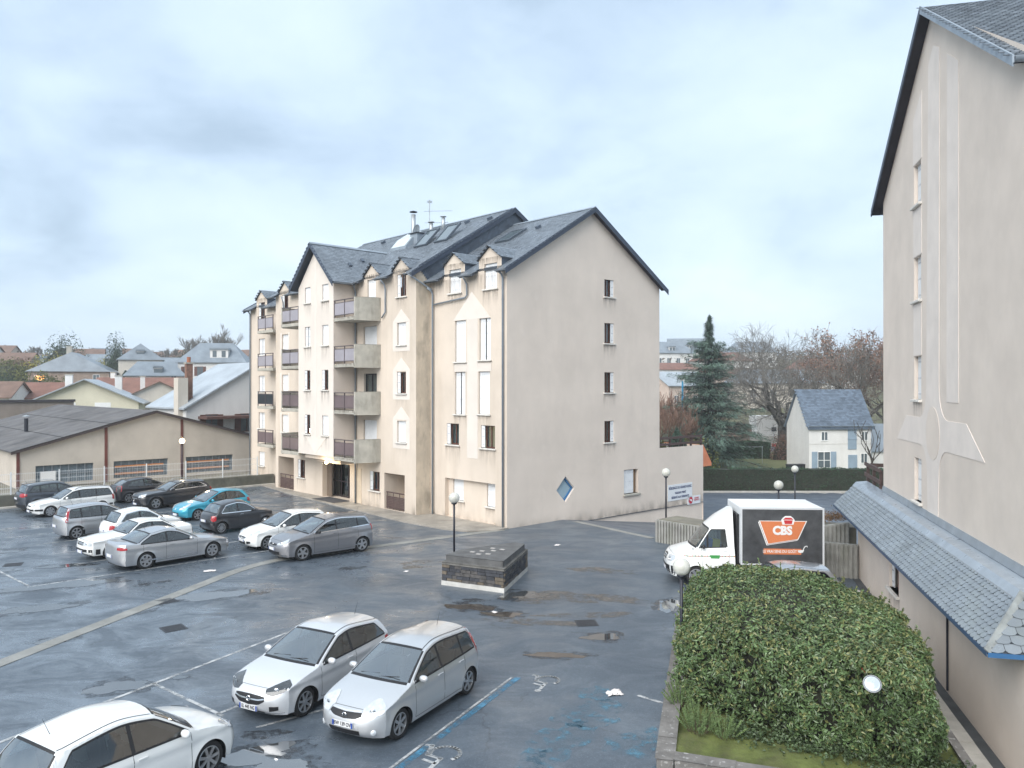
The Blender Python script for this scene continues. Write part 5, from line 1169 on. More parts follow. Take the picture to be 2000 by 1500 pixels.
def car(name, label, loc, yaw, paint, M, plate=None, group=None, z=0.0, steer=0.0, detail=1, rplate=None):
    L, W, H = M['L'], M['W'], M['H']; hw = W / 2; wr = M['wr']; fo, wb = M['fo'], M['wb']
    T = thing(name, label, M.get('cat', 'car'), (loc[0], loc[1], z), yaw, group)
    cat_rear = M.get('tail'); dF, dR = M.get('dF', .34), M.get('dR', .26)
    cow, rf, rm, rr, bl = M['cowl'], M['rf'], M['rm'], M['rr'], M['bl']; nose = M['nose']; hl = nose[-1]
    secs = [('nose', crom(nose, 3)), ('hood', crom([hl] + M.get('hood', [((hl[0] + cow[0]) * .45, lerp(hl[1], cow[1], .62))]) + [cow], 5)), ('ws', crom([cow, ((cow[0] + rf[0]) / 2, (cow[1] + rf[1]) / 2 + .012), rf], 5)),
            ('roof', crom([rf, rm, rr], 8)), ('bl', crom([rr, ((rr[0] + bl[0]) / 2 + .02, (rr[1] + bl[1]) / 2 + .01), bl], 4)), ('tail', crom([bl] + cat_rear, 4))]
    crown = {'nose': .0, 'hood': .055, 'ws': .05, 'roof': .06, 'bl': .05, 'tail': .035}
    V = []
    for si, (sn, pts) in enumerate(secs):
        for k, p in enumerate(pts):
            if k == len(pts) - 1 and si < len(secs) - 1: continue
            V.append((p[0], p[1], sn))
    sh = [(hl[0], .1), (cow[0], M.get('bow', .15)), (rf[0], .10), (rm[0], 0), (rr[0], -.05), (bl[0], -.09), (L, -.2)]
    E = []; last = dF
    for d, zc, sn in V:
        if sn == 'nose': E.append((dF, zc)); continue
        de = min(max(d + pl(sh, d), dF, last), L - dR); last = de
        t = 1.0
        if sn == 'hood': t = min(1, (d - hl[0]) / .3)
        if sn == 'tail': t = 1 if zc > bl[1] - .02 else max(0, 1 - (bl[1] - zc) / .3)
        E.append((de, zc - crown[sn] * t))
    wx = (fo, fo + wb); Ra = wr + M.get('gap', .035)
    zbelt = lambda d: lerp(M['belt'][0], M['belt'][1], d / L); tum = math.tan(R(M.get('tum', 22)))
    def Y(d, zz):
        t = (d - L / 2) / (L / 2); p = 1 - (M.get('pf', .13) * abs(t) ** 3.4 if t < 0 else M.get('pr', .09) * t ** 4); y = hw * p; zb = zbelt(d)
        zl = min(zz, zb)
        if zl < .45: y -= .045 * ((.45 - zl) / .3) ** 1.6
        if zl > .62: y -= .045 * ((zl - .62) / .35) ** 2
        y += .012 * math.exp(-((zl - (zb - .14)) / .04) ** 2) - .010 * math.exp(-((zl - (zb - .24)) / .07) ** 2)
        if zz > zb - .03: q = zz - zb + .03; y -= tum * q * min(1, q / .10) + .05 * q * q
        for w in wx:
            r = math.hypot(d - w, zz - wr); y += .020 * math.exp(-((r - Ra) / .07) ** 2)
        return y
    Et = [e for e, v in zip(E, V) if v[2] != 'nose']; et = []
    for e in Et:
        if et and abs(e[0] - et[-1][0]) < 1e-4: et[-1] = (et[-1][0], max(et[-1][1], e[1]) if len(et) < 3 else et[-1][1]); continue
        et.append(e)
    zE = lambda d: interp(et, d)
    X = lambda d: L / 2 - d
    d_rb, d_rt = M['dlo']; gm = .055
    def hi_line(d):
        h = min(zE(d) - gm, M.get('dlotop', 9))
        if d > d_rt: h = min(h, lerp(zE(d_rt) - gm, zbelt(d_rb) + .015, (d - d_rt) / max(1e-3, d_rb - d_rt)))
        return h
    lo = lambda d: min(zbelt(d) + .015, zE(d) - .045)
    hi = lambda d: max(lo(d) + .0005, min(hi_line(d), zE(d) - .02)) if d < d_rb else lo(d) + .0005
    ds = [e[0] for e in et]; d_a = next((d for d in [cow[0] + k * .02 for k in range(80)] if hi(d) - lo(d) > .05), cow[0] + .3)
    panes = []; edges = [d_a] + [q for p in M['pil'] for q in (p - .035, p + .035)] + [d_rb - .03]
    for k in range(0, len(edges), 2): panes.append((edges[k], edges[k + 1]))
    cols = sorted(set([round(d, 4) for d in ds] + [round(q, 4) for p in panes for q in p] + [round(dF + k * .09, 4) for k in range(int((L - dR - dF) / .09))]
                      + [round(w + Ra * math.cos(R(a)), 4) for w in wx for a in range(0, 181, 12)]))
    cc = [cols[0]]
    keep = set(round(q, 4) for p in panes for q in p) | set(round(d, 4) for d in ds)
    for c in cols[1:]:
        if c > L - dR + 1e-4 or c < dF - 1e-4: continue
        if c - cc[-1] < .012 and c not in keep: continue
        cc.append(c)
    cols = cc; n1, n2, n3 = 15, 4, 2
    zs = lambda d: M.get('sill', .20) + .02 * abs((d - L / 2) / (L / 2)) ** 2
    body = MB(); trim = MB(); glass = {}
    def inside(d, zz): return any(math.hypot(d - w, zz - wr) < Ra for w in wx)
    for sgn in (1, -1):
        P2 = []
        for d in cols:
            a, b, c, e = zs(d), lo(d), hi(d), zE(d); zz = [lerp(a, b, k / n1) for k in range(n1)] + [lerp(b, c, k / n2) for k in range(n2)] + [lerp(c, e, k / n3) for k in range(n3 + 1)]
            P2.append([[d, q] for q in zz])
        faces = []
        for i in range(len(cols) - 1):
            for j in range(n1 + n2 + n3):
                m = (cols[i] + cols[i + 1]) / 2; q = [(i, j), (i + 1, j), (i + 1, j + 1), (i, j + 1)]; zc = sum(P2[a][b][1] for a, b in q) / 4
                if inside(m, zc): continue
                if n1 <= j < n1 + n2 and any(p[0] - 1e-4 <= cols[i] and cols[i + 1] <= p[1] + 1e-4 for p in panes): continue
                faces.append((q, n1 <= j < n1 + n2 and d_a < m < d_rb))
        used = {}
        for q, _ in faces:
            for k in q: used[k] = used.get(k, 0) + 1
        for (i, j), cnt in used.items():   # pull arch edge vertices onto the wheel arch circle
            d, zz = P2[i][j]
            for w in wx:
                r = math.hypot(d - w, zz - wr)
                if j < n1 and r < Ra + .055 and cnt < 4 and j > 0:
                    if r < 1e-6: continue
                    k = Ra / r; P2[i][j] = [w + (d - w) * k, wr + (zz - wr) * k]
                elif j == 0 and r < Ra and cnt < 4: P2[i][j] = [w + math.copysign(math.sqrt(max(0, Ra ** 2 - (zz - wr) ** 2)), d - w), zz]
        idx = {}; idt = {}
        for q, blk in faces:
            mbx, ix = (trim, idt) if blk else (body, idx)
            for k in q:
                if k not in ix:
                    d, zz = P2[k[0]][k[1]]; ix[k] = mbx.vert((X(d), sgn * Y(d, zz), zz))
            f = tuple(ix[k] for k in q); mbx.f.append(f if sgn > 0 else f[::-1])
        # glass panes and rubber seals
        for pi, (a, b) in enumerate(panes):
            g = MB(); n = max(3, int((b - a) / .08)); rows = [[(X(d), sgn * (Y(d, zz) + .001), zz) for d in [lerp(a, b, k / n) for k in range(n + 1)] for zz in [lerp(lo(d), hi(d), r / 4)]] for r in range(5)]
            g.grid(rows); glass[sgn, pi] = g.build('side_window', CARGLASS, T, smooth=True)
        sl = MB(); n = 40
        for top in (0, 1):
            rows = [[], []]
            for k in range(n + 1):
                d = lerp(d_a - .05, d_rb - .02, k / n)
                for ri, off in enumerate((-.022, .012)):
                    q = (lo(d) + off) if not top else (hi(d) - off); rows[ri].append((X(d), sgn * (Y(d, q) + .004), q))
            sl.grid(rows)
        sl.build('window_seal', CHROME if M.get('chromebelt') else TRIM, T, smooth=True)
    us = [-1, -.965, -.90, -.75, -.5, -.25, 0, .25, .5, .75, .90, .965, 1]
    rowsv = []
    for (d, zc, sn), (de, ze) in zip(V, E):
        ye = Y(de, ze); pd = 3.6 if sn in ('nose', 'tail') else 2.1; row = []
        if sn == 'hood': pd = lerp(3.6, 2.1, min(1, (d - hl[0]) / .5))
        for u in us:
            a = abs(u); row.append((X(d + (de - d) * a ** pd), u * ye, zc + (ze - zc) * a ** 2.3))
        rowsv.append((row, sn))
    ws, rg, blk = MB(), MB(), MB(); nb = len(body.v); ids = {}
    for k in range(len(rowsv) - 1):
        sn = rowsv[k][1]
        for j in range(len(us) - 1):
            q = [rowsv[k][0][j], rowsv[k][0][j + 1], rowsv[k + 1][0][j + 1], rowsv[k + 1][0][j]]; inn = 2 <= j <= len(us) - 4
            tgt = body
            if sn in ('ws', 'bl') and not (sn == 'bl' and M.get('norear')):
                s_i = [r for r in range(len(rowsv)) if rowsv[r][1] == sn]; edge = k in (s_i[0], s_i[-1])
                if inn and not edge: tgt = ws if sn == 'ws' else rg
                elif inn or (1 <= j <= len(us) - 3 and not edge): tgt = blk
            if tgt is body:
                f = []
                for a, b in ((k, j), (k, j + 1), (k + 1, j + 1), (k + 1, j)):
                    if (a, b) not in ids: ids[a, b] = body.vert(rowsv[a][0][b])
                    f.append(ids[a, b])
                body.f.append(tuple(f[::-1]))
            else: tgt.poly(q[::-1])
    me = body.mesh('body', paint, True); bm = bmesh.new(); bm.from_mesh(me); bmesh.ops.remove_doubles(bm, verts=bm.verts, dist=.004); bmesh.ops.recalc_face_normals(bm, faces=bm.faces); bm.to_mesh(me)
    bvh = BVHTree.FromBMesh(bm); bm.free(); me.polygons.foreach_set('use_smooth', [True] * len(me.polygons)); inst('body', me, T)
    def sm(mb, nm, m):
        if not mb.f: return
        me_ = mb.mesh(nm, m, True); b_ = bmesh.new(); b_.from_mesh(me_); bmesh.ops.remove_doubles(b_, verts=b_.verts, dist=.001); b_.to_mesh(me_); b_.free(); return inst(nm, me_, T)
    def split(mb, nm, m):
        if not mb.f: return
        me_ = mb.mesh(nm, m, True); b_ = bmesh.new(); b_.from_mesh(me_); bmesh.ops.remove_doubles(b_, verts=b_.verts, dist=.001); left = set(b_.faces)
        while left:
            st = [left.pop()]; grp = list(st)
            while st:
                f = st.pop()
                for v_ in f.verts:
                    for g_ in v_.link_faces:
                        if g_ in left: left.remove(g_); st.append(g_); grp.append(g_)
            o_ = MB(); ix = {}
            for f in grp:
                for v_ in f.verts:
                    if v_ not in ix: ix[v_] = o_.vert(v_.co)
                o_.f.append(tuple(ix[v_] for v_ in f.verts))
            o_.build(nm, m, T, smooth=True)
        b_.free(); bpy.data.meshes.remove(me_)
    split(trim, 'pillar_trim', TRIM); split(blk, 'glass_surround', TRIM); sm(ws, 'windscreen', WSGLASS); sm(rg, 'rear_window', WSGLASS)
    # wheel wells, underbody, cabin
    well = MB()
    for w in wx:
        for s in (-1, 1):
            rows = []
            for k in range(15):
                a = R(lerp(-20, 200, k / 14)); rows.append([(X(w + (Ra + .012) * math.cos(a)), s * (Y(w, wr + .1) - .02), wr + (Ra + .012) * math.sin(a)), (X(w + (Ra + .012) * math.cos(a)), s * (hw - .42), wr + (Ra + .012) * math.sin(a))])
            well.grid(rows); well.poly([(X(w) + Ra * math.cos(R(t)), s * (hw - .42), wr + Ra * math.sin(R(t))) for t in range(0, 360, 30)])
    for k_, w in enumerate(wx if wb < 5 else wx[:1]): pass
    if wb < 5: stuff(well.build('wheel_well', RIMD, T))
    ub = MB()
    if wb > 5: ub.box(X(.2), X(2.3), -hw + .42, hw - .42, .3, .7)
    else: ub.box(X(fo + wr + .12), X(fo + wb - wr - .12), -hw + .14, hw - .14, .15, .42); ub.box(X(.2), X(fo + wr + .12), -hw + .42, hw - .42, .17, .5); ub.box(X(fo + wb - wr - .12), X(L - .15), -hw + .42, hw - .42, .19, .5)
    ub.build('underbody', RIMD, T)
    if detail:
        x0, x1 = X(cow[0] + .35), X(min(rr[0] + .1, L - .25)); zf = .45
        cab = MB().box(x1, x0, -hw + .17, hw - .17, zf - .06, zf)
        cab.box(x0 - .05, X(cow[0] + .02), -hw + .2, hw - .2, zf, cow[1] - .06); cab.build('cabin_floor', SEATM, T)
        for row, xs in enumerate((cow[0] + M.get('s1', 1.15), cow[0] + M.get('s2', 2.0))):
            if xs > rr[0]: continue
            for s in (-1, 1):
                st = MB(); xc = X(xs); zt = min(1.02, H - .45); sc_ = SEATL if M.get('paleseat') else SEATM
                st.box(xc - .05, xc + .45, s * .36 - .23, s * .36 + .23, zf, zf + .16); st.obox((xc - .10, s * .36, (zf + .1 + zt) / 2), (1, 0, .18), (0, 1, 0), (-.18, 0, 1), .065, .23, (zt - zf) / 2); st.obox((xc - .20, s * .36, zt + .10), (1, 0, .1), (0, 1, 0), (-.1, 0, 1), .045, .12, .09)
                bevel(st.build('seat', sc_, T), .03, 2)
        sw_ = MB(); n = 18; c0 = Vector((X(cow[0] + .62), .36, cow[1] + .0))
        sw_.tube([c0 + Vector((.08 * math.sin(2 * math.pi * k / n), .18 * math.cos(2 * math.pi * k / n), .17 * math.sin(2 * math.pi * k / n))) for k in range(n + 1)], .014, 6, cap=False); sw_.build('steering_wheel', TRIM, T)
    for s in (-1, 1):
        add_wheel(T, X(wx[0]), s * (Y(wx[0], wr) - .115), wr, M.get('rim', '6'), steer); add_wheel(T, X(wx[1]), s * (Y(wx[1], wr) - .115), wr, M.get('rim', '6'))
    # wrapped details
    hs_ = MB(); kk = [i for i in range(len(rowsv)) if rowsv[i][1] == 'hood']; rA = [Vector(p_) for p_ in rowsv[kk[1]][0]]; rB = [Vector(p_) for p_ in rowsv[kk[2]][0]]
    hs_.grid([[tuple(a_.lerp(b_, f_) + Vector((.001, 0, .003))) for a_, b_ in list(zip(rA, rB))[1:-1]] for f_ in (.0, .11)]); hs_.build('bonnet_gap', SEAM, T)
    def wrap(front, th, zz, off=.006):
        o = Vector((X(.95) if front else X(L - .85), 0, zz)); d = Vector((math.cos(R(th)), math.sin(R(th)), 0));
        if not front: d = Vector((-d.x, d.y, 0))
        h = bvh.ray_cast(o, d, 3)
        if h[0] is None: return None
        n = h[1] if h[1].dot(d) > 0 else -h[1]
        return h[0] + n * off
    def wpanel(nm, m, front, tab, off=.006, nt=9, nz_=4, sgn=1, parent=None):
        rows = []; t0, t1 = tab[0][0], tab[-1][0]
        for k in range(nt + 1):
            th = lerp(t0, t1, k / nt); a = interp([(q[0], q[1]) for q in tab], th); b = interp([(q[0], q[2]) for q in tab], th); row = []
            for r in range(nz_ + 1):
                p = wrap(front, sgn * th, lerp(a, b, r / nz_), off)
                if p is None: break
                row.append(tuple(p))
            if len(row) == nz_ + 1: rows.append(row)
        if len(rows) > 1: return MB().grid(rows).build(nm, m, parent or T, smooth=True)
    for s in (-1, 1):
        if M.get('hl'):
            a = wpanel('headlight', HEADD if M.get('hd') else HEADL, True, M['hl'], .008, sgn=s)
            if a and detail:
                t = M['hl']; th = lerp(t[0][0], t[-1][0], .42); zc = (interp([(q[0], q[1]) for q in t], th) + interp([(q[0], q[2]) for q in t], th)) / 2; p = wrap(True, s * th, zc, .0)
                if p is not None:
                    MB().lathe([(.001, .016), (.04, .014), (.058, .004)], 16, axis='x').build('reflector', CHROME, a, smooth=True, loc=tuple(p), rot=(0, 0, R(s * th * .7)))
        if M.get('tl'): wpanel('tail_light', TAILR, False, M['tl'], .008, sgn=s)
        if M.get('fog'):
            th, zc = M['fog']; p = wrap(True, s * th, zc, .004)
            if p is not None: f = MB().lathe([(.001, .02), (.05, .016), (.062, .0)], 16, axis='x').build('fog_light', HEADL, T, smooth=True, loc=tuple(p), rot=(0, 0, R(s * th * .8)))
        if M.get('vent'): wpanel('bumper_vent', TRIM, True, M['vent'], .005, sgn=s)
    sym = lambda tab: [(-a, b, c) for a, b, c in tab[::-1] if a > 0] + tab
    if M.get('gr'):
        g = wpanel('grille', TRIM, True, sym(M['gr']), .007, nt=14)
        if g and M.get('bars'):
            for fz in M['bars']:
                wpanel('grille_bar', CHROME if M.get('chromebar') else paint, True, [(a, lerp(b, c, fz) - .012, lerp(b, c, fz) + .012) for a, b, c in sym(M['gr'])], .014, nt=14, nz_=1, parent=g)
    if M.get('lb'): wpanel('lower_intake', TRIM, True, sym(M['lb']), .006, nt=14)
    if M.get('skirt'): wpanel('bumper_trim', TRIM, True, sym([(0, *M['skirt']), (75, *M['skirt'])]), .006, nt=20, nz_=2); wpanel('bumper_trim', TRIM, False, sym([(0, *M['skirt']), (75, *M['skirt'])]), .006, nt=20, nz_=2)
    if M.get('lip'): wpanel('bumper_lip', CHROME, True, sym([(0, M['lip'], M['lip'] + .018), (48, M['lip'] + .02, M['lip'] + .036)]), .012, nt=14, nz_=1)
    if M.get('emb'):
        p = wrap(True, 0, M['emb'], .012); e = MB().lathe([(.040, .0), (.05, .008), (.058, .0)], 20, axis='x'); e.obox((.006, 0, 0), (0, 1, M.get('embt', 0)), (1, 0, 0), (0, -M.get('embt', 0), 1), .062, .004, .011); e.build('emblem', CHROME, T, smooth=False, loc=tuple(p))
    p = wrap(True, 0, M.get('pz', .42), .016)
    if p is not None: plates(T, plate, tuple(p), 0)
    p = wrap(False, 0, M.get('rpz', .62), .016)
    if p is not None: plates(T, None, tuple(p), math.pi)
    # mirrors, handles, seams, aerial, wipers
    for s in (-1, 1):
        dm = d_a + .10; ym = Y(dm, zbelt(dm)); mr = MB(); prof = [(math.sin(R(a)) ** .7 if a not in (0, 180) else .001, -math.cos(R(a))) for a in range(0, 181, 20)]
        mr.lathe([(r_ * .085, h_ * .10) for r_, h_ in prof], 14, axis='y')
        m_ = mr.build('door_mirror', M.get('mirror', paint), T, smooth=True, loc=(X(dm), s * (ym + .11), zbelt(dm) + .065)); m_.scale = (.75, 1, .85)
        MB().bar((0, -s * .12, -.06), (0, 0, -.02), .05, .03).build('stalk', TRIM, m_)
        for hd_ in M['hand']:
            zz = zbelt(hd_) - .10; MB().obox((X(hd_), s * (Y(hd_, zz) + .014), zz), (1, 0, 0), (0, 1, 0), (0, 0, 1), .085, .012, .014).build('door_handle', CHROME if M.get('chromeh') else paint, T)
        sm_ = MB()
        for sd in M['seam']:
            n = 10; rows = [[], []]
            for k in range(n + 1):
                zz = lerp(.27, lo(sd) - .01, k / n)
                if inside(sd, zz): continue
                for ri, o_ in enumerate((-.005, .005)): rows[ri].append((X(sd + o_), s * (Y(sd, zz) + .0015), zz))
            if len(rows[0]) > 1: sm_.grid(rows)
        rows = [[], []]
        for k in range(25):
            d = lerp(M['seam'][0], M['seam'][-1], k / 24); zz = .275
            if inside(d, zz): continue
            for ri, o_ in enumerate((-.005, .005)): rows[ri].append((X(d), s * (Y(d, zz + o_) + .0015), zz + o_))
        sm_.grid(rows); sm_.build('door_gap', SEAM, T)
        if M.get('mould'):
            rows = [[], []]; a, b = M['seam'][0] + .03, M['seam'][-1] - .03
            for k in range(25):
                d = lerp(a, b, k / 24)
                for ri, o_ in enumerate((-.022, .022)): zz = M['mould'] + o_; rows[ri].append((X(d), s * (Y(d, zz) + .008), zz))
            MB().grid(rows).build('side_moulding', TRIM if M.get('mouldblack') else CHROME if M.get('mouldchrome') else paint, T)
        if M.get('rails'):
            pts = [(X(d), s * (Y(d, zE(d)) - .06), zE(d) + .06 + (.03 if .1 < k / 8 < .9 else -.02)) for k in range(9) for d in [lerp(rf[0] + .2, rr[0] - .05, k / 8)]]
            MB().tube(pts, .016, 6).build('roof_rail', TRIM if M['rails'] == 'b' else GALV, T, smooth=True)
        if M.get('drip'):
            rows = [[], []]
            for k in range(25):
                d = lerp(rf[0] + .05, rr[0], k / 24); zz = zE(d)
                for ri, o_ in enumerate((.07, .085)): rows[ri].append((X(d), s * (Y(d, zz) - o_), zz + .004 + o_ * .26))
            MB().grid(rows).build('roof_seam', SEAM, T)
    if detail:
        da = M.get('ant', rr[0] - .15); za = interp([(v[0], v[1]) for v in V if v[2] in ('roof',)], da); lean = M.get('antlean', -.12)
        MB().tube([(X(da), 0, za - .01), (X(da) + lean, 0, za + .28)], [.006, .003], 5).build('aerial', TRIM, T); 
        for k, (y0, y1) in enumerate(((.05, .52), (-.45, .02))):
            p0 = Vector((X(cow[0] + .10 + .05 * k), y0, cow[1] + .045)); p1 = Vector((X(cow[0] + .16), y1, cow[1] + .085)); MB().bar(p0, p1, .014, .014).build('wiper', TRIM, T)
    if M.get('spoiler'):
        mb = MB(); x_ = X(rr[0] + .02); mb.prism([(x_ + .12, rr[1] + .03), (x_ - .14, rr[1] - .015), (x_ - .14, rr[1] - .045), (x_ + .12, rr[1] - .03)], lambda a, b, e: (a, e, b), -M['rw'], M['rw']); bevel(mb.build('roof_spoiler', paint, T, smooth=True), .012, 2)
    return T
# ---- models, all lengths in metres measured from the front bumper
HATCH = dict(L=4.0, W=1.74, H=1.48, wr=.305, fo=.82, wb=2.51, nose=[(.14, .20), (.03, .30), (0, .46), (.05, .60), (.14, .69)], hood=[(.5, .86)], cowl=(1.05, .97), rf=(1.98, 1.43), rm=(2.55, 1.48), rr=(3.58, 1.38), bl=(3.86, 1.03), tail=[(3.95, .9), (4.0, .62), (3.98, .40), (3.88, .22)],
    belt=(.87, 1.00), dlo=(3.62, 3.35), pil=[2.35], seam=[1.28, 2.42], hand=[2.25], rim='7', hl=[(24, .63, .70), (34, .60, .755), (46, .66, .80), (58, .77, .83)], tl=[(30, .74, .96), (50, .70, .98), (62, .76, .94)], gr=[(0, .40, .60), (16, .42, .595), (24, .50, .58)], bars=[.55], chromebar=1, lb=[(0, .24, .275), (24, .245, .285)], vent=[(30, .29, .40), (41, .32, .40)], lip=.225, emb=.515, embt=.0, pz=.345, drip=1, rw=.6, s2=1.95)
CORSA_E = dict(HATCH, hd=1, hand=[2.25], seam=[1.28, 2.45]); CORSA_D = dict(HATCH, gr=[(0, .50, .60), (14, .51, .595), (20, .54, .58)], bars=[.3], lb=[(0, .26, .42), (18, .27, .42)], vent=[(24, .30, .42), (36, .34, .42)], lip=None, hl=[(28, .60, .68), (38, .60, .76), (50, .66, .82), (58, .76, .84)], pz=.44)
NOTE = dict(HATCH, L=4.08, W=1.69, H=1.535, wb=2.60, fo=.80, wr=.305, cowl=(.98, .99), rf=(1.88, 1.46), rm=(2.5, 1.535), rr=(3.72, 1.46), bl=(3.97, 1.06), tail=[(4.04, .95), (4.08, .62), (4.05, .40), (3.96, .22)], belt=(.92, .99), dlo=(3.72, 3.62), pil=[2.30, 3.18], seam=[1.28, 2.34, 3.2], hand=[2.2, 3.05], rim='6',
    hl=[(25, .60, .72), (36, .59, .80), (48, .66, .84), (54, .76, .84)], tl=[(40, .85, 1.40), (54, .80, 1.42), (60, .95, 1.30)], gr=[(0, .55, .68), (16, .57, .69), (24, .62, .69)], bars=[.9], chromebar=0, lb=[(0, .25, .36), (22, .26, .36)], vent=None, fog=(38, .33), lip=None, emb=.60, pz=.455, mould=.45, ant=3.3, s2=2.05)
C3 = dict(HATCH, L=3.95, W=1.73, H=1.52, fo=.83, wb=2.46, wr=.31, cowl=(.98, .98), rf=(1.72, 1.44), rm=(2.45, 1.52), rr=(3.45, 1.41), bl=(3.80, 1.00), tail=[(3.90, .86), (3.95, .60), (3.93, .38), (3.84, .22)], belt=(.90, .98), dlo=(3.50, 3.22), pil=[2.28], seam=[1.22, 2.3, 3.2], hand=[2.15, 3.0], rim='7', hl=[(30, .62, .70), (42, .62, .80), (54, .70, .84), (60, .78, .84)], tl=[(30, .66, .92), (46, .66, .94), (58, .74, .90)], gr=[(0, .44, .56), (20, .46, .55)], bars=[.5], ant=3.2, lip=None, hood=[(.48, .88)])
P207 = dict(HATCH, L=4.03, W=1.75, H=1.47, fo=.86, wb=2.54, cowl=(1.08, .95), rf=(2.05, 1.41), rr=(3.5, 1.38), rm=(2.6, 1.47), bl=(3.86, .98), dlo=(3.55, 3.25), pil=[2.45], hl=[(22, .58, .66), (34, .60, .74), (46, .70, .84), (58, .82, .88)], gr=[(0, .28, .44), (22, .30, .44)], bars=[.5], emb=.60, lb=None, vent=None, lip=None, rim='6', tail=[(3.98, .85), (4.03, .6), (4.0, .4), (3.9, .22)])
F500 = dict(HATCH, L=3.55, W=1.63, H=1.49, fo=.72, wb=2.30, wr=.29, nose=[(.12, .20), (.02, .32), (0, .50), (.06, .66), (.16, .76)], hood=[(.45, .90)], cowl=(.95, .99), rf=(1.62, 1.42), rm=(2.15, 1.49), rr=(2.95, 1.38), bl=(3.30, .98), tail=[(3.46, .86), (3.55, .62), (3.52, .40), (3.42, .22)], belt=(.92, .97), dlo=(3.02, 2.72), pil=[2.15], seam=[1.12, 2.2], hand=[2.02], rim='12', hl=[(34, .64, .78), (42, .60, .82), (50, .66, .80)], tl=[(36, .66, .84), (44, .60, .88), (52, .66, .84)], gr=[(0, .28, .38), (22, .29, .38)], bars=None, emb=.58, lb=None, vent=None, lip=None, chromeh=1, chromebelt=1, pf=.18, pr=.13, ant=2.5, tum=24, paleseat=1, s2=1.75)
ALFA = dict(HATCH, L=4.66, W=1.83, H=1.42, fo=.95, wb=2.70, wr=.325, nose=[(.16, .20), (.04, .30), (0, .48), (.06, .62), (.16, .70)], hood=[(.7, .85)], cowl=(1.42, .94), rf=(2.28, 1.36), rm=(2.75, 1.42), rr=(3.42, 1.34), bl=(4.02, 1.02), tail=[(4.35, 1.05), (4.57, 1.04), (4.64, .86), (4.66, .60), (4.62, .36), (4.52, .22)], belt=(.86, .98), dlo=(3.86, 3.42), pil=[2.82], seam=[1.62, 2.88, 3.75], hand=[2.65, 3.6], rim='6h', hl=[(26, .60, .68), (44, .62, .72), (54, .66, .72)], tl=[(34, .82, .91), (46, .80, .92), (58, .82, .89)], gr=[(0, .30, .66), (6, .48, .64)], bars=None, emb=.60, lb=[(0, .25, .28), (24, .26, .30)], vent=[(18, .30, .42), (34, .32, .42)], lip=None, mould=.34, rpz=.56, ant=3.3, s1=1.2, s2=2.05, mouldchrome=1)
OLDSAL = dict(HATCH, L=4.5, W=1.69, H=1.39, fo=.90, wb=2.62, wr=.30, nose=[(.10, .24), (.0, .34), (0, .50), (.03, .64), (.08, .76)], hood=[(.7, .89)], cowl=(1.42, .95), rf=(2.02, 1.34), rm=(2.5, 1.39), rr=(3.10, 1.34), bl=(3.68, .98), tail=[(4.1, .99), (4.40, .97), (4.47, .80), (4.5, .58), (4.48, .4), (4.42, .24)], belt=(.90, .94), dlo=(3.52, 3.12), pil=[2.62], seam=[1.58, 2.66, 3.45], hand=[2.48, 3.3], rim='5', hl=[(18, .60, .74), (38, .60, .74), (44, .61, .73)], tl=[(20, .62, .80), (40, .62, .80), (48, .64, .78)], gr=[(0, .60, .73), (16, .60, .73)], bars=[.35, .65], emb=None, lb=None, vent=None, lip=None, skirt=(.26, .47), dF=.22, dR=.18, pf=.09, pr=.07, tum=26, rpz=.60, ant=2.2, s1=1.15, s2=1.95)
ESTATE = dict(HATCH, L=4.34, W=1.69, H=1.42, fo=.84, wb=2.58, wr=.30, hood=[(.6, .84)], cowl=(1.15, .92), rf=(1.92, 1.35), rm=(2.6, 1.42), rr=(4.0, 1.37), bl=(4.22, .95), tail=[(4.30, .85), (4.34, .6), (4.32, .4), (4.24, .22)], belt=(.86, .92), dlo=(4.02, 3.88), pil=[2.30, 3.18], seam=[1.30, 2.34, 3.15], hand=[2.2, 3.0], rim='cover', skirt=(.36, .46), rails='b', gr=[(0, .56, .62), (18, .57, .62)], bars=None, lb=[(0, .25, .33), (24, .26, .33)], vent=None, lip=None, hl=[(24, .58, .68), (40, .60, .72), (52, .66, .75)], tl=[(38, .66, .94), (52, .64, .95), (58, .68, .92)], mould=.47, mouldblack=1, s2=2.0, hdd=0)
SUV = dict(HATCH, L=4.30, W=1.77, H=1.58, fo=.85, wb=2.60, wr=.335, gap=.05, sill=.26, cowl=(1.12, 1.06), rf=(1.95, 1.50), rm=(2.55, 1.58), rr=(3.9, 1.48), bl=(4.15, 1.08), hood=[(.6, .96)], nose=[(.14, .26), (.03, .36), (0, .55), (.05, .70), (.14, .80)], tail=[(4.25, .95), (4.3, .68), (4.28, .46), (4.18, .26)], belt=(.96, 1.08), dlo=(3.92, 3.60), pil=[2.40, 3.28], seam=[1.32, 2.42, 3.25], hand=[2.28, 3.12], rails='g', tl=[(30, .86, 1.02), (46, .82, 1.04), (58, .90, 1.0)], rim='5t', hl=[(24, .70, .80), (40, .72, .86), (52, .80, .90)], skirt=(.28, .42), rpz=.74, lip=None, s2=2.0)
GLA = dict(SUV, L=4.42, W=1.80, H=1.49, fo=.88, wb=2.70, wr=.335, cowl=(1.32, 1.02), rf=(2.15, 1.42), rm=(2.7, 1.49), rr=(3.85, 1.41), bl=(4.22, 1.06), tail=[(4.36, .94), (4.42, .68), (4.4, .46), (4.3, .26)], dlo=(3.92, 3.5), pil=[2.6, 3.4], seam=[1.5, 2.62, 3.4], hand=[2.48, 3.28], chromebelt=1, gr=[(0, .52, .74), (16, .54, .73), (22, .58, .70)], bars=[.5], skirt=None, rim='5')
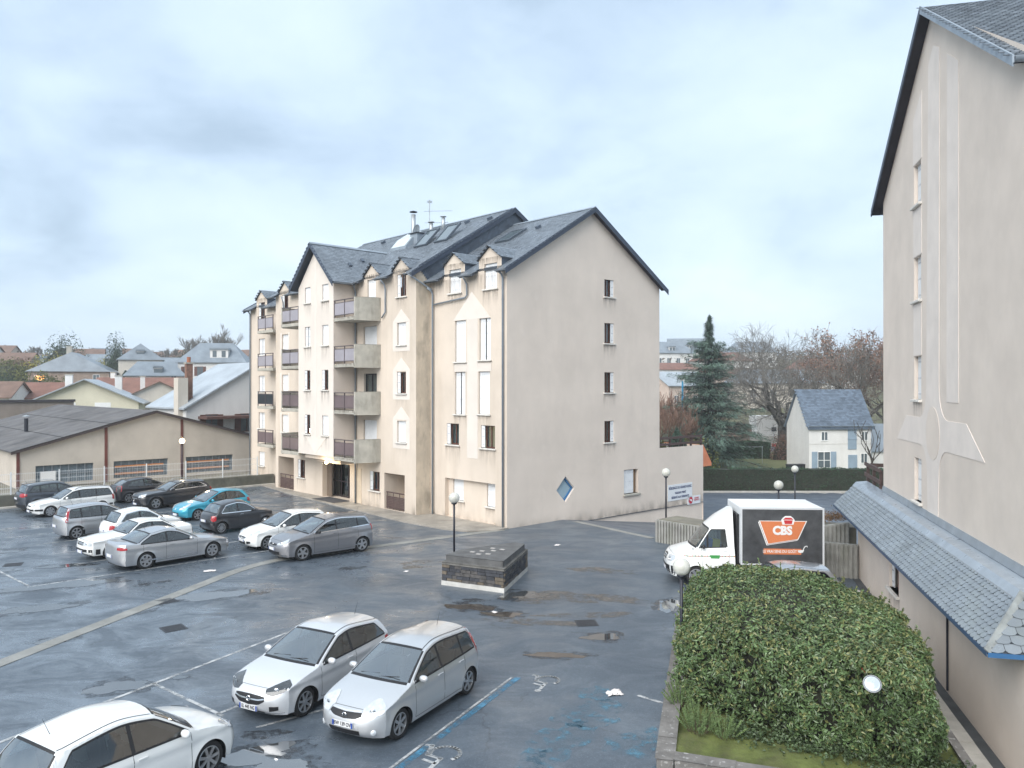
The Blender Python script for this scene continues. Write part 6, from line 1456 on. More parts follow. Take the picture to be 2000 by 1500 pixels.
C4C = dict(HATCH, L=4.27, W=1.77, H=1.46, fo=.92, wb=2.60, wr=.315, cowl=(1.15, .95), rf=(2.05, 1.39), rm=(2.6, 1.46), rr=(3.55, 1.37), bl=(4.12, 1.04), tail=[(4.2, .95), (4.27, .66), (4.24, .4), (4.14, .22)], dlo=(3.72, 3.30), pil=[2.62], tl=[(38, .70, 1.02), (50, .66, 1.10), (58, .74, 1.05)], rim='6', s2=2.05)
SCENIC = dict(HATCH, L=4.37, W=1.84, H=1.62, fo=.92, wb=2.70, wr=.325, cowl=(1.08, 1.06), rf=(2.0, 1.54), rm=(2.7, 1.62), rr=(3.98, 1.54), bl=(4.24, 1.12), hood=[(.55, .95)], nose=[(.16, .20), (.03, .32), (0, .50), (.05, .66), (.16, .78)], tail=[(4.33, .98), (4.37, .66), (4.34, .42), (4.24, .22)], belt=(.98, 1.12), dlo=(4.02, 3.86), pil=[2.45, 3.45], seam=[1.40, 2.48, 3.42], hand=[2.34, 3.28], rim='5', hl=[(20, .66, .72), (36, .68, .80), (52, .80, .90)], tl=[(44, .90, 1.12), (56, .90, 1.14)], gr=[(0, .62, .70), (18, .64, .70)], bars=None, chromebar=1, emb=.66, lb=[(0, .27, .42), (30, .28, .42)], vent=None, lip=.25, pz=.50, mould=.36, mirror=TRIM, chromebelt=1, s2=2.15)
H48r = R(48); CG = 'cars parked in the residence lot'
car('parked_car', 'silver five door hatchback with tall rear lamps, number plate BW 139 OV', (-2.33, 17.24), R(242), P_SILVER2, NOTE, plate='BW 139 OV', group=CG)
car('parked_car', 'light silver three door hatchback with number plate EL 445 NG', (-4.55, 18.3), R(242), paintm('pearl_silver_paint', (.66, .67, .685), .45, .34), CORSA_E, plate='EL 445 NG', group=CG)
car('parked_car', 'white hatchback cut off by the lower left corner of the photo', (-6.74, 13.75), R(58), P_WHITE, C3, group=CG)
car('parked_car', 'metallic grey people carrier parked beside the gutter strip', (-8.0, 33.35), R(221), P_GREYS if False else paintm('mid_grey_paint', (.27, .27, .285), .7, .33), SCENIC, group=CG)
car('parked_car', 'white three door hatchback next to the grey people carrier', (-10.1, 35.35), R(222), P_WHITE, CORSA_D, group=CG)
car('parked_car', 'silver four door saloon with round hole alloy wheels', (-13.8, 32.0), R(48.5), P_SILVER, ALFA, group=CG)
car('parked_car', 'old boxy white saloon with black bumper beside the silver saloon', (-15.95, 33.75), R(228), P_WHITE, OLDSAL, group=CG)
car('parked_car', 'small rounded white car behind the old white saloon', (-17.04, 36.6), R(48), P_WHITE, F500, group=CG)
car('parked_car', 'silver hatchback with tall red rear lamps in the left bays', (-19.6, 37.9), R(48), P_SILVER, NOTE, group=CG)
car('parked_car', 'white estate car with black roof rails', (-24.4, 44.05), R(227), P_WHITE, ESTATE, group=CG)
car('parked_car', 'graphite grey crossover at the far left by the fence', (-26.3, 46.0), R(47), P_NAVY, SUV, group=CG)
car('parked_car', 'dark blue-black coupe with triangular red rear lamps by the fence', (-22.6, 49.2), R(46), P_BLACK, C4C, group=CG)
car('parked_car', 'black crossover with chrome window line', (-20.0, 46.8), R(227), P_BLACK, GLA, group=CG)
car('parked_car', 'turquoise blue hatchback beside the small black car', (-16.2, 42.85), R(227), P_BLUE, P207, group=CG)
car('parked_car', 'small rounded black car with chrome door handles', (-13.5, 39.1), R(48), P_ANT, F500, group=CG)
car('parked_car', 'silver car whose roof shows between hedge and truck', (8.2, 24.9), R(184), P_SILVER, dict(HATCH, H=1.44), group=CG)
car('parked_car', 'white car just showing past the corner of the terrace wall', (11.2, 55.3), R(187), P_WHITE, HATCH, z=gz(11.2, 55.3), group=CG)
# ---- the delivery truck
def truck():
    CAB = dict(cat='truck', L=2.42, W=1.98, H=2.5, wr=.345, fo=.98, wb=9.0, nose=[(.10, .32), (.03, .46), (0, .66), (.05, .90), (.16, 1.04)], hood=[(.5, 1.20)], cowl=(.86, 1.32), rf=(1.42, 2.02), rm=(1.85, 2.34), rr=(2.38, 2.66), bl=(2.40, 2.0), tail=[(2.41, 1.4), (2.42, .9), (2.42, .36)], belt=(1.26, 1.34), dlo=(2.08, 2.02), dlotop=1.93, pil=[1.40], seam=[1.18, 2.14], hand=[2.0], norear=1, dF=.30, dR=.02, bow=.18, sill=.34, tum=9, pr=.02, pf=.16, rim='cover', skirt=None,
        hl=[(26, .80, .98), (40, .80, 1.06), (50, .90, 1.06)], gr=[(0, .80, 1.0), (15, .80, .98)], bars=[.35, .7], emb=.90, lb=[(0, .36, .66), (60, .36, .66)], vent=None, lip=None, pz=.50, drip=None, tl=None, mirror=TRIM, s1=1.05, s2=3)
    loc = (5.55, 28.9); yaw = math.pi - .06; f = Vector((math.cos(yaw), math.sin(yaw)))
    c = Vector(loc) - f * 1.21
    T = car('delivery_truck', 'white delivery truck with dark box body carrying an orange CBS sign', c, yaw, P_WHITE, CAB)
    for o in list(T.children):      # the cab has no rear axle of its own
        if o.name.startswith('wheel') and o.type == 'EMPTY' and o.location.x < -3:
            for k in list(o.children): bpy.data.objects.remove(k)
            bpy.data.objects.remove(o)
        elif o.name.startswith('number_plate') and o.location.x < 0:
            for k in list(o.children): bpy.data.objects.remove(k)
            bpy.data.objects.remove(o)
        elif o.name.startswith('aerial'): bpy.data.objects.remove(o)
    X = lambda d: 1.21 - d
    d0, d1, z0, z1, hw = 2.50, 5.34, .78, 2.78, 1.05
    ALU = mat('white_aluminium', (.66, .68, .70), .35, .2, var=.05); DK = mat('slate_print', (.058, .061, .066), .5, var=.45, vscale=2.2, streak=.5, scol=(.075, .078, .08), sscale=(1.5, 1.5, 1.5))
    bevel(MB().box(X(d1), X(d0), -hw, hw, z0, z1).build('box_body', mat('white_box_panel', (.72, .74, .75), .4, var=.05, vscale=1), T), .025, 2)
    MB().box(X(d1) + .0, X(d0), -hw + .2, hw - .2, .5, z0 - .004).build('chassis', TRIM, T); MB().box(X(d0) + .002, X(2.42), -hw + .25, hw - .25, .5, 2.5).build('bulkhead_gap', TRIM, T)
    bw = MB()
    for s in (-1, 1):
        add_wheel(T, X(4.55), s * .86, .345, 'cover')
    for s in (1, -1):      # printed side, s=+1 is the side facing the lot (left side of the truck)
        y = s * (hw + .004); MB().box(X(d1) + .05, X(d0) - .05, min(y - s * .004, y), max(y - s * .004, y), z0 + .05, z1 - .06).build('side_print', DK, T)
        fr = MB()
        for q in ((X(d1) - .01, X(d0) + .01, z1 - .06, z1 + .005), (X(d1) - .01, X(d0) + .01, z0, z0 + .05), (X(d1) - .01, X(d1) + .05, z0 + .05, z1 - .06), (X(d0) - .05, X(d0) + .01, z0 + .05, z1 - .06)): fr.box(q[0], q[1], s * hw if s > 0 else -hw - .014, hw + .014 if s > 0 else -hw, q[2], q[3])
        fr.build('edge_profile', ALU, T)
    # graphics on the lot side: u = metres from the box front, v = height
    yy = hw + .009; G = lambda u, v, d: (X(d0) - u, yy + d, v)
    OR = mat('orange_print', (.60, .19, .075), .45, var=.05); WP = mat('white_print', (.74, .74, .73), .45, var=.02); RD = mat('red_print', (.50, .035, .04), .45, var=.02); DR = mat('maroon_print', (.12, .035, .03), .5, var=0)
    g = bpy.data.objects.new('side_graphic', None); C.objects.link(g); g.parent = T
    S1 = [(.66, 2.31), (2.22, 2.31), (1.94, 1.70), (.94, 1.53)]
    def grow(p, k): cx_ = sum(a for a, _ in p) / len(p); cy_ = sum(b for _, b in p) / len(p); return [(cx_ + (a - cx_) * k, cy_ + (b - cy_) * k) for a, b in p]
    MB().prism([(a - .035, b - .04) for a, b in grow(S1, 1.05)], G, -.004, .001).build('shadow', WP, g); MB().prism([(a - .035, b - .04) for a, b in grow(S1, 1.0)], G, -.003, .002).build('shadow', DR, g)
    MB().prism(grow(S1, 1.055), G, -.002, .004).build('outline', WP, g); MB().prism(S1, G, -.001, .006).build('panel', OR, g)
    MB().prism([(1.42, 2.20), (1.80, 2.20), (1.84, 2.36), (1.78, 2.44), (1.70, 2.50), (1.52, 2.50), (1.44, 2.44), (1.38, 2.36)], G, 0, .008).build('pot_outline', WP, g)
    MB().prism([(1.50, 2.22), (1.74, 2.22), (1.77, 2.35), (1.47, 2.35)], G, .001, .010).build('pot', RD, g); MB().prism([(1.44, 2.37), (1.80, 2.37), (1.72, 2.44), (1.52, 2.44)], G, .001, .010).build('pot_lid', RD, g)
    me = text_mesh('CBS', .40, .002, bold=.022, sx=.95); me.materials.append(WP); inst('lettering', me, g, G(1.42, 1.98, .010), (R(90), 0, R(180)))
    MB().prism([(.78, 1.36), (2.06, 1.36), (2.06, 1.16), (.78, 1.16)], G, -.002, .003).build('banner', OR, g)
    me = text_mesh('LE VRAI SENS DU GOÛT !', .135, .002, sx=.80, bold=.002); me.materials.append(WP); inst('lettering', me, g, G(1.36, 1.26, .006), (R(90), 0, R(180)))
    MB().prism([(1.94, 1.32), (2.16, 1.32), (2.12, 1.24), (2.03, 1.215), (1.96, 1.25)], G, 0, .008).build('ladle_bowl', WP, g)
    MB().tube([G(2.12, 1.3, .006), G(2.16, 1.40, .006), G(2.20, 1.45, .006), G(2.26, 1.46, .006), G(2.27, 1.42, .006)], .014, 5).build('ladle_handle', WP, g)
    # cab door band of small printed motifs and the green badge
    cols = [(.45, .05, .04), (.10, .30, .08), (.03, .03, .03), (.55, .25, .05), (.25, .10, .05)]
    for o in T.children:
        if o.name.startswith('body'): bodyo = o
    b_ = bmesh.new(); b_.from_mesh(bodyo.data); bv = BVHTree.FromBMesh(b_); b_.free(); rd = random.Random(6)
    def side_pt(x, z_): h = bv.ray_cast(Vector((x, 3, z_)), Vector((0, -1, 0)), 4); return h[0]
    band = MB()
    for k in range(34):
        x = lerp(.62, -1.1, k / 33); z_ = 1.03 + rd.uniform(-.006, .006); p = side_pt(x, z_)
        if p is None or abs(x - .0 + .1) < .0: continue
        MB().obox((x, p.y + .003, z_), (1, 0, 0), (0, 1, 0), (0, 0, 1), .018, .003, .022).build('printed_motif', mat('motif_%d' % (k % 5), cols[k % 5], .5, var=0), bodyo)
    p = side_pt(-.42, 1.0)
    if p is not None: MB().prism([(-.60, 1.08), (-.24, 1.08), (-.30, .93), (-.56, .93)], lambda a, b, d: (a, p.y + .008 + d, b), 0, .004).build('green_badge', mat('green_print', (.06, .30, .08), .5), bodyo)
    # blue and yellow jacket inside the cab
    MB().obox((X(1.75), .45, 1.42), (1, 0, .1), (0, 1, 0), (-.1, 0, 1), .13, .12, .14).build('yellow_vest', mat('yellow_cloth', (.60, .50, .03), .8), T); MB().obox((X(1.5), .45, 1.42), (1, 0, .1), (0, 1, 0), (-.1, 0, 1), .11, .14, .16).build('blue_jacket', mat('blue_cloth', (.03, .13, .40), .8), T)
    # lower black cladding, roof spoiler vents
    MB().box(X(d0) + .02, X(1.45), hw - .075, hw - .03, .46, .66).build('sill_cladding', mat('grey_cladding', (.06, .07, .075), .6), T)
    return T
truck()
# ================================================================== vegetation toolkit
BARK = mat('oak_bark', (.060, .052, .045), .9, var=.3, vscale=3); BARK2 = mat('grey_twigs', (.15, .14, .125), .9, var=.25, vscale=2); BARK3 = mat('russet_twigs', (.19, .115, .085), .9, var=.3, vscale=.6)
def grow(mb, tw, p, d, ln, r, lev, rd, maxlev, spread=.75, up=.12, kids=(3, 5), rmin=.011, taper=.55):
    n = 4; pts = [p]; rs = [r]; q = Vector(p); dd = Vector(d)
    for k in range(n):
        dd = (dd + Vector((rd.gauss(0, .13), rd.gauss(0, .13), rd.gauss(up * .5, .10)))).normalized(); q = q + dd * ln / n; pts.append(q.copy()); rs.append(max(rmin, lerp(r, r * taper, (k + 1) / n)))
    (mb if lev < 3 else tw).tube(pts, rs, 7 if lev == 0 else (5 if lev < 3 else 3), cap=False)
    if lev >= maxlev: return
    nk = rd.randint(*kids)
    for k in range(nk):
        f = rd.uniform(.35, 1.0) if k else 1.0; i = min(n - 1, int(f * n)); b = pts[i].lerp(pts[i + 1], f * n - i) if i < n else pts[-1]
        a = Vector((rd.gauss(0, 1), rd.gauss(0, 1), rd.gauss(.15, .8))); a = (a - dd * a.dot(dd)).normalized(); nd = (dd + a * rd.uniform(spread * .6, spread * 1.3) + Vector((0, 0, up))).normalized()
        grow(mb, tw, b, nd, ln * rd.uniform(.60, .82), max(rmin, rs[i] * rd.uniform(.5, .68)), lev + 1, rd, maxlev, spread, up, kids, rmin, taper)
def bare_tree(label, loc, h, seed, maxlev=6, spread=.8, trunk=.5, tl=.28, m1=BARK, m2=BARK2, leaves=0, lm=None, kids=(3, 4), rmin=.012, group=None, up=.12, lean=(0, 0), ls=.22, cat='tree', name='bare_tree', bl=.30, rise=(.45, 1.2)):
    T = thing(name, label, cat, loc, 0, group); rd = random.Random(seed); mb, tw = MB(), MB()
    base = Vector((0, 0, -.2)); top = Vector((lean[0], lean[1], h * tl))
    mb.tube([base, base.lerp(top, .12), base.lerp(top, .5), top], [trunk * 1.35, trunk, trunk * .9, trunk * .8], 10, cap=False); nb = 5
    for k in range(nb):
        a = 2 * math.pi * k / nb + rd.uniform(-.4, .4); d = Vector((math.cos(a) * spread * 1.25, math.sin(a) * spread * 1.25, rd.uniform(*rise))).normalized()
        grow(mb, tw, top.lerp(base, rd.uniform(0, .25)), d, h * bl * rd.uniform(.87, 1.13), trunk * rd.uniform(.42, .6), 1, rd, maxlev, spread, up, kids, rmin)
    mb.build('trunk', m1, T, smooth=True); t_ = stuff(tw.build('crown', m2, T))
    if leaves:
        lb = MB(); V = tw.v; 
        for k in range(leaves):
            c = Vector(V[rd.randrange(len(V))]) + Vector((rd.gauss(0, .2), rd.gauss(0, .2), rd.gauss(0, .2))); leaf_quad(lb, c, (rd.gauss(0, 1), rd.gauss(0, 1), rd.gauss(0, 1)), rd, ls, ls * .6)
        stuff(lb.build('leaves', lm, T))
    return T
def bush(label, loc, r, h, n, m, seed, ls=.3, group=None, name='bush', cat='bush', trunk=True, shape='dome'):
    T = thing(name, label, cat, loc, 0, group); rd = random.Random(seed); mb = MB(); ph = [rd.uniform(0, 6.28) for _ in range(6)]
    core = MB(); rows = []
    def rad(a, e):   # uneven outline
        k = 1 + .18 * math.sin(2 * a + ph[0]) * math.cos(e) + .13 * math.sin(3 * a + ph[1] + 2 * e) + .09 * math.sin(5 * a + ph[2] - 3 * e) + .06 * math.sin(9 * a + 7 * e + ph[3])
        if shape == 'cone': k *= (1 - e / (math.pi / 2)) * .8 + .2
        return k
    for j in range(9):
        e = -.15 + (math.pi / 2 + .15) * j / 8; rows.append([(r * .72 * rad(a, e) * math.cos(e) * math.cos(a), r * .72 * rad(a, e) * math.cos(e) * math.sin(a), max(0, h * .80 * math.sin(e))) for a in [2 * math.pi * k / 18 for k in range(19)]])
    core.grid(rows); core.build('shade_core', SHADE, T)
    for k in range(n):
        a = rd.uniform(0, 2 * math.pi); e = math.asin(rd.uniform(-.05, 1)); q = rad(a, e) * (1 - rd.random() ** 2 * .32)
        c = Vector((r * q * math.cos(e) * math.cos(a), r * q * math.cos(e) * math.sin(a), max(.05, h * q * math.sin(e)) if shape != 'cone' else h * math.sin(e) * (1 - rd.random() ** 2 * .15)))
        leaf_quad(mb, c, (math.cos(a) + rd.gauss(0, .7), math.sin(a) + rd.gauss(0, .7), .5 + rd.gauss(0, .7)), rd, ls * rd.uniform(.6, 1.3), ls * rd.uniform(.35, .8))
    stuff(mb.build('crown', m, T)); MB().tube([(0, 0, -.3), (0, 0, h * .6)], [r * .09, r * .04], 7).build('trunk', BARK, T)
    return T
DKGREEN = mat('dark_evergreen', (.040, .066, .036), .7, var=.4, vscale=.5, island=.45); OLIVE = mat('olive_foliage', (.105, .115, .035), .8, var=.35, vscale=.5, island=.4); YELGR = mat('yellow_green_foliage', (.24, .22, .05), .8, var=.3, vscale=.5, island=.35)
CEDARG = mat('blue_cedar_needles', (.090, .140, .108), .7, var=.35, vscale=.6, island=.4); RUSSET = mat('russet_leaves', (.215, .125, .085), .8, var=.35, vscale=.4, island=.45); HEDGEG = mat('clipped_hedge_green', (.030, .066, .030), .7, var=.35, vscale=1.2, island=.4); BROWNB = mat('brown_dry_bush', (.15, .09, .065), .9, var=.3, island=.4)
def clipped_hedge(label, a, b, w, h, zb, n, seed, m=HEDGEG, ls=.11):
    a = Vector(a); b = Vector(b); d = b - a; ln = d.length; T = thing('clipped_hedge', label, 'hedge', (a.x, a.y, zb), math.atan2(d.y, d.x)); rd = random.Random(seed); mb = MB()
    MB().box(.06, ln - .06, .08, w - .08, 0, h - .08).build('shade_core', SHADE, T)
    for k in range(n):
        s = rd.uniform(0, ln); f = rd.random(); wob = .05 * math.sin(s * 1.7) + .04 * math.sin(s * 4.1)
        if f < .55: c, nn = (s, rd.uniform(0, .1), rd.uniform(0, h + wob)), (0, -1, .3)
        elif f < .93: c, nn = (s, rd.uniform(0, w), h + wob - rd.uniform(0, .1)), (0, -.2, 1)
        else: c, nn = (rd.choice((0, ln)), rd.uniform(0, w), rd.uniform(0, h)), (rd.choice((-1, 1)), 0, .2)
        leaf_quad(mb, c, tuple(Vector(nn) + Vector((rd.gauss(0, .6), rd.gauss(0, .6), rd.gauss(0, .6)))), rd, ls * rd.uniform(.7, 1.4), ls * .6)
    stuff(mb.build('foliage', m, T)); return T
def cedar(label, loc, h, r, seed):
    T = thing('cedar_tree', label, 'tree', loc); rd = random.Random(seed); tr, br, fo = MB(), MB(), MB()
    tr.tube([(0, 0, -.3), (.05, 0, h * .3), (-.05, .05, h * .65), (0, 0, h)], [h * .022, h * .017, h * .009, .02], 9).build('trunk', BARK, T, smooth=True)
    z = h * .06
    while z < h * .985:
        f = z / h; R_ = r * (1 - f) ** .72 * (.55 if f > .80 else 1) * rd.uniform(.55, 1.15) * (1 + .18 * math.sin(z * 2.1))
        if f > .66: R_ *= lerp(1, .62, (f - .66) / .34)
        R_ = max(R_, .3)
        for k in range(rd.randint(5, 8)):
            a = rd.uniform(0, 6.283); ln = R_ * rd.uniform(.65, 1.15); up0 = lerp(.05, .55, f); n = 6; pts = []
            for j in range(n + 1):
                t = j / n; pts.append(Vector((math.cos(a) * ln * t, math.sin(a) * ln * t, z + ln * (up0 * t - .42 * t * t + .18 * t ** 3) + rd.gauss(0, .03))))
            br.tube(pts, [lerp(.05, .012, j / n) * (1 - f * .6) for j in range(n + 1)], 4, cap=False)
            cnt = int(70 + 150 * ln / r)
            for j in range(cnt):
                t = rd.uniform(.04, 1.0) ** .9; i = min(n - 1, int(t * n)); c = pts[i].lerp(pts[i + 1], t * n - i); sd = Vector((-math.sin(a), math.cos(a), 0)) * rd.gauss(0, .26 * ln * (1.1 - t)) 
                c = c + sd + Vector((0, 0, rd.gauss(-.14, .14))); out = Vector((math.cos(a), math.sin(a), rd.uniform(-.9, .3))) + sd * .6 + Vector((rd.gauss(0, .3), rd.gauss(0, .3), 0)); out.normalize(); sdv = out.cross(Vector((rd.gauss(0, .4), rd.gauss(0, .4), 1))).normalized()
                L_ = rd.uniform(.30, .70); w_ = rd.uniform(.025, .05); i0 = len(fo.v); fo.v += [tuple(c - out * L_ * .4 - sdv * w_), tuple(c - out * L_ * .4 + sdv * w_), tuple(c + out * L_ * .6)]; fo.f.append((i0, i0 + 1, i0 + 2))
        z += h * lerp(.016, .024, f)
    stuff(br.build('branches', BARK, T)); stuff(fo.build('crown', CEDARG, T)); return T
# ================================================================== houses
WCREAM = mat('cream_house_render', (.58, .53, .46), .9, var=.1, vscale=.4, streak=.25, scol=(.32, .29, .25)); WWHITE = mat('white_house_render', (.66, .65, .63), .9, var=.08, vscale=.4, streak=.3, scol=(.42, .40, .37)); WYEL = mat('pale_yellow_render', (.64, .60, .47), .9, var=.08, vscale=.5); WSTONE = mat('brown_stone_wall', (.33, .25, .20), .9, var=.25, vscale=1.2); WPINK = mat('pink_house_render', (.52, .42, .36), .9, var=.1, vscale=.4)
RSLATE = mat('far_slate', (.185, .215, .245), .4, var=.2, vscale=.6, bump=.2, bscale=8); RSLATEL = mat('far_pale_slate', (.34, .375, .405), .35, var=.2, vscale=.5, bump=.2, bscale=6); RTILE = mat('far_red_tile', (.185, .095, .072), .85, var=.25, vscale=.7, bump=.3, bscale=7); RTILE2 = mat('far_brown_tile', (.17, .11, .085), .85, var=.25, vscale=.7, bump=.3, bscale=7)
PBLUE = mat('blue_grey_shutter', (.24, .31, .38), .6, var=.1); WDARK = mat('far_window_glass', (.10, .125, .14), .15, var=.2, spec=.8)
def house(name, label, loc, rz, w, d, eave, ridge, wm, rm_, hip=0.0, ov=.4, wins=(), chim=(), base=-3.0, group=None, axis='y', dormers=(), cat='house'):
    """ridge along local y (axis='y') or x; loc at ground; wins: (face, s, z, w, h[, shutter])"""
    T = thing(name, label, cat, loc, rz, group)
    if axis == 'y': mp = lambda a, b, c: (a, b, c); A, B = w / 2, d / 2
    else: mp = lambda a, b, c: (-b, a, c); A, B = d / 2, w / 2
    mb = MB()
    mb.poly([mp(-A, -B, base), mp(A, -B, base), mp(A, -B, eave)] + ([mp(0, -B, ridge - .05)] if not hip else []) + [mp(-A, -B, eave)])
    mb.poly([mp(-A, B, base), mp(A, B, base), mp(A, B, eave)] + ([mp(0, B, ridge - .05)] if not hip else []) + [mp(-A, B, eave)])
    for s in (-1, 1): mb.poly([mp(s * A, -B, base), mp(s * A, B, base), mp(s * A, B, eave), mp(s * A, -B, eave)])
    mb.build('wall', wm, T); k = (ridge - eave) / A
    ro = MB(); t = .14; Br = B + ov - (hip * (A + ov) if hip else 0)
    for s in (-1, 1):
        q = [mp(s * (A + ov), -B - ov, eave - k * ov), mp(s * (A + ov), B + ov, eave - k * ov), mp(0, Br, ridge), mp(0, -Br, ridge)]
        ro.poly(q); ro.poly([(a, b, c - t) for a, b, c in q])
        for i in range(4): a, b = q[i], q[(i + 1) % 4]; ro.poly([a, b, (b[0], b[1], b[2] - t), (a[0], a[1], a[2] - t)])
        if hip: ro.poly([mp(-(A + ov), s * (B + ov), eave - k * ov), mp(A + ov, s * (B + ov), eave - k * ov), mp(0, s * Br, ridge)])
    rf_ = ro.build('roof', rm_, T)
    for (x, y, h_, ww, m) in chim:
        c_ = MB().box(x - ww / 2, x + ww / 2, y - ww * .4, y + ww * .4, eave - .2, h_).build('chimney', m, rf_); MB().box(x - ww / 2 - .06, x + ww / 2 + .06, y - ww * .4 - .06, y + ww * .4 + .06, h_ + .002, h_ + .12).build('cap', CONC, c_)
    for q in wins:
        f, s, z, ww, hh = q[:5]; sm_ = q[5] if len(q) > 5 else None
        fn = {'f': lambda a, b, e: (a, -d / 2 + e, b), 'l': lambda a, b, e: (-w / 2 + e, a, b), 'r': lambda a, b, e: (w / 2 - e, a, b)}[f]
        if sm_ == 'door': fbox(MB(), fn, s - ww / 2, s + ww / 2, z, z + hh, -.04, .05).build('door', PBLUE, T); continue
        if sm_ == 'roll': fbox(MB(), fn, s - ww / 2, s + ww / 2, z, z + hh, -.03, .05).build('roller_shutter', WHITE, T); continue
        W_ = bpy.data.objects.new('window', None); C.objects.link(W_); W_.parent = T; fr = MB()
        for e in ((s - ww / 2 - .06, s + ww / 2 + .06, z - .08, z), (s - ww / 2 - .06, s + ww / 2 + .06, z + hh, z + hh + .07), (s - ww / 2 - .06, s - ww / 2, z, z + hh), (s + ww / 2, s + ww / 2 + .06, z, z + hh), (s - .03, s + .03, z, z + hh)): fbox(fr, fn, *e, -.05, .03)
        fr.build('frame', WHITE if sm_ != 'brown' else BROWN, W_); fbox(MB(), fn, s - ww / 2, s + ww / 2, z, z + hh, -.015, .02).build('pane', WDARK if sm_ != 'lit' else mat('lamplit_room', (.6, .3, .1), .6, emit=(1, .42, .12), estr=1.6), W_)
        if sm_ == 'sh':
            for e in (-1, 1): fbox(MB(), fn, s + e * ww * .78 - ww * .24, s + e * ww * .78 + ww * .24, z - .04, z + hh + .04, -.05, -.01).build('shutter', PBLUE, W_)
        if sm_ in ('shw', 'brown'):
            for e in (-1, 1): fbox(MB(), fn, s + e * ww * .78 - ww * .24, s + e * ww * .78 + ww * .24, z - .04, z + hh + .04, -.05, -.01).build('shutter', WHITE if sm_ == 'shw' else BROWN, W_)
    for (x, y, ww, hh, zd) in dormers:
        D = bpy.data.objects.new('dormer', None); C.objects.link(D); D.parent = T
        MB().box(x - ww / 2, x + ww / 2, y - .6, y + 1.5, zd, zd + hh).build('wall', WWHITE, D); MB().prism([(x - ww / 2 - .2, zd + hh), (x + ww / 2 + .2, zd + hh), (x + ww / 2, zd + hh + .35), (x - ww / 2, zd + hh + .35)], lambda a, b, e: (a, e, b), y - .8, y + 1.8).build('roof', rm_, D)
        for e in (-.25, .25): MB().box(x + e * ww - .35, x + e * ww + .35, y - .64, y - .6, zd + .25, zd + hh - .2).build('pane', WDARK, D)
    return T
# ================================================================== left background
def fence():
    A = l2w(-44, 24.5); T = thing('mesh_fence', 'white welded mesh fence on top of the low retaining wall', 'fence', (*A, .0), AR)
    W0 = thing('retaining_wall', 'low mossy concrete retaining wall along the far side of the lot', 'wall', (*A, 0), AR)
    bevel(MB().box(0, 43.9, 0, .28, -.1, .74).build('wall', mat('mossy_wall', (.12, .12, .10), .9, var=.35, vscale=1.2, bump=.4, bscale=20, streak=.85, scol=(.045, .05, .035), sscale=(1.2, 1.2, .35)), W0), .02, 1)
    MB().box(0, 43.9, -.32, -.01, -.05, .10).build('kerb', CONC2, W0)
    post = MB().box(-.03, .03, -.03, .03, .72, 2.05).mesh('post', WHITEM); pn = MB()
    for k in range(25): x = .05 + k * .1; pn.box(x - .0035, x + .0035, -.0035, .0035, .76, 1.96)
    for z in (.80, .84, 1.1, 1.14, 1.5, 1.54, 1.9, 1.94): pn.box(.03, 2.47, -.005, .005, z - .005, z + .005)
    pm = pn.mesh('mesh_panel', WHITEM)
    for k in range(18): inst('post', post, T, (.2 + k * 2.5, .14, 0)); 
    for k in range(17): stuff(inst('mesh_panel', pm, T, (.2 + k * 2.5, .14, 0)))
    g = MB(); rd = random.Random(2)
    for k in range(260):
        x = rd.uniform(24, 43.8); h = rd.uniform(.15, .9) if rd.random() < .25 else rd.uniform(.05, .25); g.tube([(x, .45, .45), (x + rd.gauss(0, .1), .45 + rd.gauss(0, .1), .6 + h)], [.008, .003], 3, cap=False)
    t = thing('dry_weeds', 'thin dry weeds growing behind the mesh fence', 'weeds', (*A, 0), AR); stuff(g.build('stems', mat('straw', (.24, .20, .14), .9, island=.3), t))
fence()
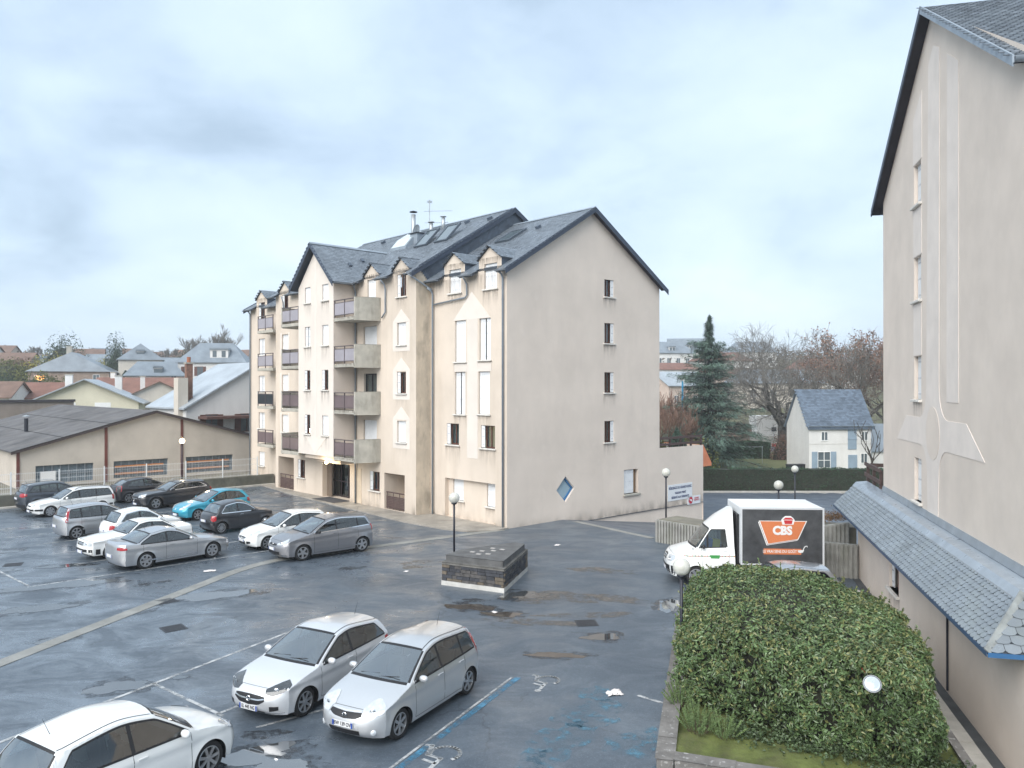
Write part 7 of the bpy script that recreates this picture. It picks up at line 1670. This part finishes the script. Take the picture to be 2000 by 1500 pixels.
def warehouse():
    T = thing('warehouse', 'low rendered warehouse with dark fibre cement roof behind the fence', 'warehouse', (AX, AY, 0), AR); y0, y1 = 31, 57.5; xl, xa, xr = -14.8, -6.1, 2.7; ze, za = 2.85, 5.25; F = lambda s, z, d: (s, y0 + d, z)
    WH = mat('warehouse_render', (.53, .48, .42), .9, var=.12, vscale=.3, streak=.4, scol=(.27, .24, .21), sscale=(.5, .5, .4), bump=.2, bscale=20)
    hs = [(-13.7, -10.2, .55, 1.75, .25), (-8.9, -5.2, .55, 1.75, .25), (-3.9, -.3, .55, 1.75, .25)]; mb = MB(); wall(mb, F, xl, xr, -.1, ze - .1, hs, .25); mb.poly([F(xl, ze - .1, 0), F(xr, ze - .1, 0), F(xa, za - .12, 0)]); mb.poly([(xl, y0, -.1), (xl, y1, -.1), (xl, y1, ze), (xl, y0, ze)]); mb.poly([(xr, y0, -.1), (xr, y1, -.1), (xr, y1, ze), (xr, y0, ze)]); mb.build('wall', WH, T)
    FC = mat('fibre_cement', (.12, .12, .125), .8, var=.35, vscale=.5, streak=.6, scol=(.21, .20, .19), sscale=(.8, .8, .8), bump=.2, bscale=10)
    for s, xe in ((-1, xl - .35), (1, xr + .35)):
        k = (za - ze) / (8.7); zlow = za - k * abs(xe - xa); mb = MB(); n = 150; rows = [[], []]
        for j in range(n * 2 + 1):
            y = lerp(y0 - .3, y1, j / (n * 2)); h = .03 * math.cos(j * math.pi); rows[0].append((xe, y, zlow + h)); rows[1].append((xa, y, za + h))
        mb.grid(rows); mb.grid([[(x, y, z - .08) for x, y, z in r[::20]] for r in rows]); ro = mb.build('roof', FC, T)
        for q in (.33, .66): 
            x = lerp(xe, xa, q); z = lerp(zlow, za, q); MB().obox((x, (y0 + y1) / 2, z + .035), (0, 1, 0), (xa - xe, 0, za - zlow), (0, 0, 1), (y1 - y0) / 2 + .15, .03, .012).build('sheet_lap', mat('lap_shadow', (.05, .05, .052), .9), ro)
        mb = MB(); mb.prism([(xe, zlow - .03), (xa, za - .03), (xa, za - .17), (xe, zlow - .17)], lambda p, q, d: (p, d, q), y0 - .32, y0 - .26); mb.build('verge_board', mat('brown_verge', (.06, .045, .045), .7), ro)
    RED = mat('rust_red_steel', (.14, .045, .035), .6, var=.2)
    for x in (-9.4, -4.2, -14.7): z = lerp(ze, za, 1 - abs(x - xa) / 8.7); MB().box(x - .09, x + .09, y0 - .06, y0 - .002, 0, z - .16).build('steel_post', RED, T)
    ORG = mat('orange_racking', (.52, .20, .06), .6); BLD = mat('dusty_glass', (.13, .17, .20), .3, var=.3, vscale=3)
    for i, (a, b, c, d, _) in enumerate(hs):
        w = bpy.data.objects.new('window', None); C.objects.link(w); w.parent = T; fbox(MB(), F, a, b, c, d, .20, .22).build('pane', BLD, w)
        fr = MB()
        for k in range(8): x = lerp(a, b, k / 7); fbox(fr, F, x - .03, x + .03, c, d, .12, .19)
        fbox(fr, F, a, b, c + .55, c + .60, .125, .185); fr.build('glazing_bars', mat('steel_glazing', (.22, .25, .28), .5), w)
        if i: 
            for zz in (c + .25, c + .75): fbox(MB(), F, a + .1, b - .3, zz, zz + .12, .05, .1).build('racking', ORG, w)
        else: fbox(MB(), F, a + .3, a + 1.2, c, c + .8, .05, .1).build('white_sack', WHITE, w)
    v = MB().tube([(-12.4, 40, 3.6), (-12.4, 40, 4.6)], .14, 10).build('vent_pipe', BLACK, T); MB().lathe([(.01, .12), (.24, .02), (.24, -.02)], 12, (-12.4, 40, 4.75)).build('cowl', GALV, v)
warehouse()
# house with the pale wet slate roof behind the warehouse
HA = house('house', 'white house with wet pale slate roof and tall brick chimney behind the warehouse', (*l2w(6.2, 44.6), 0), AR, 13.2, 8.8, 5.35, 9.25, WWHITE, RSLATEL, ov=.35, chim=((-5.75, -2.7, 9.0, .55, mat('brick_chimney', (.20, .11, .08), .9, var=.3, vscale=4)), ), wins=(('f', -4.4, 2.9, 1.0, 1.6, 'brown'), ('f', -1.2, 3.0, 1.1, 1.5, 'brown')), base=-1)
MB().box(-7.0, -6.15, -3.6, -2.6, 4.4, 7.75).build('rendered_stack', WCREAM, HA); MB().tube([(-5.75, -2.7, 9.1), (-5.75, -2.7, 9.6)], .16, 10).build('chimney_pot', mat('terracotta', (.35, .13, .07), .8), HA)
MB().box(-5.6, 1.5, -6.4, -4.41, 4.2, 4.42).build('porch_roof', mat('brown_fascia', (.10, .05, .04), .7), HA); MB().box(-5.6, 1.5, -6.3, -4.41, 1.2, 2.3).build('balcony_wall', WWHITE, HA)
tag(MB().prism([(0, 0), (34, 0), (34, 5.45), (0, 5.45)], lambda a, b, d: (a, d, b), 0, .3).build('long_wall', mat('brown_grey_wall', (.30, .25, .21), .9, var=.2, vscale=.4, streak=.5, scol=(.18, .15, .13)), loc=(*l2w(-38, 60.5), 0), rot=(0, 0, AR)), 'long brown-grey wall with dark coping behind the warehouse', 'wall')
tag(MB().box(0, 34.2, -.15, .45, 5.46, 5.7).build('wall_coping', mat('dark_coping', (.05, .045, .05), .8), loc=(*l2w(-38.1, 60.5), 0), rot=(0, 0, AR)), 'dark coping along the top of the long brown-grey wall', 'coping')
HG = 'houses across the valley'
def hz(x, y): return gz(x, y)
def H(name, label, px, Y, rz, zb=None, **k):   # px: bearing in metres sideways per metre of distance
    x = px * Y; return house(name, label, (x, Y, hz(x, Y) if zb is None else zb), R(rz), group=HG, **k)
H('house', 'pale yellow gabled house with two white shutters', -.530, 98, 20, w=11.5, d=10, eave=5.3, ridge=7.9, wm=WYEL, rm_=RSLATEL, ov=.6, wins=(('f', -1.9, 4.0, 1.9, 1.1, 'roll'), ('f', 1.9, 4.0, 1.7, 1.1, 'roll')), chim=((-2.6, 1, 8.4, .8, WWHITE), (2.7, 3, 8.3, .8, WWHITE)))
H('house', 'long low house with red tiled roof at far left', -.60, 112, 10, zb=.6, w=13, d=8, eave=5.0, ridge=7.0, wm=WCREAM, rm_=RTILE, axis='x', wins=(('f', 3.5, 3.2, 1.4, 1.1), ('f', -2, 3.2, 1.4, 1.1)))
H('house', 'long house with red tiled roof at the left edge of the photo', -.66, 106, 10, zb=.4, w=8, d=7, eave=5.4, ridge=7.3, wm=WWHITE, rm_=RTILE2, axis='x')
H('house', 'house with broad red tiled roof behind the yellow house', -.468, 122, 5, zb=2.5, w=12, d=9, eave=3.6, ridge=5.9, wm=WCREAM, rm_=RTILE, axis='x', chim=((-4, 0, 6.6, .7, WWHITE),))
H('house', 'brown tiled house left of the tall brick chimney', -.445, 108, 25, zb=.9, w=9, d=9, eave=4.6, ridge=6.8, wm=WCREAM, rm_=RTILE2, chim=((-2, 0, 7.4, .6, WWHITE),))
H('house', 'stone house with big slate roof and one lit orange window', -.550, 148, 18, zb=7.0, w=13, d=11, eave=2.9, ridge=6.3, wm=WSTONE, rm_=RSLATE, hip=.35, wins=(('f', -4.6, .6, 1.7, 1.3, 'lit'), ('f', 4.4, .8, 1.0, 1.3)), chim=((-1, 0, 7.4, .9, CONC),), base=-4)
H('house', 'tall beige house with hipped slate roof and small dormers', -.468, 158, 25, zb=7.5, w=7.8, d=7.5, eave=5.0, ridge=8.0, wm=WCREAM, rm_=RSLATE, hip=.6, wins=(('f', -2.4, 1.2, .9, 1.4), ('f', 0, 2.8, .9, 1.3), ('f', 2.4, 2.8, .9, 1.3)), base=-5, dormers=((0, -2.6, 1.4, 1.2, 5.2),))
H('house', 'lower beige house with slate roof in front of the tall beige one', -.450, 143, 25, zb=6.6, w=9.5, d=7, eave=2.6, ridge=4.9, wm=WCREAM, rm_=RSLATE, hip=.6, axis='x', wins=(('f', -3.2, .6, .8, 1.4), ('f', -1, .6, .8, 1.4), ('f', 3, 1.0, .8, 1.2)), base=-5, dormers=((.5, -2.5, 1.4, 1.1, 2.6),))
H('house', 'white villa with grey slate roof, wide dormer and brown shutters', -.372, 150, 8, zb=7.1, w=11.8, d=8.5, eave=4.7, ridge=8.1, wm=WWHITE, rm_=RSLATE, hip=.7, axis='x', wins=(('f', -4.3, 1.9, 1.0, 1.6, 'brown'), ('f', -2.0, 1.9, 1.0, 1.6, 'brown'), ('f', 1.4, 1.9, 1.1, 1.6, 'brown'), ('f', 4.2, 1.9, 1.1, 1.6, 'brown')), base=-6, dormers=((1.2, -3.0, 3.2, 1.6, 5.1),))
H('house', 'small beige flat house on the hill crest', -.352, 205, 0, w=12, d=8, eave=3.2, ridge=3.6, wm=WSTONE, rm_=RTILE2, axis='x', base=-4)
for i_, (px_, Y_, w_, e_, r_, wm_, rm_2, lab_) in enumerate([(-.635, 175, 11, 2.8, 5.0, WCREAM, RTILE2, 'small brown roofed house on the far left crest'), (-.505, 190, 10, 3, 5.4, WWHITE, RSLATE, 'small slate roofed house peeping over the stone house'), (-.415, 178, 10, 3, 5.6, WCREAM, RSLATE, 'small slate roofed house between beige house and villa'), (-.335, 185, 11, 3, 5.4, WWHITE, RSLATE, 'small house beside the apartment block on the slope'), (-.425, 128, 9, 3.4, 5.4, WWHITE, RTILE, 'red roofed cottage below the beige house'), (-.38, 132, 9, 3.6, 5.6, WCREAM, RTILE2, 'brown roofed cottage below the white villa')]):
    H('house', lab_, px_, Y_, 10 + i_ * 7, w=w_, d=8, eave=e_, ridge=r_, wm=wm_, rm_=rm_2, axis='x', base=-4, wins=[('f', s_ * w_, .9, 1.0, 1.2) for s_ in (-.3, .05, .32)])
rdh = random.Random(77)
for k_ in range(14):
    px_ = -.67 + k_ * .026 + rdh.uniform(-.006, .006); Y_ = rdh.uniform(175, 250); w_ = rdh.uniform(7, 9.5)
    wn_, wq_ = rdh.choice((('white', WWHITE), ('cream', WCREAM), ('pinkish', WPINK))); rn_, rq_ = rdh.choice((('slate', RSLATE), ('red tiled', RTILE), ('brown tiled', RTILE2)))
    house('house', 'tiny %s house with %s roof far up the hillside, %s from the left' % (wn_, rn_, ('first second third fourth fifth sixth seventh eighth ninth tenth eleventh twelfth thirteenth fourteenth').split()[k_]), (px_ * Y_, Y_, gz(px_ * Y_, Y_)), rdh.uniform(-.5, .7), w_, 6.5, 2.8, 4.8, wq_, rq_, axis='x', base=-4, group='tiny houses far up the hillside', wins=[('f', s_ * w_, .9, .9, 1.1) for s_ in (-.28, .22)])
BG = 'bushes on the slope'; TG = 'trees on the skyline'
for i, (px, Y, r, h, m, lab) in enumerate([(-.66, 128, 7, 5.5, DKGREEN, 'dark evergreen mass at the left edge below the slate house'), (-.60, 136, 6, 5, OLIVE, 'olive green bush left of the stone house'), (-.578, 152, 5, 6.5, YELGR, 'yellow-green tree left of the slate roof'), (-.515, 132, 7.5, 4.5, DKGREEN, 'dark bush in front of the stone house'), (-.60, 122, 6, 3.6, DKGREEN, 'dark bush above the red tiled roof'), (-.56, 126, 6, 4.0, OLIVE, 'olive bush right above the yellow house'), (-.565, 172, 5, 9.5, DKGREEN, 'round dark pine behind the slate roof'), (-.503, 165, 4, 6, YELGR, 'yellow-green bush between the two slate houses'), (-.405, 200, 4, 7, DKGREEN, 'dark round tree on the skyline beside bare trees'), (-.64, 150, 6, 4.5, OLIVE, 'olive tree on the far left skyline'), (-.62, 170, 6, 4, BROWNB, 'brown hedge on the far left skyline'), (-.43, 148, 3.5, 2.6, OLIVE, 'small olive bush below the beige house'), (-.395, 160, 5, 3.2, OLIVE, 'low bush left of the white villa'), (-.33, 165, 5, 5, OLIVE, 'bush right of the white villa')]):
    bush(lab, (px * Y, Y, hz(px * Y, Y) - .3), r, h, 4200, m, 30 + i, ls=.36, group=BG)
for i, (px, Y, r, h, lab) in enumerate([(-.498, 158, 2.2, 10.5, 'slender dark conifer with bushy top between the houses'), (-.487, 150, 2.4, 6, 'short dark conifer beside the beige house')]):
    bush(lab, (px * Y, Y, hz(px * Y, Y) - .3), r, h, 5000, DKGREEN, 60 + i, ls=.32, name='conifer', cat='tree', shape='cone' if i else 'dome')
for i, (px, Y, h) in enumerate([(-.395, 195, 10.5), (-.378, 200, 9.5), (-.362, 198, 11.5), (-.446, 215, 5), (-.468, 230, 5), (-.53, 230, 5), (-.60, 240, 5), (-.43, 235, 5.5)]):
    bare_tree(['leftmost tall bare tree of the three above the white villa', 'middle one of the three bare trees above the white villa', 'rightmost of the three bare trees above the white villa', 'bare tree above the beige house ridge', 'thin bare tree on the skyline left of the beige house', 'thin bare tree on the skyline behind the slate roof', 'thin bare tree at the far left skyline', 'bare tree right of the beige house on the skyline'][i], (px * Y, Y, hz(px * Y, Y) - .5), h, 70 + i, maxlev=5, spread=.55, trunk=.2, tl=.3, group=TG, rmin=.035, kids=(3, 4), m2=BARK2)
def far_wood():
    rd = random.Random(12); mb = MB()
    for k in range(30000):
        r = rd.uniform(225, 430); a = rd.uniform(-.75, .75); x, y = r * math.sin(a), r * math.cos(a)
        cl = math.sin(x * .05 + 1.3) * math.sin(y * .045) + .5 * math.sin(x * .13 + y * .09)
        if cl < -.2: continue
        z = gz(x, y) + min(3.2, abs(rd.gauss(0, 2.0 if x > 0 else 1.2))) * (1 + .4 * cl); leaf_quad(mb, (x, y, z), (rd.gauss(0, 1), -1 + rd.gauss(0, .5), rd.gauss(.4, .5)), rd, rd.uniform(.6, 1.7), rd.uniform(.3, .8))
    o = mb.build('far_wood', mat('winter_wood', (.105, .085, .065), .95, var=.5, vscale=.02, island=.5, streak=.6, scol=(.06, .075, .04), sscale=(.03, .03, .03))); stuff(o); tag(o, 'brown winter woodland along the distant hill crest', 'wood')
far_wood()
tag(MB().box(0, 26, 0, .06, 0, 1.6).build('garden_fence', mat('grey_wire_fence', (.20, .22, .23), .8, var=.3), loc=(-.42 * 172, 172, hz(-.42 * 172, 172) + .1), rot=(0, 0, .1)), 'grey garden fence on the slope left of the white villa', 'fence')
car('parked_car', 'tiny dark car parked beside the stone house on the hill', (-.497 * 138, 138), R(170), P_BLACK, HATCH, z=hz(-.497 * 138, 138) + .2, group='far parked cars', detail=0)
# ================================================================== right background
SZ = -1.95
clipped_hedge('long clipped dark green hedge along the street', (15.5, 67.6), (46, 67.2), 1.3, 1.95, SZ, 9000, 21)
LAWN = mat('winter_lawn', (.14, .145, .06), .95, var=.3, vscale=.3, bump=.4, bscale=6, streak=.6, scol=(.14, .10, .06), sscale=(.3, .3, .3))
struct(MB().poly([(14, 68.6, SZ + .02), (60, 68.6, SZ + .02), (60, 112, SZ + .02), (14, 112, SZ + .02)]).build('lawn', LAWN)); struct(MB().box(12, 70, 66.9, 67.2, SZ - .2, SZ + .12).build('street_kerb', CONC2))
struct(MB().poly([(20, 108, SZ + .05), (60, 108, SZ + .05), (60, 118, SZ + .05), (20, 118, SZ + .05)]).build('far_road', ASPH2))
WH = house('house', 'small white house with steep blue-grey slate roof and blue-grey shutters', (32.9, 82.6, SZ), R(5), 6.6, 5.2, 5.05, 8.6, WWHITE, mat('blue_slate', (.105, .135, .175), .45, var=.2, vscale=.6, island=0), ov=.22, axis='x', wins=(('f', -1.75, .15, 1.25, 2.2, 'sh'), ('f', 1.25, 0, .95, 2.05, 'door'), ('f', 2.45, 1.25, .6, .9), ('f', -1.7, 3.55, .6, .8), ('f', 2.5, 3.55, .6, .8)), base=-.5)
def wh_extras():
    F = lambda s, z, d: (s, -2.6 + d, z); fbox(MB(), F, .75, 1.65, 2.6, 4.75, -.05, -.01).build('shutter', PBLUE, WH); fbox(MB(), F, .7, 1.7, 3.62, 3.70, -.08, -.052).build('batten', PBLUE, WH)
    fbox(MB(), F, -3.3, 3.3, 3.15, 3.17, -.02, -.002).build('render_joint', CONC, WH); pipe(WH, [(3.2, -2.68, 0), (3.2, -2.68, 4.9)], .045); gutter_run(WH, [(-3.5, -2.88, 4.98), (3.5, -2.88, 4.98)], .07); k_ = 3.55 / 2.6; slate_field(WH, 'slate_courses', (-3.52, -2.82, 4.76), (1, 0, 0), (0, 1, k_), [(0, 0), (7.04, 0), (7.04, 4.75), (0, 4.75)], mat('house_slate', (.105, .135, .175), .42, var=.2, vscale=.6, island=.25), sw=.3, sh=.2, lift=.02)
    for sx_ in (-2.05, -1.45): fbox(MB(), F, sx_ - .24, sx_ + .24, .3, 1.5, .0, .012).build('curtain', CURT, WH)
    for z_ in (.75, 1.5): fbox(MB(), F, -2.35, -1.15, z_, z_ + .06, -.06, -.052).build('glazing_bar', WHITE, WH)
wh_extras()
house('house', 'low slate roofed annex right of the small white house', (39.5, 84.5, SZ), R(-3), 5.0, 5, 2.5, 5.0, WWHITE, RSLATE, ov=.2, axis='x', wins=(('f', 1.2, 0, 1.6, 2.0, 'roll'),), base=-.5)
def bins():
    T = thing('wheelie_bins', 'dark bins and clutter at the corner of the white house', 'bins', (29.0, 80.6, SZ), .1); 
    for i in range(3):
        b = MB().prism([(-.25, 0), (.25, 0), (.32, 1.0), (-.32, 1.0)], lambda a, c, d: (a, d, c), -.3, .3).build('bin', mat('dark_bin', (.03, .032, .036), .5), T, loc=(-.8 + i * .75, i * .1, 0)); MB().box(-.35, .35, -.35, .35, 1.0, 1.07).build('lid', mat('dark_bin', (.03, .032, .036), .5), b)
bins()
def clothesline():
    T = thing('clothes_line', 'thin metal clothes line frame on the lawn', 'clothes line', (24, 92, SZ)); MB().tube([(5, 0, 0), (5, 0, 2.0)], .03, 6).build('post', GALV, T); MB().tube([(-2, 0, 1.95), (5.1, 0, 1.95)], .022, 6).build('rail', GALV, T)
clothesline()
clipped_hedge('dark hedge at the back of the lawn', (21.5, 98), (32.0, 98), 2, 2.1, SZ, 3000, 22, ls=.2); bush('brown dry bush at the end of the back hedge', (32.9, 97, SZ), 1.1, 2.9, 1400, BROWNB, 80, ls=.2)
cedar('tall blue-green cedar with drooping branches beside the terrace', (21.9, 88, SZ), 17.0, 8.2, 5)
bare_tree('big spreading bare oak behind the white house', (37.5, 110, SZ), 15.0, 41, maxlev=7, spread=.95, trunk=.75, tl=.24, rmin=.015, kids=(3, 4), up=.05, bl=.38, rise=(.2, 1.0))
bare_tree('russet leaved oak right of the bare oak', (49.5, 112, SZ), 16.5, 42, maxlev=6, spread=.8, trunk=.55, tl=.28, rmin=.02, leaves=6500, lm=RUSSET, m2=BARK2, ls=.34, name='oak_tree')
bare_tree('russet leaved oak nearest the right building', (56.5, 120, SZ), 16.5, 43, maxlev=6, spread=.8, trunk=.5, tl=.28, rmin=.02, leaves=7500, lm=RUSSET, m2=BARK3, ls=.36, name='oak_tree')
bare_tree('young pruned bare tree in front of the annex', (35.6, 78.5, SZ), 6.2, 44, maxlev=3, spread=.45, trunk=.12, tl=.3, rmin=.03, kids=(2, 2), m2=BARK)
for i, (x, y, h) in enumerate(((17.0, 84, 8.0), (19.2, 92, 9.5), (17.8, 99, 10), (20.5, 104, 9), (22.5, 97, 8))):
    bare_tree(['reddish bare shrub nearest the terrace railing', 'reddish bare shrub behind the blue pole', 'tall reddish bare shrub farthest left behind the terrace', 'tall reddish bare shrub half hidden by the cedar', 'bare shrub right behind the cedar'][i], (x, y, SZ), h, 50 + i, maxlev=5, spread=.45, trunk=.09, tl=.12, rmin=.022, kids=(3, 4), m1=BARK3, m2=BARK3, group='bare shrubs behind the terrace', cat='shrub', name='bare_shrub')
bush('olive shrub below the reddish twigs behind the terrace', (18.3, 82, SZ), 2.6, 3.5, 1000, OLIVE, 90, ls=.3)
tag(MB().tube([(0, 0, 0), (0, 0, 9.6)], [.16, .10], 10).build('blue_pole', mat('bright_blue_paint', (.04, .26, .46), .4, var=.1), loc=(20.2, 94, SZ)), 'bright blue pole rising behind the terrace', 'pole')
tl_ = l2w(15.0, .6); bush('small potted conifer standing behind the terrace railing', (*tl_, 3.1), .55, 1.3, 700, CEDARG, 91, ls=.16, name='potted_conifer', cat='plant', shape='cone'); tl_ = l2w(13.4, .8); bush('low potted shrub on the terrace', (*tl_, 3.1), .5, .6, 400, OLIVE, 92, ls=.14, name='potted_shrub', cat='plant')
for i, (px, Y, rz, w, d, e, r_, wm, rm2, hip, lab) in enumerate([(.196, 235, 10, 13, 9, 4.8, 8.0, WWHITE, RSLATE, .6, 'white villa with grey roof on the right hill, leftmost'), (.222, 245, -8, 12, 9, 4.6, 8.4, WWHITE, RSLATE, 0, 'white house with dark roof on the right hill beside the cedar'), (.20, 200, 5, 14, 9, 4.0, 5.6, WWHITE, RTILE, .6, 'white bungalow with red roof on the right hill'), (.205, 160, 30, 11, 9, 5.2, 7.8, WPINK, RSLATEL, 0, 'pink house with pale slate roof behind the twigs'), (.262, 215, 5, 14, 9, 4.2, 6.4, WWHITE, RTILE, .5, 'white bungalow with red roof right of the cedar'), (.272, 180, 0, 16, 9, 4.0, 6.2, WPINK, RTILE, .5, 'pink bungalow with red roof seen through the oak'), (.33, 165, 0, 18, 10, 4.6, 7.2, WCREAM, RSLATE, .5, 'large slate roofed house behind the oak crown'), (.39, 190, 5, 15, 9, 4.2, 6.6, WWHITE, RTILE, .5, 'white house with red roof behind the russet oaks'), (.44, 200, -5, 13, 9, 4.4, 6.8, WWHITE, RSLATE, .5, 'white house with grey roof behind the russet oaks'), (.30, 240, 5, 13, 9, 4.4, 7.4, WWHITE, RSLATE, .5, 'white house with slate roof high behind the oak')]):
    x = px * Y; house('house', lab, (x, Y, gz(x, Y)), R(rz), w, d, e, r_, wm, rm2, hip=hip, axis='x', wins=[('f', s * w, 1.0 if e < 4.5 else 1.6, 1.1, 1.4) for s in (-.32, -.1, .12, .34)], group='houses on the right hill', base=-4, dormers=((0, -d * .36, 1.8, 1.3, e + .2),) if e > 4.5 else ())
house('shed', 'small timber shed with tiled roof beyond the lawn', (32.2, 116, SZ), 0, 4.2, 3, 2.2, 3.6, WSTONE, RTILE2, axis='x', base=-.3, cat='shed')
tag(MB().box(0, 6.4, 0, 4, 0, 4.4).build('white_wall', WWHITE, loc=(37.6, 122, SZ)), 'plain white end wall of a building behind the oak trunk', 'wall'); tag(MB().box(0, 22, 0, .3, 0, 1.5).build('boundary_wall', CONC2, loc=(24, 119.5, SZ)), 'low pale boundary wall across the far road', 'wall')
def roadsign():
    T = thing('road_sign', 'small road sign on a pole beside the far road', 'sign', (37.6, 114, SZ)); MB().tube([(0, 0, 0), (0, 0, 3.2)], .05, 6).build('pole', GALV, T); MB().box(-.35, .35, -.06, -.04, 2.5, 3.1).build('plate', BLACK, T); MB().box(-.8, .8, -.1, .1, .3, .8).build('barrier', WHITE, T); MB().box(-.35, .35, -.12, -.102, .32, .78).build('red_stripe', mat('barrier_red', (.5, .05, .05), .5), T)
roadsign()
# ================================================================== damp air
def haze():
    o = MB().box(-6000, 6000, -6000, 6000, -5, 34).build('haze', None); o.data.materials.clear()
    m = bpy.data.materials.new('damp_air'); m.use_nodes = True; n = m.node_tree.nodes; l = m.node_tree.links; n.clear()
    out = n.new('ShaderNodeOutputMaterial'); v = n.new('ShaderNodeVolumePrincipled'); v.inputs['Color'].default_value = (.92, .96, 1, 1); v.inputs['Density'].default_value = .0007; v.inputs['Anisotropy'].default_value = .2
    l.new(v.outputs[0], out.inputs['Volume']); o.data.materials.append(m); stuff(o)
haze()
